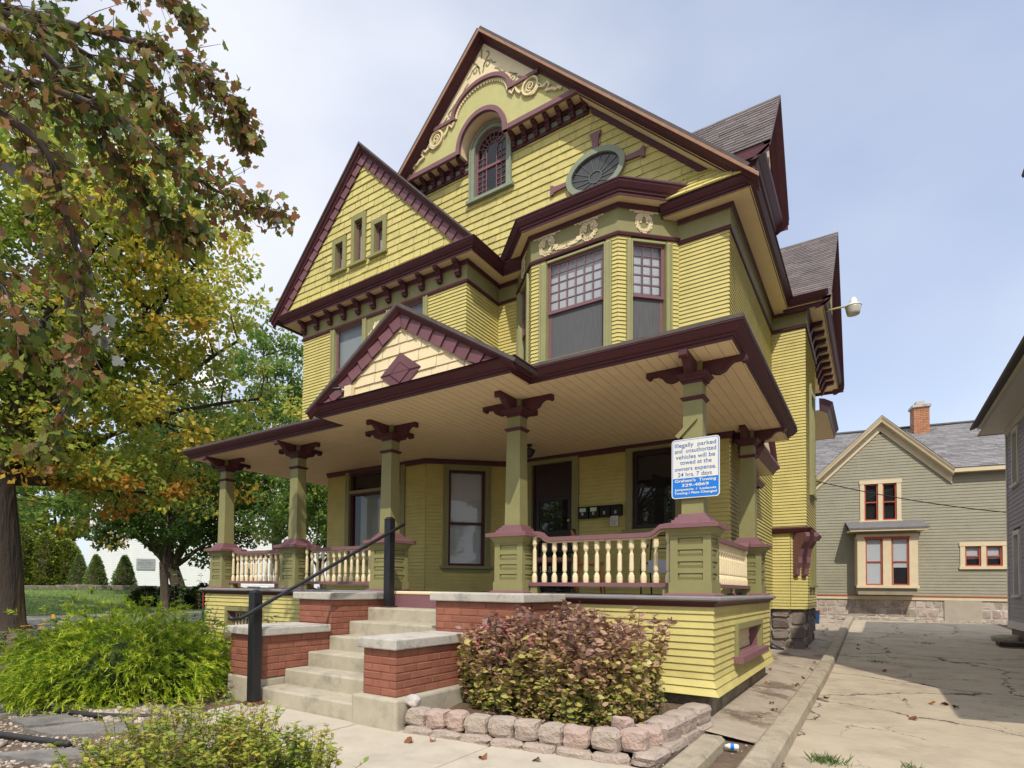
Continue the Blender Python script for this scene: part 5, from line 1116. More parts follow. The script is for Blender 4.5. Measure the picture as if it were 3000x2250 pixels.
o = m.build('chimney', [CHB, MOR], BH); setrnd(o); m = B(); cf.blk(m, -.05, .55, 8.951, 9.05, -.65, .05); cf.blk(m, .1, .38, 9.051, 9.22, -.45, -.12); m.build('chimney_cap', CAPS, o)
def bwin(a0, a1, b0, b1, n=2, cw=.13, head=True, meet=.5):
    m = B(); W_ = (a1-a0-cw*(n+1))/n
    for i in range(n+1): FB.blk(m, a0+i*(W_+cw), a0+i*(W_+cw)+cw, b0+.10, b1-.14, -.05, .04)
    FB.blk(m, a0-.02, a1+.02, b1-.139, b1, -.05, .05); FB.blk(m, a0-.03, a1+.03, b0, b0+.099, -.05, .07); w = m.build('window', TRM, BH)
    for i in range(n):
        p = a0+cw+i*(W_+cw); q = p+W_; c, d = b0+.10, b1-.14; m = B(); s = .045
        FB.blk(m, p+.001, p+s, c, d, -.05, -.005); FB.blk(m, q-s, q-.001, c, d, -.05, -.005); FB.blk(m, p+s, q-s, c, c+s, -.05, -.006); FB.blk(m, p+s, q-s, d-s, d, -.05, -.006); me_ = c+(d-c)*meet; FB.blk(m, p+s, q-s, me_-.02, me_+.02, -.05, -.007); m.build('sash', RDS, w)
        m = B(); FB.quad(m, p+s, q-s, c+s, d-s, -.03); m.build('pane', GLS, w); m = B(); FB.blk(m, p, q, c, d, -.4, -.09); m.build('dark_room_panel', DRK, w)
    return w
bwin(4.18, 5.39, 3.95, 5.52); w = bwin(6.99, 8.22, 2.27, 3.2)
for a in (7.15, 7.72):
    m = B(); FB.quad(m, a, a+.38, 2.62, 3.05, -.07); m.build('blind', BLD, w)
# little square bay with a shed hood
BYY = .55
m = B(); FB.blk(m, 4.02, 5.70, 1.36, 1.66, -.02, BYY-.02); m.build('bay_base', GSD, BH); m = B(); FB.blk(m, 4.02, 5.70, 3.46, 3.66, -.02, BYY); m.build('bay_frieze', GSD, BH)
FB0 = FB; FB = Fr(FB.o+BN*BYY, BU, BN)
m = B(); FB.blk(m, 4.0, 5.72, 1.66, 3.46, -BYY-.02, -.052); m.build('bay_box', TRM, BH); w = bwin(4.0, 5.72, 1.60, 3.50, 2, .24)
for a in (4.26, 5.05):
    m = B(); FB.quad(m, a, a+.42, 1.7, 3.36, -.05); m.build('dark_backing', DRK, w); m = B(); FB.quad(m, a, a+.42, 1.72 if a < 5 else 2.32, 3.32, -.042); m.build('blind', BLD, w)
m = B(); FB.blk(m, 4.2, 5.5, 3.36, 3.41, .05, .07)
for i in range(22): FB.blk(m, 4.22+i*.058, 4.25+i*.058, 3.325, 3.36, .052, .068)
m.build('fret_trim', RDS, w)
m = B(); m.hexa([FB.p(3.72, 3.66, .32), FB.p(5.98, 3.66, .32), FB.p(5.98, 3.97, -.54), FB.p(3.72, 3.97, -.54), FB.p(3.72, 3.72, .32), FB.p(5.98, 3.72, .32), FB.p(5.98, 4.03, -.54), FB.p(3.72, 4.03, -.54)]); m.build('bay_hood', RF2, BH)
m = B(); FB.blk(m, 3.76, 5.94, 3.60, 3.66, -.5, .30); m.build('hood_fascia', TRM, BH)
FB = FB0
# ---- lavender house at right
LAV = mat('lavender_siding', (.27, .245, .29), .6, .08, 3, .2, 60); LTR = mat('pale_lavender_trim', (.50, .48, .45), .55, .07, 4)
PH = thing('lavender_house', 'lavender clapboard house with wide pale eaves cut off by the right edge', 'house', (2.65, 19.8, .3))
XL, YL_ = 2.65, 19.85
FL = Fr((XL, 0, 0), (0, -1, 0), (-1, 0, 0)); FLb = Fr((0, YL_, 0), (-1, 0, 0), (0, 1, 0))
m = B(); courses(m, FL, .80, 5.45, .104, -YL_, -16.4, [(-19.1, -18.3, 1.38, 2.92), (-19.1, -18.3, 3.95, 5.35)], lip=.014); courses(m, FL, .80, 8.3, .104, -13.1, -7.4, lip=.014); courses(m, FL, .80, 5.45, .104, -16.4, -13.1, lip=.014); courses(m, FL, .80, 3.4, .104, -8.3, -6.2, lip=.014)
courses(m, Fr((0, 6.2, 0), (1, 0, 0), (0, -1, 0)), .8, 3.4, .104, XL, 10, lip=.014); courses(m, Fr((0, 7.4, 0), (1, 0, 0), (0, -1, 0)), 3.0, 8.3, .104, XL, 10, lip=.014); courses(m, Fr((0, 13.1, 0), (-1, 0, 0), (0, 1, 0)), 5, 8.3, .104, -10, -XL, lip=.014); courses(m, FLb, .8, 5.45, .104, -10, -XL, lip=.014); m.build('wall', LAV, PH)
m = B(); FL.blk(m, -YL_-.02, -YL_+.08, .62, 5.4, -.02, .03); FL.blk(m, -YL_, -6.2, .62, .79, -.02, .04); FL.blk(m, -YL_+.081, -16.4, 5.3, 5.47, -.02, .05); m.build('trim_board', LTR, PH)
m = B(); FL.blk(m, -YL_+.05, -6.2, -.2, .62, -.2, -.03); m.build('stone_foundation', STN, PH)
m = B(); m.poly([(2.14, 13.1, 5.48), (XL+.02, 13.1, 5.48), (XL+.02, 20.2, 5.48), (2.14, 20.2, 5.48)]); m.poly([(XL+.02, 20.2, 5.481), (10, 20.2, 5.481), (10, 19.8, 5.481), (XL+.02, 19.8, 5.481)]); m.poly([(2.14, 7.2, 8.33), (XL+.02, 7.2, 8.33), (XL+.02, 13.3, 8.33), (2.14, 13.3, 8.33)]); m.build('soffit', LTR, PH)
m = B(); m.mould([(10, 20.2), (2.14, 20.2), (2.14, 13.2), (3, 13.2)], [(0, 5.46), (-.03, 5.46), (-.06, 5.56), (-.09, 5.63), (0, 5.65)], 0); m.build('eave_board', LTR, PH)
m = B(); roofslab(m, (2.03, 20.3, 5.66), (2.03, 13.1, 5.66), (6, 13.1, 7.3), (6, 20.3, 7.3), .05); roofslab(m, (10, 20.3, 5.66), (10, 13.1, 5.66), (6, 13.1, 7.3), (6, 20.3, 7.3), .05); m.build('roof', RFS, PH); m = B(); roofslab(m, (2.03, 13.4, 8.35), (2.03, 7.1, 8.35), (6, 7.1, 10), (6, 13.4, 10), .05); roofslab(m, (10, 13.4, 8.35), (10, 7.1, 8.35), (6, 7.1, 10), (6, 13.4, 10), .05); m.build('roof', RFS, PH); m = B(); roofslab(m, (2.14, 8.3, 3.42), (2.14, 5.9, 3.42), (6, 5.9, 4.6), (6, 8.3, 4.6), .05); m.build('roof', RFS, PH)  # out-of-view tall block and low wing shaped to cast the driveway shadow
for b0, b1 in ((1.42, 2.90), (3.98, 5.28)):
    m = B(); FL.blk(m, -19.05, -18.95, b0, b1, -.05, .04); FL.blk(m, -18.42, -18.32, b0, b1, -.05, .04); FL.blk(m, -18.95, -18.42, b1-.10, b1, -.05, .04); FL.blk(m, -19.1, -18.28, b0-.06, b0, -.05, .07); w = m.build('window', LTR, PH)
    m = B(); FL.quad(m, -18.95, -18.42, b0, b1-.10, -.03); m.build('pane', GLS, w); m = B(); FL.quad(m, -18.95, -18.42, (b0+b1)/2-.1, b1-.10, -.045); m.build('blind', BLD, w); m = B(); FL.blk(m, -18.95, -18.42, b0, b1-.1, -.4, -.06); m.build('dark_room_panel', DRK, w)
# ---- white church far left
WHT = mat('white_clapboard', (.74, .74, .74), .6, .05, 2, .1, 40)
cd = Vector((-.854, .521, 0)); cu = Vector((.521, .854, 0)); FCH = Fr(cd*56, cu, -cd)
CH = thing('white_church', 'white clapboard church with a tall slender steeple behind the maples', 'church', tuple(cd*56+Vector((0, 0, .9))))
m = B(); courses(m, FCH, .8, 9.5, .16, -9, 10, lip=.02); courses(m, FCH, 9.5, 17.2, .16, lambda z: -9*(17.4-z)/7.9, lambda z: 9*(17.4-z)/7.9, lip=.02); m.build('wall', WHT, CH)
m = B(); rake(m, FCH, 0, 17.8, 9.6, .86, [(0, .5), (.35, .45), (.4, 0), (-12, -.02)], 0); m.build('roof', mat('white_roof_trim', (.62, .62, .63), .7), CH)
m = B(); c_ = cd*58.5; m.lathe([(1.9, 15), (1.9, 19.2), (2.1, 19.3), (2.1, 19.6), (1.35, 20.5), (.95, 23.6), (.5, 28.2), (.16, 31.2)], (c_.x, c_.y), 8); st = m.build('steeple', WHT, CH)
m = B(); m.lathe([(.17, 31.2), (.2, 31.5), (.1, 31.6), (.26, 31.85), (.1, 32.1), (.2, 32.35), (.05, 32.6), (.02, 33.2)], (c_.x, c_.y), 8); m.build('finial', mat('verdigris', (.06, .16, .13), .5), st)
m = B()
for i in range(4): FCH.blk(m, -5.6+i*.9, -5.2+i*.9, 5.4, 6.6, 0, .08)
m.build('louvre', mat('grey_louvre', (.35, .35, .36)), CH)
# church plaque
def textmesh(s, size, fr, a, b, c, name, mt, parent, align='LEFT', ext=.001, sx=1., off=0, space=1.0):
    cu_ = bpy.data.curves.new('txt', 'FONT'); cu_.body = s; cu_.size = size; cu_.extrude = ext; cu_.align_x = align; cu_.offset = off; cu_.space_character = space; cu_.resolution_u = 4
    o = bpy.data.objects.new('txt', cu_); COL.objects.link(o)
    dg = bpy.context.evaluated_depsgraph_get(); me = bpy.data.meshes.new_from_object(o.evaluated_get(dg)); bpy.data.objects.remove(o)
    me.name = name; q = Matrix.Identity(4)
    for i in range(3): q[i][0] = fr.u[i]*sx; q[i][1] = fr.v[i]; q[i][2] = fr.n[i]; q[i][3] = fr.p(a, b, c)[i]
    me.transform(q); me.materials.clear(); me.materials.append(mt); return link(name, me, parent)
PQ = thing('church_plaque', 'grey rectangular plaque with dark lettering on the white church wall', 'plaque', tuple(FCH.p(-5, 2.5, .05)))
m = B(); FCH.blk(m, -5.44, -4.0, 2.66, 3.62, .03, .09); m.build('plaque_board', mat('grey_plaque', (.30, .31, .32), .6, .05, 3), PQ, bevel=.02)
PDK = mat('dark_lettering', (.06, .065, .07), .6, .05)
for s, z, sz, w in (('THE CHURCH OF', 3.38, .13, .75), ('JESUS CHRIST', 3.16, .21, 1.12), ('OF LATTER-DAY SAINTS', 3.02, .11, 1.12), ('VISITORS WELCOME', 2.82, .11, .78)):
    o = textmesh(s, sz, FCH, -4.72, z, .092, 'lettering', PDK, PQ, 'CENTER'); xs_ = [FCH.u.dot(v.co) for v in o.data.vertices]; k = w/(max(xs_)-min(xs_)); c_ = FCH.u*FCH.u.dot(FCH.p(-4.72, 0, 0))
    for v in o.data.vertices:
        d_ = FCH.u.dot(v.co)-FCH.u.dot(FCH.p(-4.72, 0, 0)); v.co += FCH.u*d_*(k-1)
# ================================================================== towing sign
SW_, SH_ = .46, .612; SGN = thing('towing_sign', 'white and blue towing notice with rounded corners on the corner porch column', 'sign', (-1.453, 6.30, 2.676))
fS = Fr((-1.453, 6.30, 2.676), (1, 0, 0), (0, -1, 0))
def rrect(w, h, r, n=6):
    p = []
    for cx, cy, a in ((w/2-r, h/2-r, 0), (-w/2+r, h/2-r, pi/2), (-w/2+r, -h/2+r, pi), (w/2-r, -h/2+r, 1.5*pi)):
        p += [(cx+r*cos(a+pi/2*i/n), cy+r*sin(a+pi/2*i/n)) for i in range(n+1)]
    return p
SWH = mat('sign_white', (.72, .71, .66), .35, .04, 3); SBL = mat('sign_blue', (.008, .19, .66), .35, .05, 3); SLT_ = mat('sign_lettering_blue', (.03, .13, .36), .4, .05)
m = B(); fS.pr(m, rrect(SW_, SH_, .035), -.004, 0); fS.blk(m, -.015, .015, .1, .13, -.05, -.004); fS.blk(m, -.015, .015, -.25, -.22, -.06, -.004); m.build('sign_plate', SWH, SGN)
m = B(); m.poly([fS.p(a, b, .0012) for a, b in rrect(SW_-.018, SH_-.018, .028)]); m.build('blue_field', SBL, SGN)
m = B(); zc_ = SH_/2-.662*SH_; q = [(a, b) for a, b in rrect(SW_-.030, SH_-.030, .024) if b > zc_]; q = q[:14]+[(-(SW_-.03)/2, zc_), ((SW_-.03)/2, zc_)]; m.poly([fS.p(a, b, .0024) for a, b in q]); m.build('white_field', SWH, SGN)
def sline(s, base, size, w, mt, off=0, cx=0., name='lettering'):
    o = textmesh(s, size, fS, cx, SH_/2-base*SH_, .0036, name, mt, SGN, 'CENTER', .0004, 1, off)
    xs_ = [v.co.x for v in o.data.vertices]; c0 = (max(xs_)+min(xs_))/2; k = w/(max(xs_)-min(xs_))
    for v in o.data.vertices: v.co.x = -1.453+cx+(v.co.x-c0)*k
for s, b_, w, cx in (('Illegally  parked', .135, .395, .0), ('and  unauthorized', .233, .395, .0), ('vehicles will be', .335, .375, .0), ('towed at the', .43, .30, .005), ('owners expense.', .535, .395, .0), ('24 hrs. 7 days', .635, .325, -.005)): sline(s, b_, .062, w, SLT_, .0003, cx)
for s, b_, sz, w, cx in (("Graham's  Towing", .728, .042, .395, .0), ('329-4869', .806, .043, .26, .0), ('Jumpstarts  /  Lockouts', .870, .031, .395, .0), ('Towing / Flats Changed', .930, .031, .405, .0)): sline(s, b_, sz, w, SWH, .0009, cx)
# ================================================================== mailboxes, note, porch furniture
NUMM = mat('tan_sticker', (.55, .45, .32), .6, .05); GRN = mat('pale_green_paper', (.50, .66, .52), .7, .05); MBX = mat('mailbox_black', (.008, .008, .009), .5, .2, 9)
for i in range(4):
    x = -4.045+i*.19; y = 9.465; fM = Fr((x, y, 0), (1, 0, 0), (0, -1, 0))
    lb = ('first black mailbox with green slip and number 1, beside the front door', 'second black mailbox with green slip and number 2', 'plain black mailbox with number 3, no slip', 'black mailbox with number 4 above the white note')[i]
    T = thing('mailbox', lb, 'mailbox', (x+.09, y, 2.63), 0, 'mailboxes on the porch wall')
    m = B(); fM.blk(m, .004, .178, 2.625+.006*i, 2.80, 0, .085); m.build('box', MBX, T, bevel=.006)
    m = B(); fM.pr(m, [(0, 0), (.182, 0), (.182, .02), (.0, .02)], 0, .095); 
    for v in range(len(m.v)): m.v[v] = (m.v[v][0], m.v[v][1], m.v[v][2]+2.803)
    m.build('lid', MBX, T, bevel=.005)
    if i < 2: m = B(); fM.quad(m, .03, .14, 2.735, 2.80, .087); m.build('paper_slip', GRN, T)
    m = B(); fM.quad(m, .065, .098, 2.675, 2.725, .087); m.build('number_sticker', NUMM, T); textmesh(str(i+1), .04, fM, .0815, 2.686, .0885, 'number', MBX, T, 'CENTER', .0003)
fN = Fr((-3.475, 9.375, 0), (1, 0, 0), (0, -1, 0)); NT = thing('paper_note', 'small white handwritten note taped below the fourth mailbox', 'note', (-3.41, 9.37, 2.5))
m = B(); fN.blk(m, -.0, .125, 2.47, 2.635, -.002, 0); m.build('sheet', mat('note_paper', (.62, .60, .56), .7, .04), NT)
m = B(); rg = random.Random(8)
for k in range(6):
    z = 2.615-k*.024; a = .012
    while a < .10: w_ = rg.uniform(.008, .02); fN.blk(m, a, min(a+w_, .115), z-.006*rg.random()-.006, z, .0005, .001); a += w_+.005
m.build('handwriting', mat('pencil_grey', (.16, .15, .15), .7), NT)
OAK = mat('orange_oak', (.42, .17, .045), .4, .18, 6, .1, 30, stretch=(1, 1, .25))
WC = thing('windsor_chair', 'orange oak spindle-back chair behind the front railing', 'chair', (-3.30, 8.05, DECK), rad(28))
fr0 = Matrix.Translation((-3.30, 8.05, DECK)) @ Matrix.Rotation(rad(28), 4, 'Z')
def tp(x, y, z): return fr0 @ Vector((x, y, z))
m = B(); m.prism([tp(.20*cos(t)*(1.05 if cos(t) > 0 else .95), .21*sin(t), .415) for t in [2*pi*i/16 for i in range(16)]], (0, 0, .035)); m.build('seat', OAK, WC, bevel=.008)
for sx, sy in ((.14, -.14), (.14, .14), (-.13, -.13), (-.13, .13)): m = B(); m.tube([tp(sx, sy, .415), tp(sx*1.2, sy*1.2, .25), tp(sx*1.45, sy*1.4, 0)], [.015, .021, .013], 8); m.build('leg', OAK, WC, True)
m = B(); m.tube([tp(.175, -.17, .2), tp(-.165, -.16, .2)], .01, 6); m.tube([tp(.175, .17, .2), tp(-.165, .16, .2)], .01, 6); m.tube([tp(0, -.165, .2), tp(0, .165, .2)], .01, 6); m.build('stretcher', OAK, WC)
m = B(); m.tube([tp(-.15-.10*sin(pi*i/16), -.19*cos(pi*i/16)*(1+.25*sin(pi*i/16)), .44+.47*sin(pi*i/16)**.6) for i in range(17)], .013, 8); m.build('back_hoop', OAK, WC, True)
for i in range(7): y = -.14+i*.047; m = B(); m.tube([tp(-.15, y*.8, .44), tp(-.245+.0*abs(y), y*1.15, .43+.46*max(.1, 1-(y/.21)**2)**.4)], .0075, 6); m.build('spindle', OAK, WC)
OC = thing('office_chair', 'dark swivel chair with a reddish seat and castors in front of the door', 'chair', (-3.95, 8.3, DECK)); RDW = mat('reddish_seat', (.30, .12, .10), .6, .12, 5)
m = B(); m.box(-4.18, -3.70, 8.08, 8.52, DECK+.46, DECK+.54); m.build('seat', RDW, OC, bevel=.03)
m = B(); m.tube([(-3.95, 8.3, DECK+.09), (-3.95, 8.3, DECK+.46)], .028, 8); m.build('gas_column', BLK, OC)
for k in range(5):
    a = 2*pi*k/5+.3; e = Vector((cos(a), sin(a), 0)); c = Vector((-3.95, 8.3, DECK)); m = B(); m.tube([c+Vector((0, 0, .10)), c+e*.29+Vector((0, 0, .075))], [.025, .017], 6); l = m.build('base_arm', BLK, OC)
    m = B(); pn = Vector((-e.y, e.x, 0)); q = c+e*.29+Vector((0, 0, .033)); m.tube([q-pn*.025, q+pn*.025], .032, 10); m.build('castor', BLK, l)
m = B(); m.box(-4.2, -3.72, 8.50, 8.56, DECK+.62, DECK+1.0); m.build('backrest', MBX, OC, bevel=.02)
MC = thing('metal_chair', 'black tubular chair with a grey cloth over its seat behind the corner pier', 'chair', (-2.32, 7.85, DECK))
x, y = -2.32, 7.85
for sx in (-.12, .22):
    m = B(); m.tube(smoothpath([(x+sx, y-.15, DECK), (x+sx-.01, y-.12, DECK+.42), (x+sx-.02, y+.08, DECK+.60), (x+sx, y+.14, DECK+.66)]), .011, 8); m.build('arm_frame', BLK, MC, True)
    m = B(); m.tube([(x+sx, y+.30, DECK), (x+sx, y+.22, DECK+.42), (x+sx, y+.30, DECK+.80)], .011, 8); m.build('rear_leg', BLK, MC, True)
m = B(); m.tube([(x-.12, y+.30, DECK+.80), (x+.22, y+.30, DECK+.80)], .011, 8); m.tube([(x-.12, y+.24, DECK+.62), (x+.22, y+.24, DECK+.62)], .008, 8); m.build('back_rail', BLK, MC)
m = B(); m.box(x-.11, x+.21, y-.17, y+.2, DECK+.40, DECK+.42); m.build('seat', BLK, MC)
CLO = mat('grey_cloth', (.42, .43, .48), .8, .08, 4, .3, 20); m = B(); nn_ = 8
for i in range(nn_):
    for j in range(3):
        def cp(i, j): u_ = i/nn_; return (x-.02+.30*u_, y-.185+(.37 if j == 0 else 0 if j == 1 else -.01), DECK+(.435 if j < 2 else .435)-(0 if j < 2 else .14+.02*sin(5*u_)+.03*u_)-(.0 if j else 0)) if j < 3 else None
    a_, b_, c_, d_ = cp(i, 0), cp(i+1, 0), cp(i+1, 1), cp(i, 1); m.poly([a_, b_, c_, d_]); a2, b2 = cp(i, 2), cp(i+1, 2); m.poly([d_, c_, b2, a2])
o = m.build('cloth', CLO); o.modifiers.new('s', 'SOLIDIFY').thickness = .006; tag(o, 'light grey cloth draped over the metal chair seat', 'cloth')
# porch lantern
LT = thing('porch_lantern', 'small black lantern hanging from the porch ceiling by the front door', 'lamp', (-4.52, 8.5, 3.788))
m = B(); m.lathe([(.05, 3.788), (.05, 3.76), (.015, 3.755), (.015, 3.73)], (-4.52, 8.5), 10); m.build('mount', BLK, LT); m = B(); m.lathe([(.03, 3.73), (.10, 3.70), (.095, 3.66), (.06, 3.60), (.03, 3.57)], (-4.52, 8.5), 6); m.build('shade', BLK, LT)
# security camera on the porch gable
SC = thing('security_camera', 'small camera on a cream box at the left end of the porch gable', 'camera', (-5.58, 5.48, 4.0))
m = B(); m.box(-5.64, -5.52, 5.40, 5.48, 3.94, 4.09); m.build('mounting_box', CRM, SC, bevel=.006); m = B(); m.tube([(-5.62, 5.41, 4.03), (-5.68, 5.37, 4.06)], .009, 6); m.build('arm', CRM, SC)
m = B(); m.tube([(-5.665, 5.385, 4.055), (-5.68, 5.37, 4.06), (-5.76, 5.33, 4.055), (-5.78, 5.32, 4.05)], [.012, .022, .022, .018], 10); m.build('camera_body', BLK, SC, True)
# yard light on the side gable
YL = thing('yard_light', 'white barn-style yard light on an arm from the side gable', 'lamp', (-.3, 14.47, 7.2)); LWT = mat('lamp_white', (.62, .62, .58), .4, .05); LDF = mat('lamp_lens', (.56, .54, .45), .25, .05, spec=.5)
m = B(); m.tube([(-.84, 14.47, 7.30), (-.6, 14.47, 7.31), (-.42, 14.47, 7.31), (-.36, 14.47, 7.31)], .02, 8); m.build('arm', mat('yellowed_arm', (.5, .43, .2), .5), YL, True)
m = B(); m.lathe([(.012, 7.46), (.04, 7.45), (.05, 7.42), (.065, 7.415), (.07, 7.34), (.085, 7.33), (.14, 7.29), (.148, 7.27), (.14, 7.265)], (-.3, 14.47), 20); m.build('hood', LWT, YL, True)
m = B(); m.lathe([(.139, 7.264), (.137, 7.24), (.12, 7.15), (.106, 7.10), (.06, 7.085), (.01, 7.08)], (-.3, 14.47), 20); m.build('lens', LDF, YL, True)
# wires
WIR = mat('wire_black', (.03, .03, .03), .6)
def wire(a, b_, sag, r, label):
    a, b_ = Vector(a), Vector(b_); m = B(); m.tube([a.lerp(b_, i/14)-Vector((0, 0, sag*4*(i/14)*(1-i/14))) for i in range(15)], r, 5); tag(m.build('overhead_wire', WIR), label, 'wire')
wire((-1.09, 16.2, 4.03), (2.62, 19.9, 3.45), .08, .012, 'thin black wire crossing in front of the grey-green house')
wire((-10.1, 9.2, 4.75), (-27.7, 11.5, 9.5), .55, .013, 'thin wire running from the porch corner up into the maples')
wire((-10.1, 9.3, 4.35), (-33, 16, 8.5), .5, .012, 'lower slack wire running from the porch roof into the trees')
m = B(); m.prism([(-1.10, 16.3, 4.1), (-.95, 16.3, 4.05), (-.95, 16.3, 4.0), (-1.1, 16.3, 3.95)], (0, .06, 0)); m.build('wire_knob', OLV, H)
# small things round the driveway
DP = B(); DP.tube(smoothpath([(-1.80, 14.35, .30), (-1.70, 14.45, .28), (-1.60, 14.45, .23), (-1.48, 14.42, .19)]), .075, 10); 
o = DP.build('drain_elbow', BLK, None, True); o.location = (0, -.9, .03); tag(o, 'stubby black drainpipe elbow at the foot of the stone foundation', 'drainpipe')
BT = thing('drink_bottle', 'crushed small white and blue bottle lying in the dirt by the curb', 'bottle', (-.92, 5.25, .14)); m = B(); m.tube([(-.985, 5.24, .16), (-.95, 5.25, .16), (-.90, 5.262, .16), (-.885, 5.266, .16)], [.012, .026, .026, .02], 10); m.build('body', SWH, BT, True); m = B(); m.tube([(-.945, 5.251, .16), (-.918, 5.258, .16)], .0268, 10); m.build('label_band', SBL, BT)
IC = thing('cellar_cover', 'dark iron cover lying low against the lavender house corner', 'cover', (2.35, 17.3, .3)); m = B(); m.box(2.12, 2.62, 17.1, 17.6, .32, .41); m.build('lid', mat('rusty_iron', (.035, .022, .018), .7, .3, 6), IC, bevel=.015); m = B(); m.box(2.15, 2.59, 17.13, 17.57, .2, .319); m.build('frame', CRB, IC)
o = tumbled(.5, .45, .26, 77, .0, 6, 2.4).build('concrete_mound', CRB, None, True); o.location = (2.42, 18.6, .25); tag(o, 'rounded grey concrete mound beside the lavender house', 'mound')
BN_ = thing('blue_bin', 'blue bin with a red rim half hidden behind the stone foundation', 'bin', (-1.34, 21.0, .4)); m = B(); m.taper(-1.44, 21.0, .42, .85, .10, .12); m.build('tub', mat('bin_blue', (.02, .07, .16), .4), BN_, bevel=.02); m = B(); m.taper(-1.44, 21.0, .851, .88, .13, .13); m.build('rim', mat('bin_red', (.35, .05, .03), .5), BN_)
o = thing('garden_stake', 'thin green stake with a red top at the left porch corner', 'stake', (-10.35, 6.3, .12)); m = B(); m.tube([(-10.35, 6.3, .1), (-10.35, 6.3, 1.0)], .018, 6); m.build('post', mat('stake_green', (.03, .08, .06), .6), o); m = B(); m.tube([(-10.35, 6.3, 1.0), (-10.35, 6.3, 1.27)], .014, 6); m.build('red_cap', mat('stake_red', (.3, .03, .03), .5), o)
o = thing('utility_flag', 'tiny yellow marker flag on a wire beside the big maple trunk', 'flag', (-16.0, 5.73, .3)); m = B(); m.tube([(-16, 5.73, .25), (-16, 5.74, .66)], .006, 5); m.build('stem', BLK, o); m = B(); m.prism([(-16, 5.735, .56), (-15.97, 5.80, .57), (-15.98, 5.81, .66), (-16, 5.735, .66)], (.003, 0, 0)); m.build('pennant', mat('flag_yellow', (.65, .38, .03), .5), o)
PIP = mat('soaker_hose', (.015, .015, .016), .5, .2); m = B(); m.tube(smoothpath([(-2.75, 4.95, .285), (-2.3, 4.86, .285), (-1.95, 4.9, .285), (-1.62, 4.98, .285)]), .017, 8); tag(m.build('drip_pipe', PIP, None, True), 'black drip pipe lying on the mulch under the purple bush', 'pipe')
m = B(); m.tube([(-39.0, 17.9, 1.08), (-38.6, 18.4, 1.16), (-38.55, 19.3, 1.30)], .06, 8); tag(m.build('white_downpipe', WHT), 'white downspout lying between the clipped conifers on the lawn edging', 'pipe')
# ================================================================== vegetation
def leafmat(name, stops, trans=.48, rough=.5, spec=.25, attr='rnd'):
    m = bpy.data.materials.new(name); m.use_nodes = True; t = m.node_tree; p = t.nodes['Principled BSDF']; p.inputs['Roughness'].default_value = rough; p.inputs['Specular IOR Level'].default_value = spec
    at = N(t, 'ShaderNodeAttribute', attribute_name=attr); r = N(t, 'ShaderNodeValToRGB'); e = r.color_ramp.elements
    while len(e) < len(stops): e.new(.5)
    for i, (ps, c) in enumerate(stops): e[i].position = ps; e[i].color = (*c, 1)
    t.links.new(at.outputs['Fac'], r.inputs[0]); t.links.new(r.outputs[0], p.inputs['Base Color'])
    tr = N(t, 'ShaderNodeBsdfTranslucent'); v = N(t, 'ShaderNodeVectorMath', operation='SCALE'); v.inputs['Scale'].default_value = 1.25; t.links.new(r.outputs[0], v.inputs[0]); t.links.new(v.outputs[0], tr.inputs[0])
    ms = N(t, 'ShaderNodeMixShader'); ms.inputs[0].default_value = trans; ou = t.nodes['Material Output']
    t.links.new(p.outputs[0], ms.inputs[1]); t.links.new(tr.outputs[0], ms.inputs[2]); t.links.new(ms.outputs[0], ou.inputs[0]); return m
KITE = np.array([(0, 0, 0), (.34, .42, .06), (0, 1, -.05), (-.34, .42, .06)])
OVAL = np.array([(0, 0, 0), (.22, .25, .05), (.24, .55, .05), (0, 1, -.08), (-.24, .55, .05), (-.22, .25, .05)])
BLADE = np.array([(-.05, 0, 0), (.05, 0, 0), (.035, .6, .0), (0, 1, -.05)])
_h = [(0, 0), (.2, -.08), (.44, -.03), (.43, .16), (.66, .40), (.47, .46), (.42, .60), (.25, .58), (.25, .80)]
MAPLE = np.array([(x, y, .10*abs(x)-.12*y*y) for x, y in _h]+[(0, 1, -.12)]+[(-x, y, .10*abs(x)-.12*y*y) for x, y in _h[:0:-1]])
def leaves(name, pos, d, nrm, size, tint, mt, parent, T=KITE, width=1.):
    """pos (n,3); d growth directions; nrm approximate facing; one face per leaf"""
    d = d/np.maximum(1e-6, np.linalg.norm(d, axis=1, keepdims=True)); x = np.cross(d, nrm); x /= np.maximum(1e-6, np.linalg.norm(x, axis=1, keepdims=True)); z = np.cross(x, d)
    P = T[None]*size[:, None, None]; V = pos[:, None]+x[:, None]*(P[..., 0:1]*width)+d[:, None]*P[..., 1:2]+z[:, None]*P[..., 2:3]
    k = len(T); F = np.arange(len(pos)*k).reshape(-1, k)
    return npmesh(name, V.reshape(-1, 3), F, mt, {'rnd': np.clip(tint, 0, 1)}, parent)
def rdir(R, n): v = R.normal(size=(n, 3)); return v/np.linalg.norm(v, axis=1, keepdims=True)
BARK = mat('maple_bark', (.085, .062, .045), .95, .3, 5, 1., 16, col2=(.13, .10, .065), c2pos=(.5, .65), c2scale=2, stretch=(1, 1, .22), bdist=.08); BRK2 = mat('mossy_bark', (.048, .038, .028), .95, .35, 5, 1., 9, col2=(.085, .06, .022), c2pos=(.48, .62), c2scale=1.4, stretch=(1, 1, .2), bdist=.09); TWG = mat('twig_bark', (.11, .085, .07), .9, .25, 9)
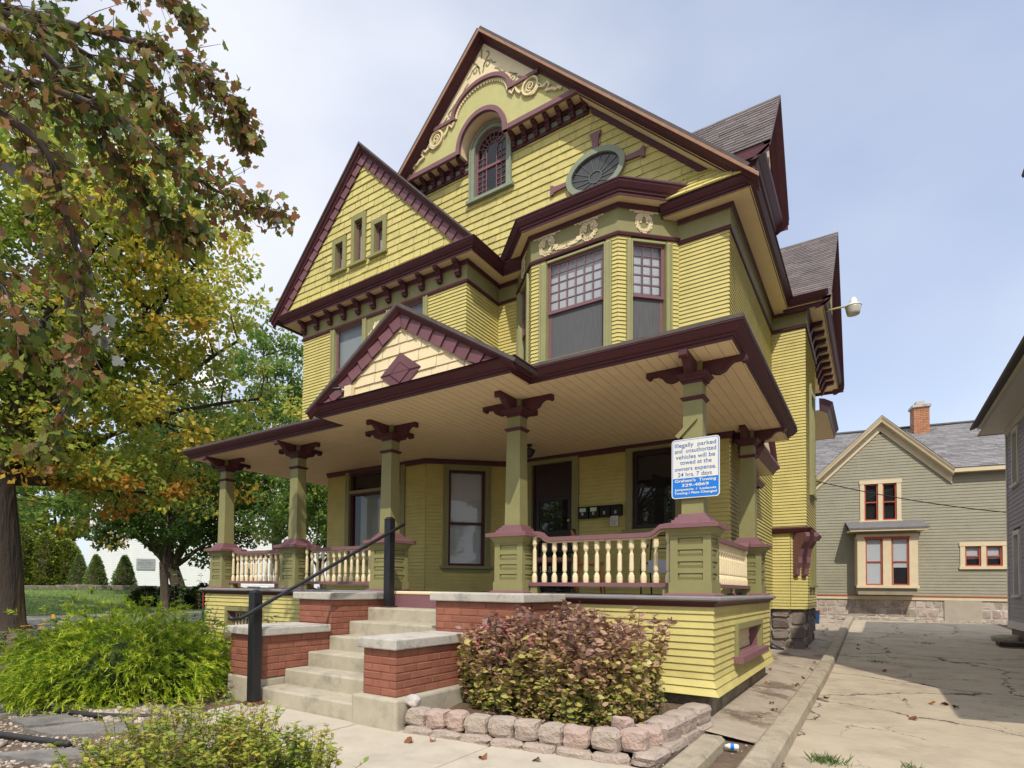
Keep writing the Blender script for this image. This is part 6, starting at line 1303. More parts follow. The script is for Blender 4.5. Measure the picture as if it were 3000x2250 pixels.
def trunk(m, path, rad_, n=14, seed=0, flare=0):
    R = random.Random(seed); P = [Vector(p) for p in path]; i0 = len(m.v); k = len(P)
    for i, p in enumerate(P):
        for j in range(n):
            a = 2*pi*j/n; r = rad_[i]*(1+.08*sin(3*a+i*.3+seed)+.05*sin(5*a+seed)+R.uniform(-.03, .03))
            if i == 0 and flare: r *= 1+flare*(.6+.5*sin(4*a+seed))
            m.v.append((p.x+r*cos(a), p.y+r*sin(a), p.z))
    for i in range(k-1):
        for j in range(n): a = i0+i*n+j; b = i0+i*n+(j+1) % n; m.f.append((a, b, b+n, a+n)); m.m.append(0)
def limb(m, a, b, r0, r1, R, k=6, sag=.0, wob=.06):
    a, b = Vector(a), Vector(b); L_ = (b-a).length; pts = []; ph = [R.uniform(0, 6) for _ in range(3)]
    for i in range(k+1):
        t = i/k; p = a.lerp(b, t); w = wob*L_*sin(pi*t)
        pts.append(p+Vector((w*sin(3*t+ph[0]), w*sin(4*t+ph[1]), w*.6*sin(3*t+ph[2])+sag*L_*sin(pi*t)*.5)))
    m.tube(pts, [r0+(r1-r0)*(i/k)**.8 for i in range(k+1)], 7, cap=False); return pts
def tree(name, label, base, fork, lobes, nclump, nleaf, size, mt, seed, rt=.3, bark=BARK, flare=.5, cl=(.35, .75), shell=.55, zlo=None, group=None, tintf=None, nlimb=16, T=KITE, mid=None, droop=.25):
    """trunk with limbs that run out to leaf clumps filling several lobes of a crown"""
    R = np.random.default_rng(seed); rg = random.Random(seed)
    o = thing(name, label, 'tree', base, 0, group)
    m = B(); b0, f0 = Vector(base), Vector(fork); mids = [b0.lerp(f0, t)+Vector((.06*sin(5*t+seed), .06*sin(4*t), 0)) for t in (0, .06, .2, .45, .7, 1)]
    trunk(m, [p-Vector((0, 0, .1)) if i == 0 else p for i, p in enumerate(mids)], [rt*1.25, rt*1.1, rt, rt*.93, rt*.9, rt*.95], 16, seed, flare)
    C_ = []; vol = np.array([l[3]*l[4]*l[5] for l in lobes]); pick = R.choice(len(lobes), nclump, p=vol/vol.sum())
    for i in pick:
        l = lobes[i]; v = rdir(R, 1)[0]*(shell+(1-shell)*R.random())**.7 if R.random() < .8 else rdir(R, 1)[0]*R.random()**.4
        C_.append((l[0]+v[0]*l[3], l[1]+v[1]*l[4], l[2]+v[2]*l[5]))
    C_ = np.array(C_)
    if zlo is not None: C_[:, 2] = np.maximum(C_[:, 2], zlo+R.random(len(C_))*.8)
    js = []
    for l in sorted(lobes, key=lambda q: -q[3])[:nlimb]:
        e = Vector((l[0], l[1], l[2])); pts = limb(m, f0-Vector((0, 0, .2)), e, rt*.55*min(1, l[3]/2.5), rt*.14, rg, 7, .12); js += pts[2:]
    for c in C_[R.permutation(len(C_))[:min(len(C_), 90)]]:
        q = min(js, key=lambda p: (p-Vector(c)).length+ (2 if p.z > c[2]+.5 else 0)); limb(m, q, Vector(c), rt*.12, .012, rg, 4, .05, .08)
    m.build('trunk', bark, o, True)
    rr = R.uniform(*cl, nclump); ct = R.random(nclump)
    n = nclump*nleaf; ci = np.repeat(np.arange(nclump), nleaf); off = rdir(R, n)*(R.random((n, 1))**.45)*rr[ci][:, None]*np.array([1, 1, .62]); pos = C_[ci]+off
    nr = rdir(R, n)*.75+np.array([0, 0, .8]); d = off/np.maximum(.01, rr[ci][:, None])+rdir(R, n)*.7-np.array([0, 0, droop])
    tint = (tintf(pos, C_[ci], ct[ci], R) if tintf else ct[ci]*.6+R.random(n)*.4)
    leaves('crown', pos, d, nr, size*R.uniform(.65, 1.25, n), tint, mt, o, T); return o
G1 = (.10, .18, .032); G2 = (.18, .27, .045); G3 = (.31, .38, .065); Y1 = (.48, .45, .07); Y2 = (.56, .42, .055); O1 = (.42, .20, .035); BR = (.16, .075, .03)
LM1 = leafmat('maple_leaves_green_gold', [(0, G1), (.3, G2), (.55, G3), (.74, Y1), (.88, Y2), (1, O1)]); LM3 = leafmat('maple_leaves_green', [(0, (.085, .155, .034)), (.5, (.145, .235, .046)), (.85, (.23, .32, .065)), (1, Y1)]); LM2 = leafmat('maple_leaves_shaded', [(0, (.04, .085, .02)), (.5, (.075, .13, .026)), (.8, (.13, .18, .035)), (.9, Y2), (1, O1)])  # LM2 ramp is darker, with crown shade put into the leaf colours
def tint1(p, c, ct, R):
    low = np.clip((6.2-c[:, 2])/3, 0, 1); right = np.clip((c[:, 0]+15.6)/2.2, 0, 1)
    return np.clip(.27+.33*ct+.45*R.random(len(p))**1.6*.6+.28*right+np.where(ct > .62, low*.45, 0), 0, 1)
tree('street_maple', 'large maple with a thick mossy trunk, green-gold leaves and orange lower tufts', (-17.25, 5.28, .18), (-17.35, 5.0, 4.1),
     [(-17.0, 6.2, 9.5, 3.6, 3.6, 3.6), (-15.6, 8.0, 9.6, 2.6, 2.8, 2.8), (-16.2, 7.4, 12.6, 2.0, 2.2, 1.9), (-14.9, 10.0, 8.6, 1.6, 1.7, 1.4), (-14.6, 10.6, 7.0, 1.3, 1.5, 1.0), (-16.0, 8.2, 6.0, 1.9, 2.2, 1.5), (-16.4, 7.4, 3.9, 1.5, 1.6, .8), (-18.5, 4.0, 8.5, 3.0, 3.0, 3.2), (-17.6, 5.0, 5.6, 1.8, 1.8, 1.2), (-15.6, 9.0, 10.6, 1.5, 1.6, 1.2), (-15.8, 8.8, 5.0, 1.2, 1.4, .9), (-16.8, 6.5, 4.9, 1.9, 2.1, 1.1), (-16.0, 8.4, 3.9, 1.5, 1.8, .6), (-16.9, 6.7, 3.7, 1.3, 1.4, .5), (-15.3, 9.8, 4.0, 1.1, 1.3, .5), (-17.3, 5.2, 4.6, 1.3, 1.3, .8), (-17.0, 5.8, 6.4, 1.8, 1.8, 1.5), (-18.4, 3.6, 5.4, 1.6, 1.6, 1.2), (-16.6, 6.3, 4.4, 1.2, 1.2, .7), (-15.4, 9.6, 4.4, 1.2, 1.4, .7), (-16.6, 6.6, 12.0, 2.6, 2.4, 2.2), (-18.6, 4.6, 12.4, 2.4, 2.4, 2.2)],
     860, 74, .165, LM1, 3, .30, BRK2, .7, (.3, .7), tintf=tint1)
tree('church_maple', 'forked maple with dark green leaves and gold patches behind the far shrubs', (-33.1, 18.6, .55), (-33.3, 18.2, 2.6),
     [(-33.5, 18.4, 7.6, 4.2, 4.2, 3.0), (-31.0, 20.0, 6.4, 2.6, 2.8, 2.4), (-35, 16.0, 6.6, 2.8, 3.0, 2.2), (-32.5, 19.3, 4.2, 1.6, 2.0, 1.4), (-34.5, 15.5, 4.6, 2.0, 2.4, 1.0), (-33, 18.5, 11, 3.2, 3.2, 2.4), (-32.0, 20.5, 4.2, 2.2, 2.6, 1.2), (-34.2, 16.6, 4.2, 1.8, 2.2, .8), (-29.6, 20.5, 8.5, 2.2, 2.4, 2.6)], 400, 84, .26, LM2, 5, .42, BARK, .5, (.5, 1.0), tintf=lambda p, c, ct, R: .5*ct+.35*R.random(len(p))+np.where(ct > .8, .22, 0))
tree('tall_green_maple', 'tall loose green tree rising behind the left end of the porch', (-25.0, 19.6, .3), (-25.1, 19.4, 4.0),
     [(-25.3, 19.4, 8.0, 2.9, 3.0, 3.6), (-25.6, 19.0, 12.6, 2.0, 2.0, 2.4), (-25.9, 18.8, 15.2, 1.0, 1.0, 1.6), (-23.6, 21.6, 9.5, 2.4, 2.6, 3.4), (-23.2, 22.0, 13, 1.8, 1.8, 1.8), (-26.6, 17.6, 7.4, 1.8, 2.0, 2.0), (-23.8, 21.0, 5.2, 2.2, 2.4, 1.6)], 330, 84, .22, LM3, 8, .26, BARK, .4, (.4, .85))
tree('porch_side_maple', 'leafy green maple filling the gap between the porch columns', (-19.4, 17.6, .3), (-19.5, 17.4, 2.4),
     [(-19.5, 17.3, 4.6, 2.2, 2.3, 1.7), (-20.6, 16.0, 4.4, 1.7, 1.8, 1.3), (-18.2, 18.6, 4.8, 1.9, 2.0, 1.8), (-19.4, 17.4, 6.6, 2.2, 2.2, 1.6)], 190, 72, .17, LM3, 12, .16, BARK, .4, (.35, .7))
tree('shade_dark_tree', 'leafy tree with crown shade put into its dark leaf colour, between the gold maple and the porch', (-27.4, 14.6, .3), (-27.4, 14.6, 2.5),
     [(-27.4, 14.6, 5.2, 1.9, 2.0, 2.2), (-27.0, 15.2, 8.0, 1.8, 1.9, 1.7), (-28.6, 13.4, 6.2, 1.8, 1.9, 1.6)], 150, 70, .2, LM2, 14, .2, BARK, .4, (.35, .75), tintf=lambda p, c, ct, R: .45*ct+.3*R.random(len(p)))
sst_ = tree('street_side_tree', 'big leafy tree across the street, seen only as a reflection in the porch glass', (-16.5, -18, .1), (-16.5, -18, 3.0), [(-16.5, -18, 6.5, 4.2, 3.5, 3.4), (-19.5, -17, 5.2, 3, 2.6, 2.2), (-12.5, -18.5, 5.4, 3, 2.6, 2.4), (-8, -19, 6, 3.2, 2.6, 2.8)], 170, 60, .3, LM3, 22, .35, BARK, .4, (.5, 1.0), group='trees across the street')
for i, (x, y, a_) in enumerate(((8.5, -2.5, 1.1), (18, -1.0, 2.3), (27.5, -3, .4), (-9, 0, 4.0))):  # out-of-view copies added for reflections and to cut sky light on the porch
    c = copy_tree(sst_); c.location = (sst_.location.x+x, sst_.location.y+y, sst_.location.z); c.rotation_euler = (0, 0, a_)
# copper maple whose boughs hang in from the left, close to the camera
CU = leafmat('copper_maple_leaves', [(0, (.065, .11, .025)), (.25, (.16, .20, .036)), (.52, (.25, .25, .055)), (.64, (.23, .15, .05)), (.8, (.28, .13, .055)), (.93, (.36, .17, .085)), (1, (.20, .21, .18))], .3, .45)
CM_ = thing('copper_maple', 'copper-leaved maple whose rusty boughs hang into the upper left corner', 'tree', (-6.6, -.9, .1)); R = np.random.default_rng(31); rg = random.Random(31)
m = B(); trunk(m, [(-6.6, -.9, -.1), (-6.6, -.88, .3), (-6.55, -.8, 2), (-6.5, -.7, 4.2)], [.42, .3, .25, .24], 14, 2, .4)
boughs = [[(-6.5, -.7, 4.1), (-5.2, .6, 4.8), (-4.85, 1.87, 5.14), (-4.98, 2.56, 5.21), (-5.1, 3.16, 5.26), (-4.96, 3.74, 5.28)],
          [(-6.5, -.7, 4.2), (-5.6, .9, 5.6), (-5.2, 2.2, 6.12), (-5.24, 2.93, 6.43), (-5.24, 3.36, 6.36), (-5.3, 3.62, 6.2)],
          [(-6.5, -.7, 4.2), (-5.8, 1.2, 6.6), (-5.6, 2.3, 7.2), (-5.7, 3.2, 7.4)],
          [(-6.5, -.7, 4.0), (-5.1, .7, 4.6), (-4.85, 1.5, 4.66), (-5.0, 1.8, 4.3), (-5.15, 2.0, 3.8), (-5.2, 2.0, 3.1), (-5.25, 1.8, 2.5)],
          [(-6.5, -.7, 3.9), (-5.4, .6, 4.1), (-5.2, 1.4, 3.7), (-5.25, 1.65, 3.2)],
          [(-6.5, -.7, 4.1), (-5.5, .6, 5.4), (-5.15, 1.6, 5.7), (-5.2, 2.5, 5.8), (-5.2, 2.9, 5.75)],
          [(-6.5, -.7, 4.1), (-5.3, .5, 5.0), (-4.9, 1.5, 5.35), (-5.05, 2.2, 5.0), (-5.1, 2.6, 4.75), (-5.05, 2.9, 4.7)],
          [(-6.5, -.7, 4.1), (-6.0, .6, 5.8), (-5.9, 1.8, 7.0), (-6.0, 2.6, 7.7)]]
LP, LD, LT_ = [], [], []
for bi, bp in enumerate(boughs):
    pts = smoothpath(bp, 8); k = len(pts); m.tube(pts, [.034*(1-i/k)+.006 for i in range(k)], 7, cap=False)
    s0 = int(k*.22)
    for i in range(s0, k):
        for _ in range(8 if bi not in (3, 4) else 5):
            t = i/k; dirv = (pts[min(k-1, i+1)]-pts[i-1]).normalized(); v = Vector(rdir(R, 1)[0])*.8+dirv*.7-Vector((0, 0, .25)); Lt = R.uniform(.12, .46)*(1-.5*(t > .8)); e = pts[i]+v.normalized()*Lt
            mdl = pts[i].lerp(e, .5)+Vector((0, 0, .03)); m.tube([pts[i], mdl, e], [.005, .003, .0015], 4, cap=False)
            for q in range(R.integers(2, 5)):
                s = R.uniform(.25, 1.0) if q else 1.; p = pts[i].lerp(e, s); LP.append(p+Vector(rdir(R, 1)[0])*.03); LD.append(v.normalized()*.5+Vector(rdir(R, 1)[0])*.8-Vector((0, 0, .55))); LT_.append(R.random())
m.build('trunk', TWG, CM_, True)
n = len(LP); cl_ = np.sin(np.array([p.x*3.1+p.y*2.3+p.z*1.7 for p in LP]))*.2
leaves('crown', np.array(LP), np.array(LD), rdir(R, n)*.8+np.array([0, 0, .5]), R.uniform(.042, .098, n), np.clip(np.array(LT_)*.92+cl_*.6, 0, 1), CU, CM_, MAPLE)
tree('far_maple', 'hazy green-gold tree standing beyond the arborvitae hedge', (-62, 23, 1.0), (-62, 23, 4.5), [(-62, 23, 9, 4.6, 5.4, 4.0), (-61, 27, 8, 3.4, 4, 2.8), (-62.5, 18, 8.4, 4, 4.5, 3.2), (-62, 22.5, 13.5, 4, 4.5, 3.4)], 260, 74, .40, LM1, 77, .3, BARK, .3, (.5, 1.0), tintf=lambda p, c, ct, R: .15+.5*ct+.25*R.random(len(p)))
# ---- evergreens by the church
DWF = leafmat('dwarf_spruce', [(0, (.13, .20, .05)), (1, (.26, .33, .11))], .15); ARB = leafmat('arborvitae', [(0, (.12, .18, .028)), (1, (.30, .34, .05))], .2)
def mound(name, label, cat, c, rx, ry, h, prof, n, size, mt, seed, grp=None, bump=.12, T=KITE, lump=3.0):
    R = np.random.default_rng(seed); o = thing(name, label, cat, c, 0, grp); t = R.random(n); a = R.random(n)*2*pi; rp = np.interp(t, *zip(*prof))
    bm_ = 1+bump*np.sin(a*lump+np.floor(t*7)*2.1)*np.sin(t*22+a*2)+bump*.5*R.normal(size=n)*.5
    k = R.uniform(.78, 1.02, n)
    pos = np.c_[c[0]+rx*rp*bm_*k*np.cos(a), c[1]+ry*rp*bm_*k*np.sin(a), c[2]+h*t+.05*R.normal(size=n)]
    d = np.c_[np.cos(a), np.sin(a), np.full(n, .45)]+rdir(R, n)*.6
    leaves('foliage', pos, d, rdir(R, n)*.7+np.array([0, 0, .6]), size*R.uniform(.6, 1.3, n), R.random(n)*.6+.4*(np.sin(a*lump+t*14)*.5+.5), mt, o, T)
    b = B(); b.lathe([(max(.02, rx*np.interp(q, *zip(*prof))*.80), c[2]+h*q) for q in (0, .1, .25, .4, .55, .7, .85, .97)], (c[0], c[1]), 14); b.build('inner_stems', BARK, o); return o
CP = [(0, .85), (.08, 1), (.3, .9), (.6, .62), (.85, .34), (.97, .15), (1, .02)]
mound('clipped_conifer', 'nearest right light green cone-shaped conifer by the church plaque', 'conifer', (-39.9, 18.55, .95), .78, .78, 2.3, CP, 5200, .10, DWF, 41, 'cone conifers by the church')
mound('clipped_conifer', 'middle light green cone-shaped conifer, overlapping the small one', 'conifer', (-40.55, 17.05, .95), .72, .72, 2.3, CP, 5000, .10, DWF, 42, 'cone conifers by the church')
mound('clipped_conifer', 'smallest cone-shaped conifer, darker, behind the middle one', 'conifer', (-42.0, 16.6, .95), .70, .70, 2.35, CP, 4200, .10, DWF, 43, 'cone conifers by the church')
AP = [(0, .8), (.1, 1), (.5, .95), (.8, .7), (.95, .35), (1, .05)]
for i, (x, y, h, l) in enumerate(((-43.0, 16.2, 3.3, 'yellow-green arborvitae next to the cone conifers'), (-43.3, 15.1, 3.7, 'broad arborvitae in the middle of the hedge'), (-43.9, 13.9, 4.2, 'tall dark arborvitae just right of the big trunk'), (-44.2, 11.4, 2.2, 'short arborvitae left of the big trunk'))): mound('arborvitae', l, 'shrub', (x, y, .95), .95, .95, h, AP, 4600, .17, ARB, 45+i, 'arborvitae hedge')
# dark shrubs at the foot of the church maple
DSH = leafmat('dark_shrub', [(0, (.018, .034, .012)), (.7, (.04, .065, .02)), (1, (.07, .10, .025))], .25); MP = [(0, 1), (.4, .95), (.75, .7), (1, .15)]
for i, (x, y, h, r, l) in enumerate(((-29.7, 16.4, .95, 1.1, 'low dark shrub in front of the forked trunk'), (-30.5, 15.3, .9, .8, 'low dark shrub left of the forked trunk'), (-28.7, 17.6, 1.1, 1.0, 'low dark shrub nearest the porch corner'))): mound('low_shrub', l, 'shrub', (x, y, .3), r, r, h, MP, 1700, .16, DSH, 52+i, 'dark shrubs at the forked tree')
# ---- golden thread cypress
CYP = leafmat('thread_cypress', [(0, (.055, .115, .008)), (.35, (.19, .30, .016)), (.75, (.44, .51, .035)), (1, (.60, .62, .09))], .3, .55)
R = np.random.default_rng(61); GC = thing('golden_cypress', 'mounded yellow-green thread-leaf cypress left of the steps', 'shrub', (-6.95, 3.3, .13)); cx, cy, cz = -6.95, 3.28, .12
ns = 3000; a = R.random(ns)*2*pi; ph = np.arccos(1-R.random(ns)*.98); lum = 1+.19*np.sin(a*5+1)*np.sin(ph*6)+.10*np.sin(a*9+ph*8)+.08*R.normal(size=ns); rr = R.uniform(.66, 1.0, ns)*lum
ax_ = np.array([.43, .90]); S0 = np.c_[np.sin(ph)*np.cos(a)*1.28*rr, np.sin(ph)*np.sin(a)*.95*rr, np.cos(ph)*.90*rr+.03]
S0 = np.c_[cx+S0[:, 0]*ax_[0]-S0[:, 1]*ax_[1], cy+S0[:, 0]*ax_[1]+S0[:, 1]*ax_[0], cz+S0[:, 2]]
out = S0-np.array([cx, cy, cz+.25]); out /= np.linalg.norm(out, axis=1, keepdims=True); sd = out*.8+rdir(R, ns)*.55+np.array([0, 0, .15]); sd /= np.linalg.norm(sd, axis=1, keepdims=True)
nt_ = 24; si = np.repeat(np.arange(ns), nt_); t = np.tile(np.linspace(0, 1, nt_), ns); n = len(si); Ls = R.uniform(.12, .24, ns)[si]
pos = S0[si]+sd[si]*(t*Ls)[:, None]-np.array([0, 0, 1])*(.10*t*t)[:, None]; dd = sd[si]*.75+rdir(R, n)*.55-np.array([0, 0, .5])*t[:, None]
stt = R.random(ns); leaves('foliage', pos, dd, rdir(R, n), R.uniform(.028, .07, n), np.clip(-.06+.45*stt[si]+.42*t+.22*R.random(n), 0, 1), CYP, GC, BLADE, 2.0)  # blades darken towards each spray base, putting gap shade into the colour
b = B(); b.lathe([(.02, .98), (.35, .93), (.62, .78), (.80, .55), (.86, .32), (.78, .14)][::-1], (0, 0), 18); b.v = [(cx+x*1.0*ax_[0]-y*.76*ax_[1], cy+x*1.0*ax_[1]+y*.76*ax_[0], z*.82+.02) for x, y, z in b.v]; b.build('dark_core', mat('cypress_dark_core', (.03, .045, .012), .9, .4, 12, 1., 20), GC, True)  # solid dark core added to give the mound a shaded inside
m = B(); rg = random.Random(6)
for i in range(70): k = R.integers(ns); limb(m, (cx+rg.uniform(-.3, .3), cy+rg.uniform(-.3, .3), .12), Vector(S0[k]), .012, .004, rg, 4, .1, .1)
m.build('stems', TWG, GC)
# ---- leafy stem plants: shared builder
def stemplant(name, label, cat, c, stems, leafn, size, mt, seed, spread, h, grp=None, T=OVAL, tf=None, r0=.006, lean=.35, mat_stem=None, wid=1.0, low=None, ran=.45):
    R = np.random.default_rng(seed); rg = random.Random(seed); o = thing(name, label, cat, c, 0, grp); m = B(); P_, D_, TT = [], [], []
    for i in range(stems):
        bx, by = spread(R); b = Vector((bx, by, c[2])); hh = h(bx, by, R); e = b+Vector((R.normal()*lean*hh*.5, R.normal()*lean*hh*.5, hh)); pts = limb(m, b, e, r0, r0*.35, rg, 5, 0, .07)
        for q in range(leafn):
            t = R.random()**(.62 if low is None else low); p = pts[min(4, int(t*5))].lerp(pts[min(5, int(t*5)+1)], t*5-int(t*5)); az = R.random()*6.28
            P_.append(p); D_.append((cos(az), sin(az), R.uniform(-.25, .7))); TT.append((t, p.z))
    m.build('stems', mat_stem or TWG, o)
    P_, D_, TT = np.array(P_), np.array(D_), np.array(TT); n = len(P_); tint = tf(TT, P_, R) if tf else R.random(n)
    leaves('foliage', P_, D_, rdir(R, n)*ran+np.array([0, 0, 1.]), size*R.uniform(.55, 1.25, n), tint, mt, o, T, wid); return o
WEI = leafmat('bronze_weigela', [(0, (.26, .30, .06)), (.3, (.46, .41, .11)), (.48, (.44, .28, .15)), (.72, (.36, .205, .15)), (1, (.27, .16, .14))], .22, .42, .4)
def wsp(R):
    while True:
        x, y = R.uniform(-3.32, -1.60), R.uniform(4.75, 5.9)
        if ((x+2.46)/.86)**4+((y-5.33)/.58)**4 < 1: return x, y
o = stemplant('weigela_bush', 'boxy bronze-purple leaved bush with a few pink flowers against the porch skirt', 'shrub', (-2.57, 5.3, .23), 330, 76, .070, WEI, 71, wsp, lambda x, y, R: (1.0-.12*((x+2.46)/.85)**2-.25*max(0, 5.1-y))*R.uniform(.62, 1.06), None, OVAL, lambda T_, P_, R: np.clip(.22+.55*np.clip((P_[:, 2]-.45)/.75, 0, 1)+.55*(R.random(len(P_))-.42)+.12*np.sin(P_[:, 0]*7)*np.sin(P_[:, 2]*6), 0, 1), .006, .28, wid=1.1, low=.9, ran=1.1)
PNK = leafmat('pink_flower', [(0, (.5, .06, .10)), (1, (.62, .16, .20))], .3); m_ = np.array([(-3.12, 4.85, .88), (-3.0, 4.8, 1.06), (-2.72, 4.72, 1.05), (-2.80, 4.72, .80), (-2.45, 4.72, .95), (-2.2, 4.75, .92), (-1.98, 4.85, .62), (-3.22, 4.95, .98)]); n = 9
leaves('flowers', np.repeat(m_, n, 0)+R.normal(size=(len(m_)*n, 3))*.015, rdir(R, len(m_)*n), rdir(R, len(m_)*n), R.uniform(.018, .034, len(m_)*n), R.random(len(m_)*n), PNK, o, OVAL)
# ---- spirea in the foreground
SPI = leafmat('spirea_leaves', [(0, (.09, .16, .025)), (.3, (.20, .28, .04)), (.6, (.36, .38, .055)), (.85, (.48, .42, .065)), (1, (.42, .20, .08))], .35, .5)
def ssp(R):
    a_ = R.random()*6.28; r_ = sqrt(R.random()); u_, v_ = r_*cos(a_)*.86, r_*sin(a_)*.40; return -3.06+u_*.50-v_*.86, 1.74+u_*.86+v_*.50
def sh_(x, y, R): u_ = (x+3.06)*.5+(y-1.74)*.86; return (.60 if -.15 < u_ < .3 else .60-.42*(u_-.3) if u_ > 0 else max(.22, .60+.75*(u_+.15)))*R.uniform(.62, 1.08)
o = stemplant('spirea_bush', 'low yellow-green spirea with brown seed heads in the near foreground', 'shrub', (-3.06, 1.74, .12), 420, 42, .040, SPI, 81, ssp, sh_, None, OVAL, lambda T_, P_, R: np.clip(.12+.5*R.random(len(P_))+.3*T_[:, 0]*R.random(len(P_))+.2*(np.sin(P_[:, 0]*9)*np.sin(P_[:, 1]*8)), 0, 1), .0035, .5, wid=1.1)
SED = leafmat('brown_seed_heads', [(0, (.20, .11, .05)), (1, (.36, .24, .11))], .2); R = np.random.default_rng(83); hp = []
for _ in range(150): x, y = ssp(R); hp.append((x, y, .12+sh_(x, y, R)*1.05))
hp = np.array(hp); k = 46; off = R.normal(size=(len(hp)*k, 3))*np.array([.032, .032, .013]); leaves('seed_heads', np.repeat(hp, k, 0)+off, rdir(R, len(off)), rdir(R, len(off)), R.uniform(.004, .011, len(off)), R.random(len(off)), SED, o, KITE)
m = B(); rg = random.Random(4)
for i in range(26): x, y = ssp(R); limb(m, (x, y, .14), (x+rg.uniform(-.3, .3), y+rg.uniform(-.3, .3), .12+rg.uniform(.3, .62)), .0035, .0015, rg, 5, .1, .12)
m.build('bare_twigs', mat('pale_twig', (.27, .21, .16), .8, .2), o)
# ---- weeds, seedlings and flowers
WED = leafmat('weed_green', [(0, (.045, .10, .02)), (1, (.12, .21, .04))], .35)
def disc(cx, cy, r): return lambda R: (cx+r*R.normal()*.6, cy+r*R.normal()*.6)
hh = lambda h: (lambda x, y, R: h*R.uniform(.5, 1.1))
stemplant('weed_clump', 'bright green weed clump at the bush end by the porch corner', 'plant', (-1.66, 5.55, .25), 26, 26, .03, WED, 91, disc(-1.66, 5.5, .1), hh(.42), None, OVAL, None, .003)
stemplant('seedling', 'pale green seedling sticking up above the purple bush', 'plant', (-2.62, 5.75, .25), 2, 20, .075, WED, 92, disc(-2.62, 5.75, .015), hh(1.12), None, OVAL, lambda T_, P_, R: R.random(len(P_))*.5+.5, .005, .05)
stemplant('weed_clump', 'small fern-like weed at the plinth beside the purple bush', 'plant', (-3.32, 5.0, .2), 9, 18, .03, WED, 93, disc(-3.3, 5.0, .05), hh(.22), None, OVAL, None, .003, .6)
for i, (x, y, h, n_, l) in enumerate(((-7.6, 5.4, .8, 26, 'leafy green weeds in front of the left crawl window'), (-6.7, 5.3, .75, 20, 'leafy green weeds against the upper brick wall'), (-8.9, 5.5, .9, 24, 'tall leafy weeds at the left porch corner'), (-9.9, 5.6, 1.5, 14, 'tall thin sapling beside the leftmost pier'), (-8.6, 4.6, .5, 26, 'low weeds behind the golden cypress'))):
    stemplant('leafy_weed', l, 'plant', (x, y, .12), n_, 24, .075, WED, 95+i, disc(x, y, .3), hh(h), 'weeds along the porch front', OVAL, None, .004)
FGN = leafmat('coneflower_leaves', [(0, (.035, .07, .022)), (1, (.08, .125, .04))], .25)
YFL = leafmat('yellow_petals', [(0, (.55, .26, .02)), (1, (.70, .40, .03))], .3)
for i, (x, y, r, l) in enumerate(((-11.8, 4.2, .55, 'dark green coneflower clump with yellow flowers at the left edge'), (-12.6, 5.2, .5, 'coneflower clump nearer the trunk with yellow flowers'), (-10.9, 3.7, .4, 'low coneflower foliage beside the pebbles'))):
    o = stemplant('coneflower_clump', l, 'plant', (x, y, .13), 60, 20, .085, FGN, 110+i, disc(x, y, r), hh(.5 if i < 2 else .35), 'yellow coneflowers', OVAL, None, .004)
    if i < 2:
        R = np.random.default_rng(i); c = np.c_[x+R.normal(size=16)*r*.6, y+R.normal(size=16)*r*.6, .13+R.uniform(.42, .62, 16)]; k = 9; aa = np.tile(np.arange(k)*2*pi/k, 16)
        leaves('flowers', np.repeat(c, k, 0), np.c_[np.cos(aa), np.sin(aa), np.full(len(aa), -.2)], np.tile([0, 0, 1.], (len(aa), 1)), R.uniform(.04, .055, len(aa)), R.random(len(aa)), YFL, o, OVAL)
GRS = leafmat('grass_tuft', [(0, (.05, .10, .02)), (1, (.14, .21, .05))], .3)
def tuft(x, y, z, r, n, l, s=.09):
    R = np.random.default_rng(int(abs(x*y*1000))); a = R.random(n)*6.28; pos = np.c_[x+R.normal(size=n)*r, y+R.normal(size=n)*r, np.full(n, z)]; d = np.c_[np.cos(a)*.9, np.sin(a)*.9, R.uniform(.5, 1.4, n)]
    o = leaves('grass_tuft', pos, d, rdir(R, n), s*R.uniform(.5, 1.2, n), R.random(n), GRS, None, BLADE); tag(o, l, 'grass', 'grass tufts in the driveway cracks')
tuft(-.30, 5.40, .115, .05, 150, 'larger grass tuft at the bottom of the driveway'); tuft(.20, 5.62, .115, .035, 70, 'smaller grass tuft right of the big one', .06)
tuft(.05, 13.2, .17, .08, 60, 'faint grass tuft in the middle of the shaded driveway', .07); tuft(.9, 17.0, .30, .10, 60, 'grass tuft in a crack near the far end', .07); tuft(-1.5, 23.5, .42, .35, 160, 'grass patch at the far end of the curb', .1)
# lawn nap: short blades over the near slope of the lawn (far away and uncountable)
R = np.random.default_rng(9); n = 9000; x = R.uniform(-38, -27, n); y = R.uniform(8, 26, n); o = leaves('lawn_blades', np.c_[x, y, np.array([gz_(p, q) for p, q in zip(x, y)])+.01], np.c_[R.normal(size=n)*.5, R.normal(size=n)*.5, np.ones(n)], rdir(R, n), R.uniform(.05, .11, n), R.random(n), leafmat('lawn_blade', [(0, (.06, .13, .02)), (1, (.12, .21, .035))], .3), None, BLADE, 2.5); o['kind'] = 'stuff'
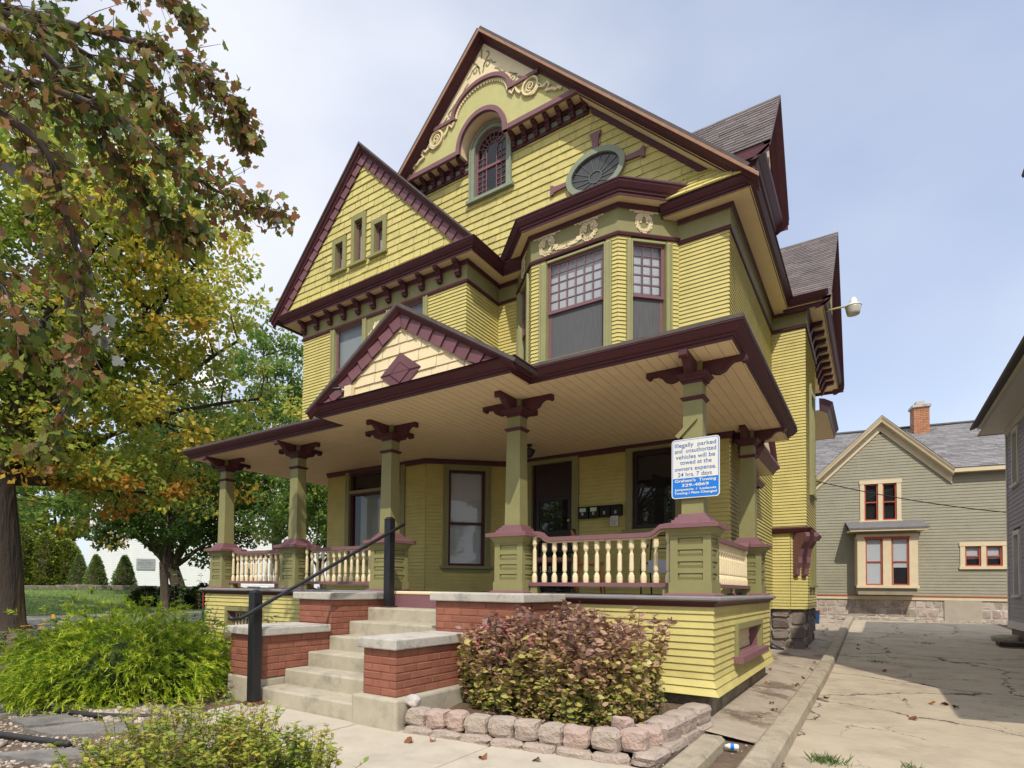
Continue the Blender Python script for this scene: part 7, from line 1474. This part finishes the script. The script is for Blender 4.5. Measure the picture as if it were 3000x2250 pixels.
# ---- fallen leaves
FLM = leafmat('fallen_leaf', [(0, (.13, .05, .022)), (.6, (.20, .085, .035)), (1, (.36, .15, .05))], .1); R = np.random.default_rng(15)
spots = [(-.58, 8.47, 1), (-.50, 8.6, 1), (.29, 9.07, 0), (.50, 9.0, 0), (.67, 9.03, 1), (.72, 8.9, 1), (.34, 7.77, 0), (-.89, 9.27, 2), (-.85, 9.4, 2), (-.83, 10.2, 2), (-.82, 11.3, 2), (-.86, 12.4, 2), (-.84, 13.6, 2), (-.86, 7.2, 2), (-.95, 7.6, 2), (-.92, 6.7, 2), (-.25, 15.2, 1), (-.30, 16.0, 1), (-1.0, 17.5, 2), (-1.1, 18.3, 2), (-1.05, 19.2, 2), (-1.2, 20.0, 2), (.1, 12.0, 0), (1.3, 7.6, 0), (1.5, 10.4, 0), (-2.9, 4.72, 3), (-3.05, 4.9, 3), (-2.2, 4.55, 3), (-2.6, 4.4, 3), (-3.2, 4.45, 3), (-2.95, 3.9, 4), (-3.05, 3.75, 4), (-2.0, 3.9, 4), (-2.35, 3.7, 4), (-4.9, 3.5, 4), (-4.2, 3.1, 4), (-1.5, 7.6, 5), (-1.15, 9.0, 5), (-1.3, 10.5, 5)]
for i, (x, y, kd) in enumerate(spots):
    z = {0: gz_(x, y)+.02, 1: gz_(x, y)+.02, 2: gz_(x, y)+.03+max(0, -.75-x)*.11, 3: .205+.045*(y-4.2)+.04, 4: .162, 5: gz_(x, y)+.03+max(0, -.75-x)*.11}[kd]
    T2 = MAPLE*np.array([1, 1, 1.]); T2 = np.c_[T2[:, :2], .22*np.sin(T2[:, 0]*5+i)+.15*np.cos(T2[:, 1]*4+i)]
    a = R.random()*6.28; o = leaves('fallen_leaf', np.array([[x, y, z]]), np.array([[cos(a), sin(a), .1]]), np.array([[.1, .1, 1.]]), np.array([R.uniform(.045, .075)]), np.array([R.random()]), FLM, None, T2)
    tag(o, ('curled brown leaf on the sunlit driveway', 'rusty leaf in the dry driveway cluster', 'brown leaf in the dirt along the curb', 'dry leaf on the mulch of the flower bed', 'small leaf on the pale front walk', 'brown leaf on the apron beside the house')[kd], 'leaf', 'fallen leaves, '+('driveway', 'driveway clusters', 'curb', 'bed', 'walk', 'apron')[kd])
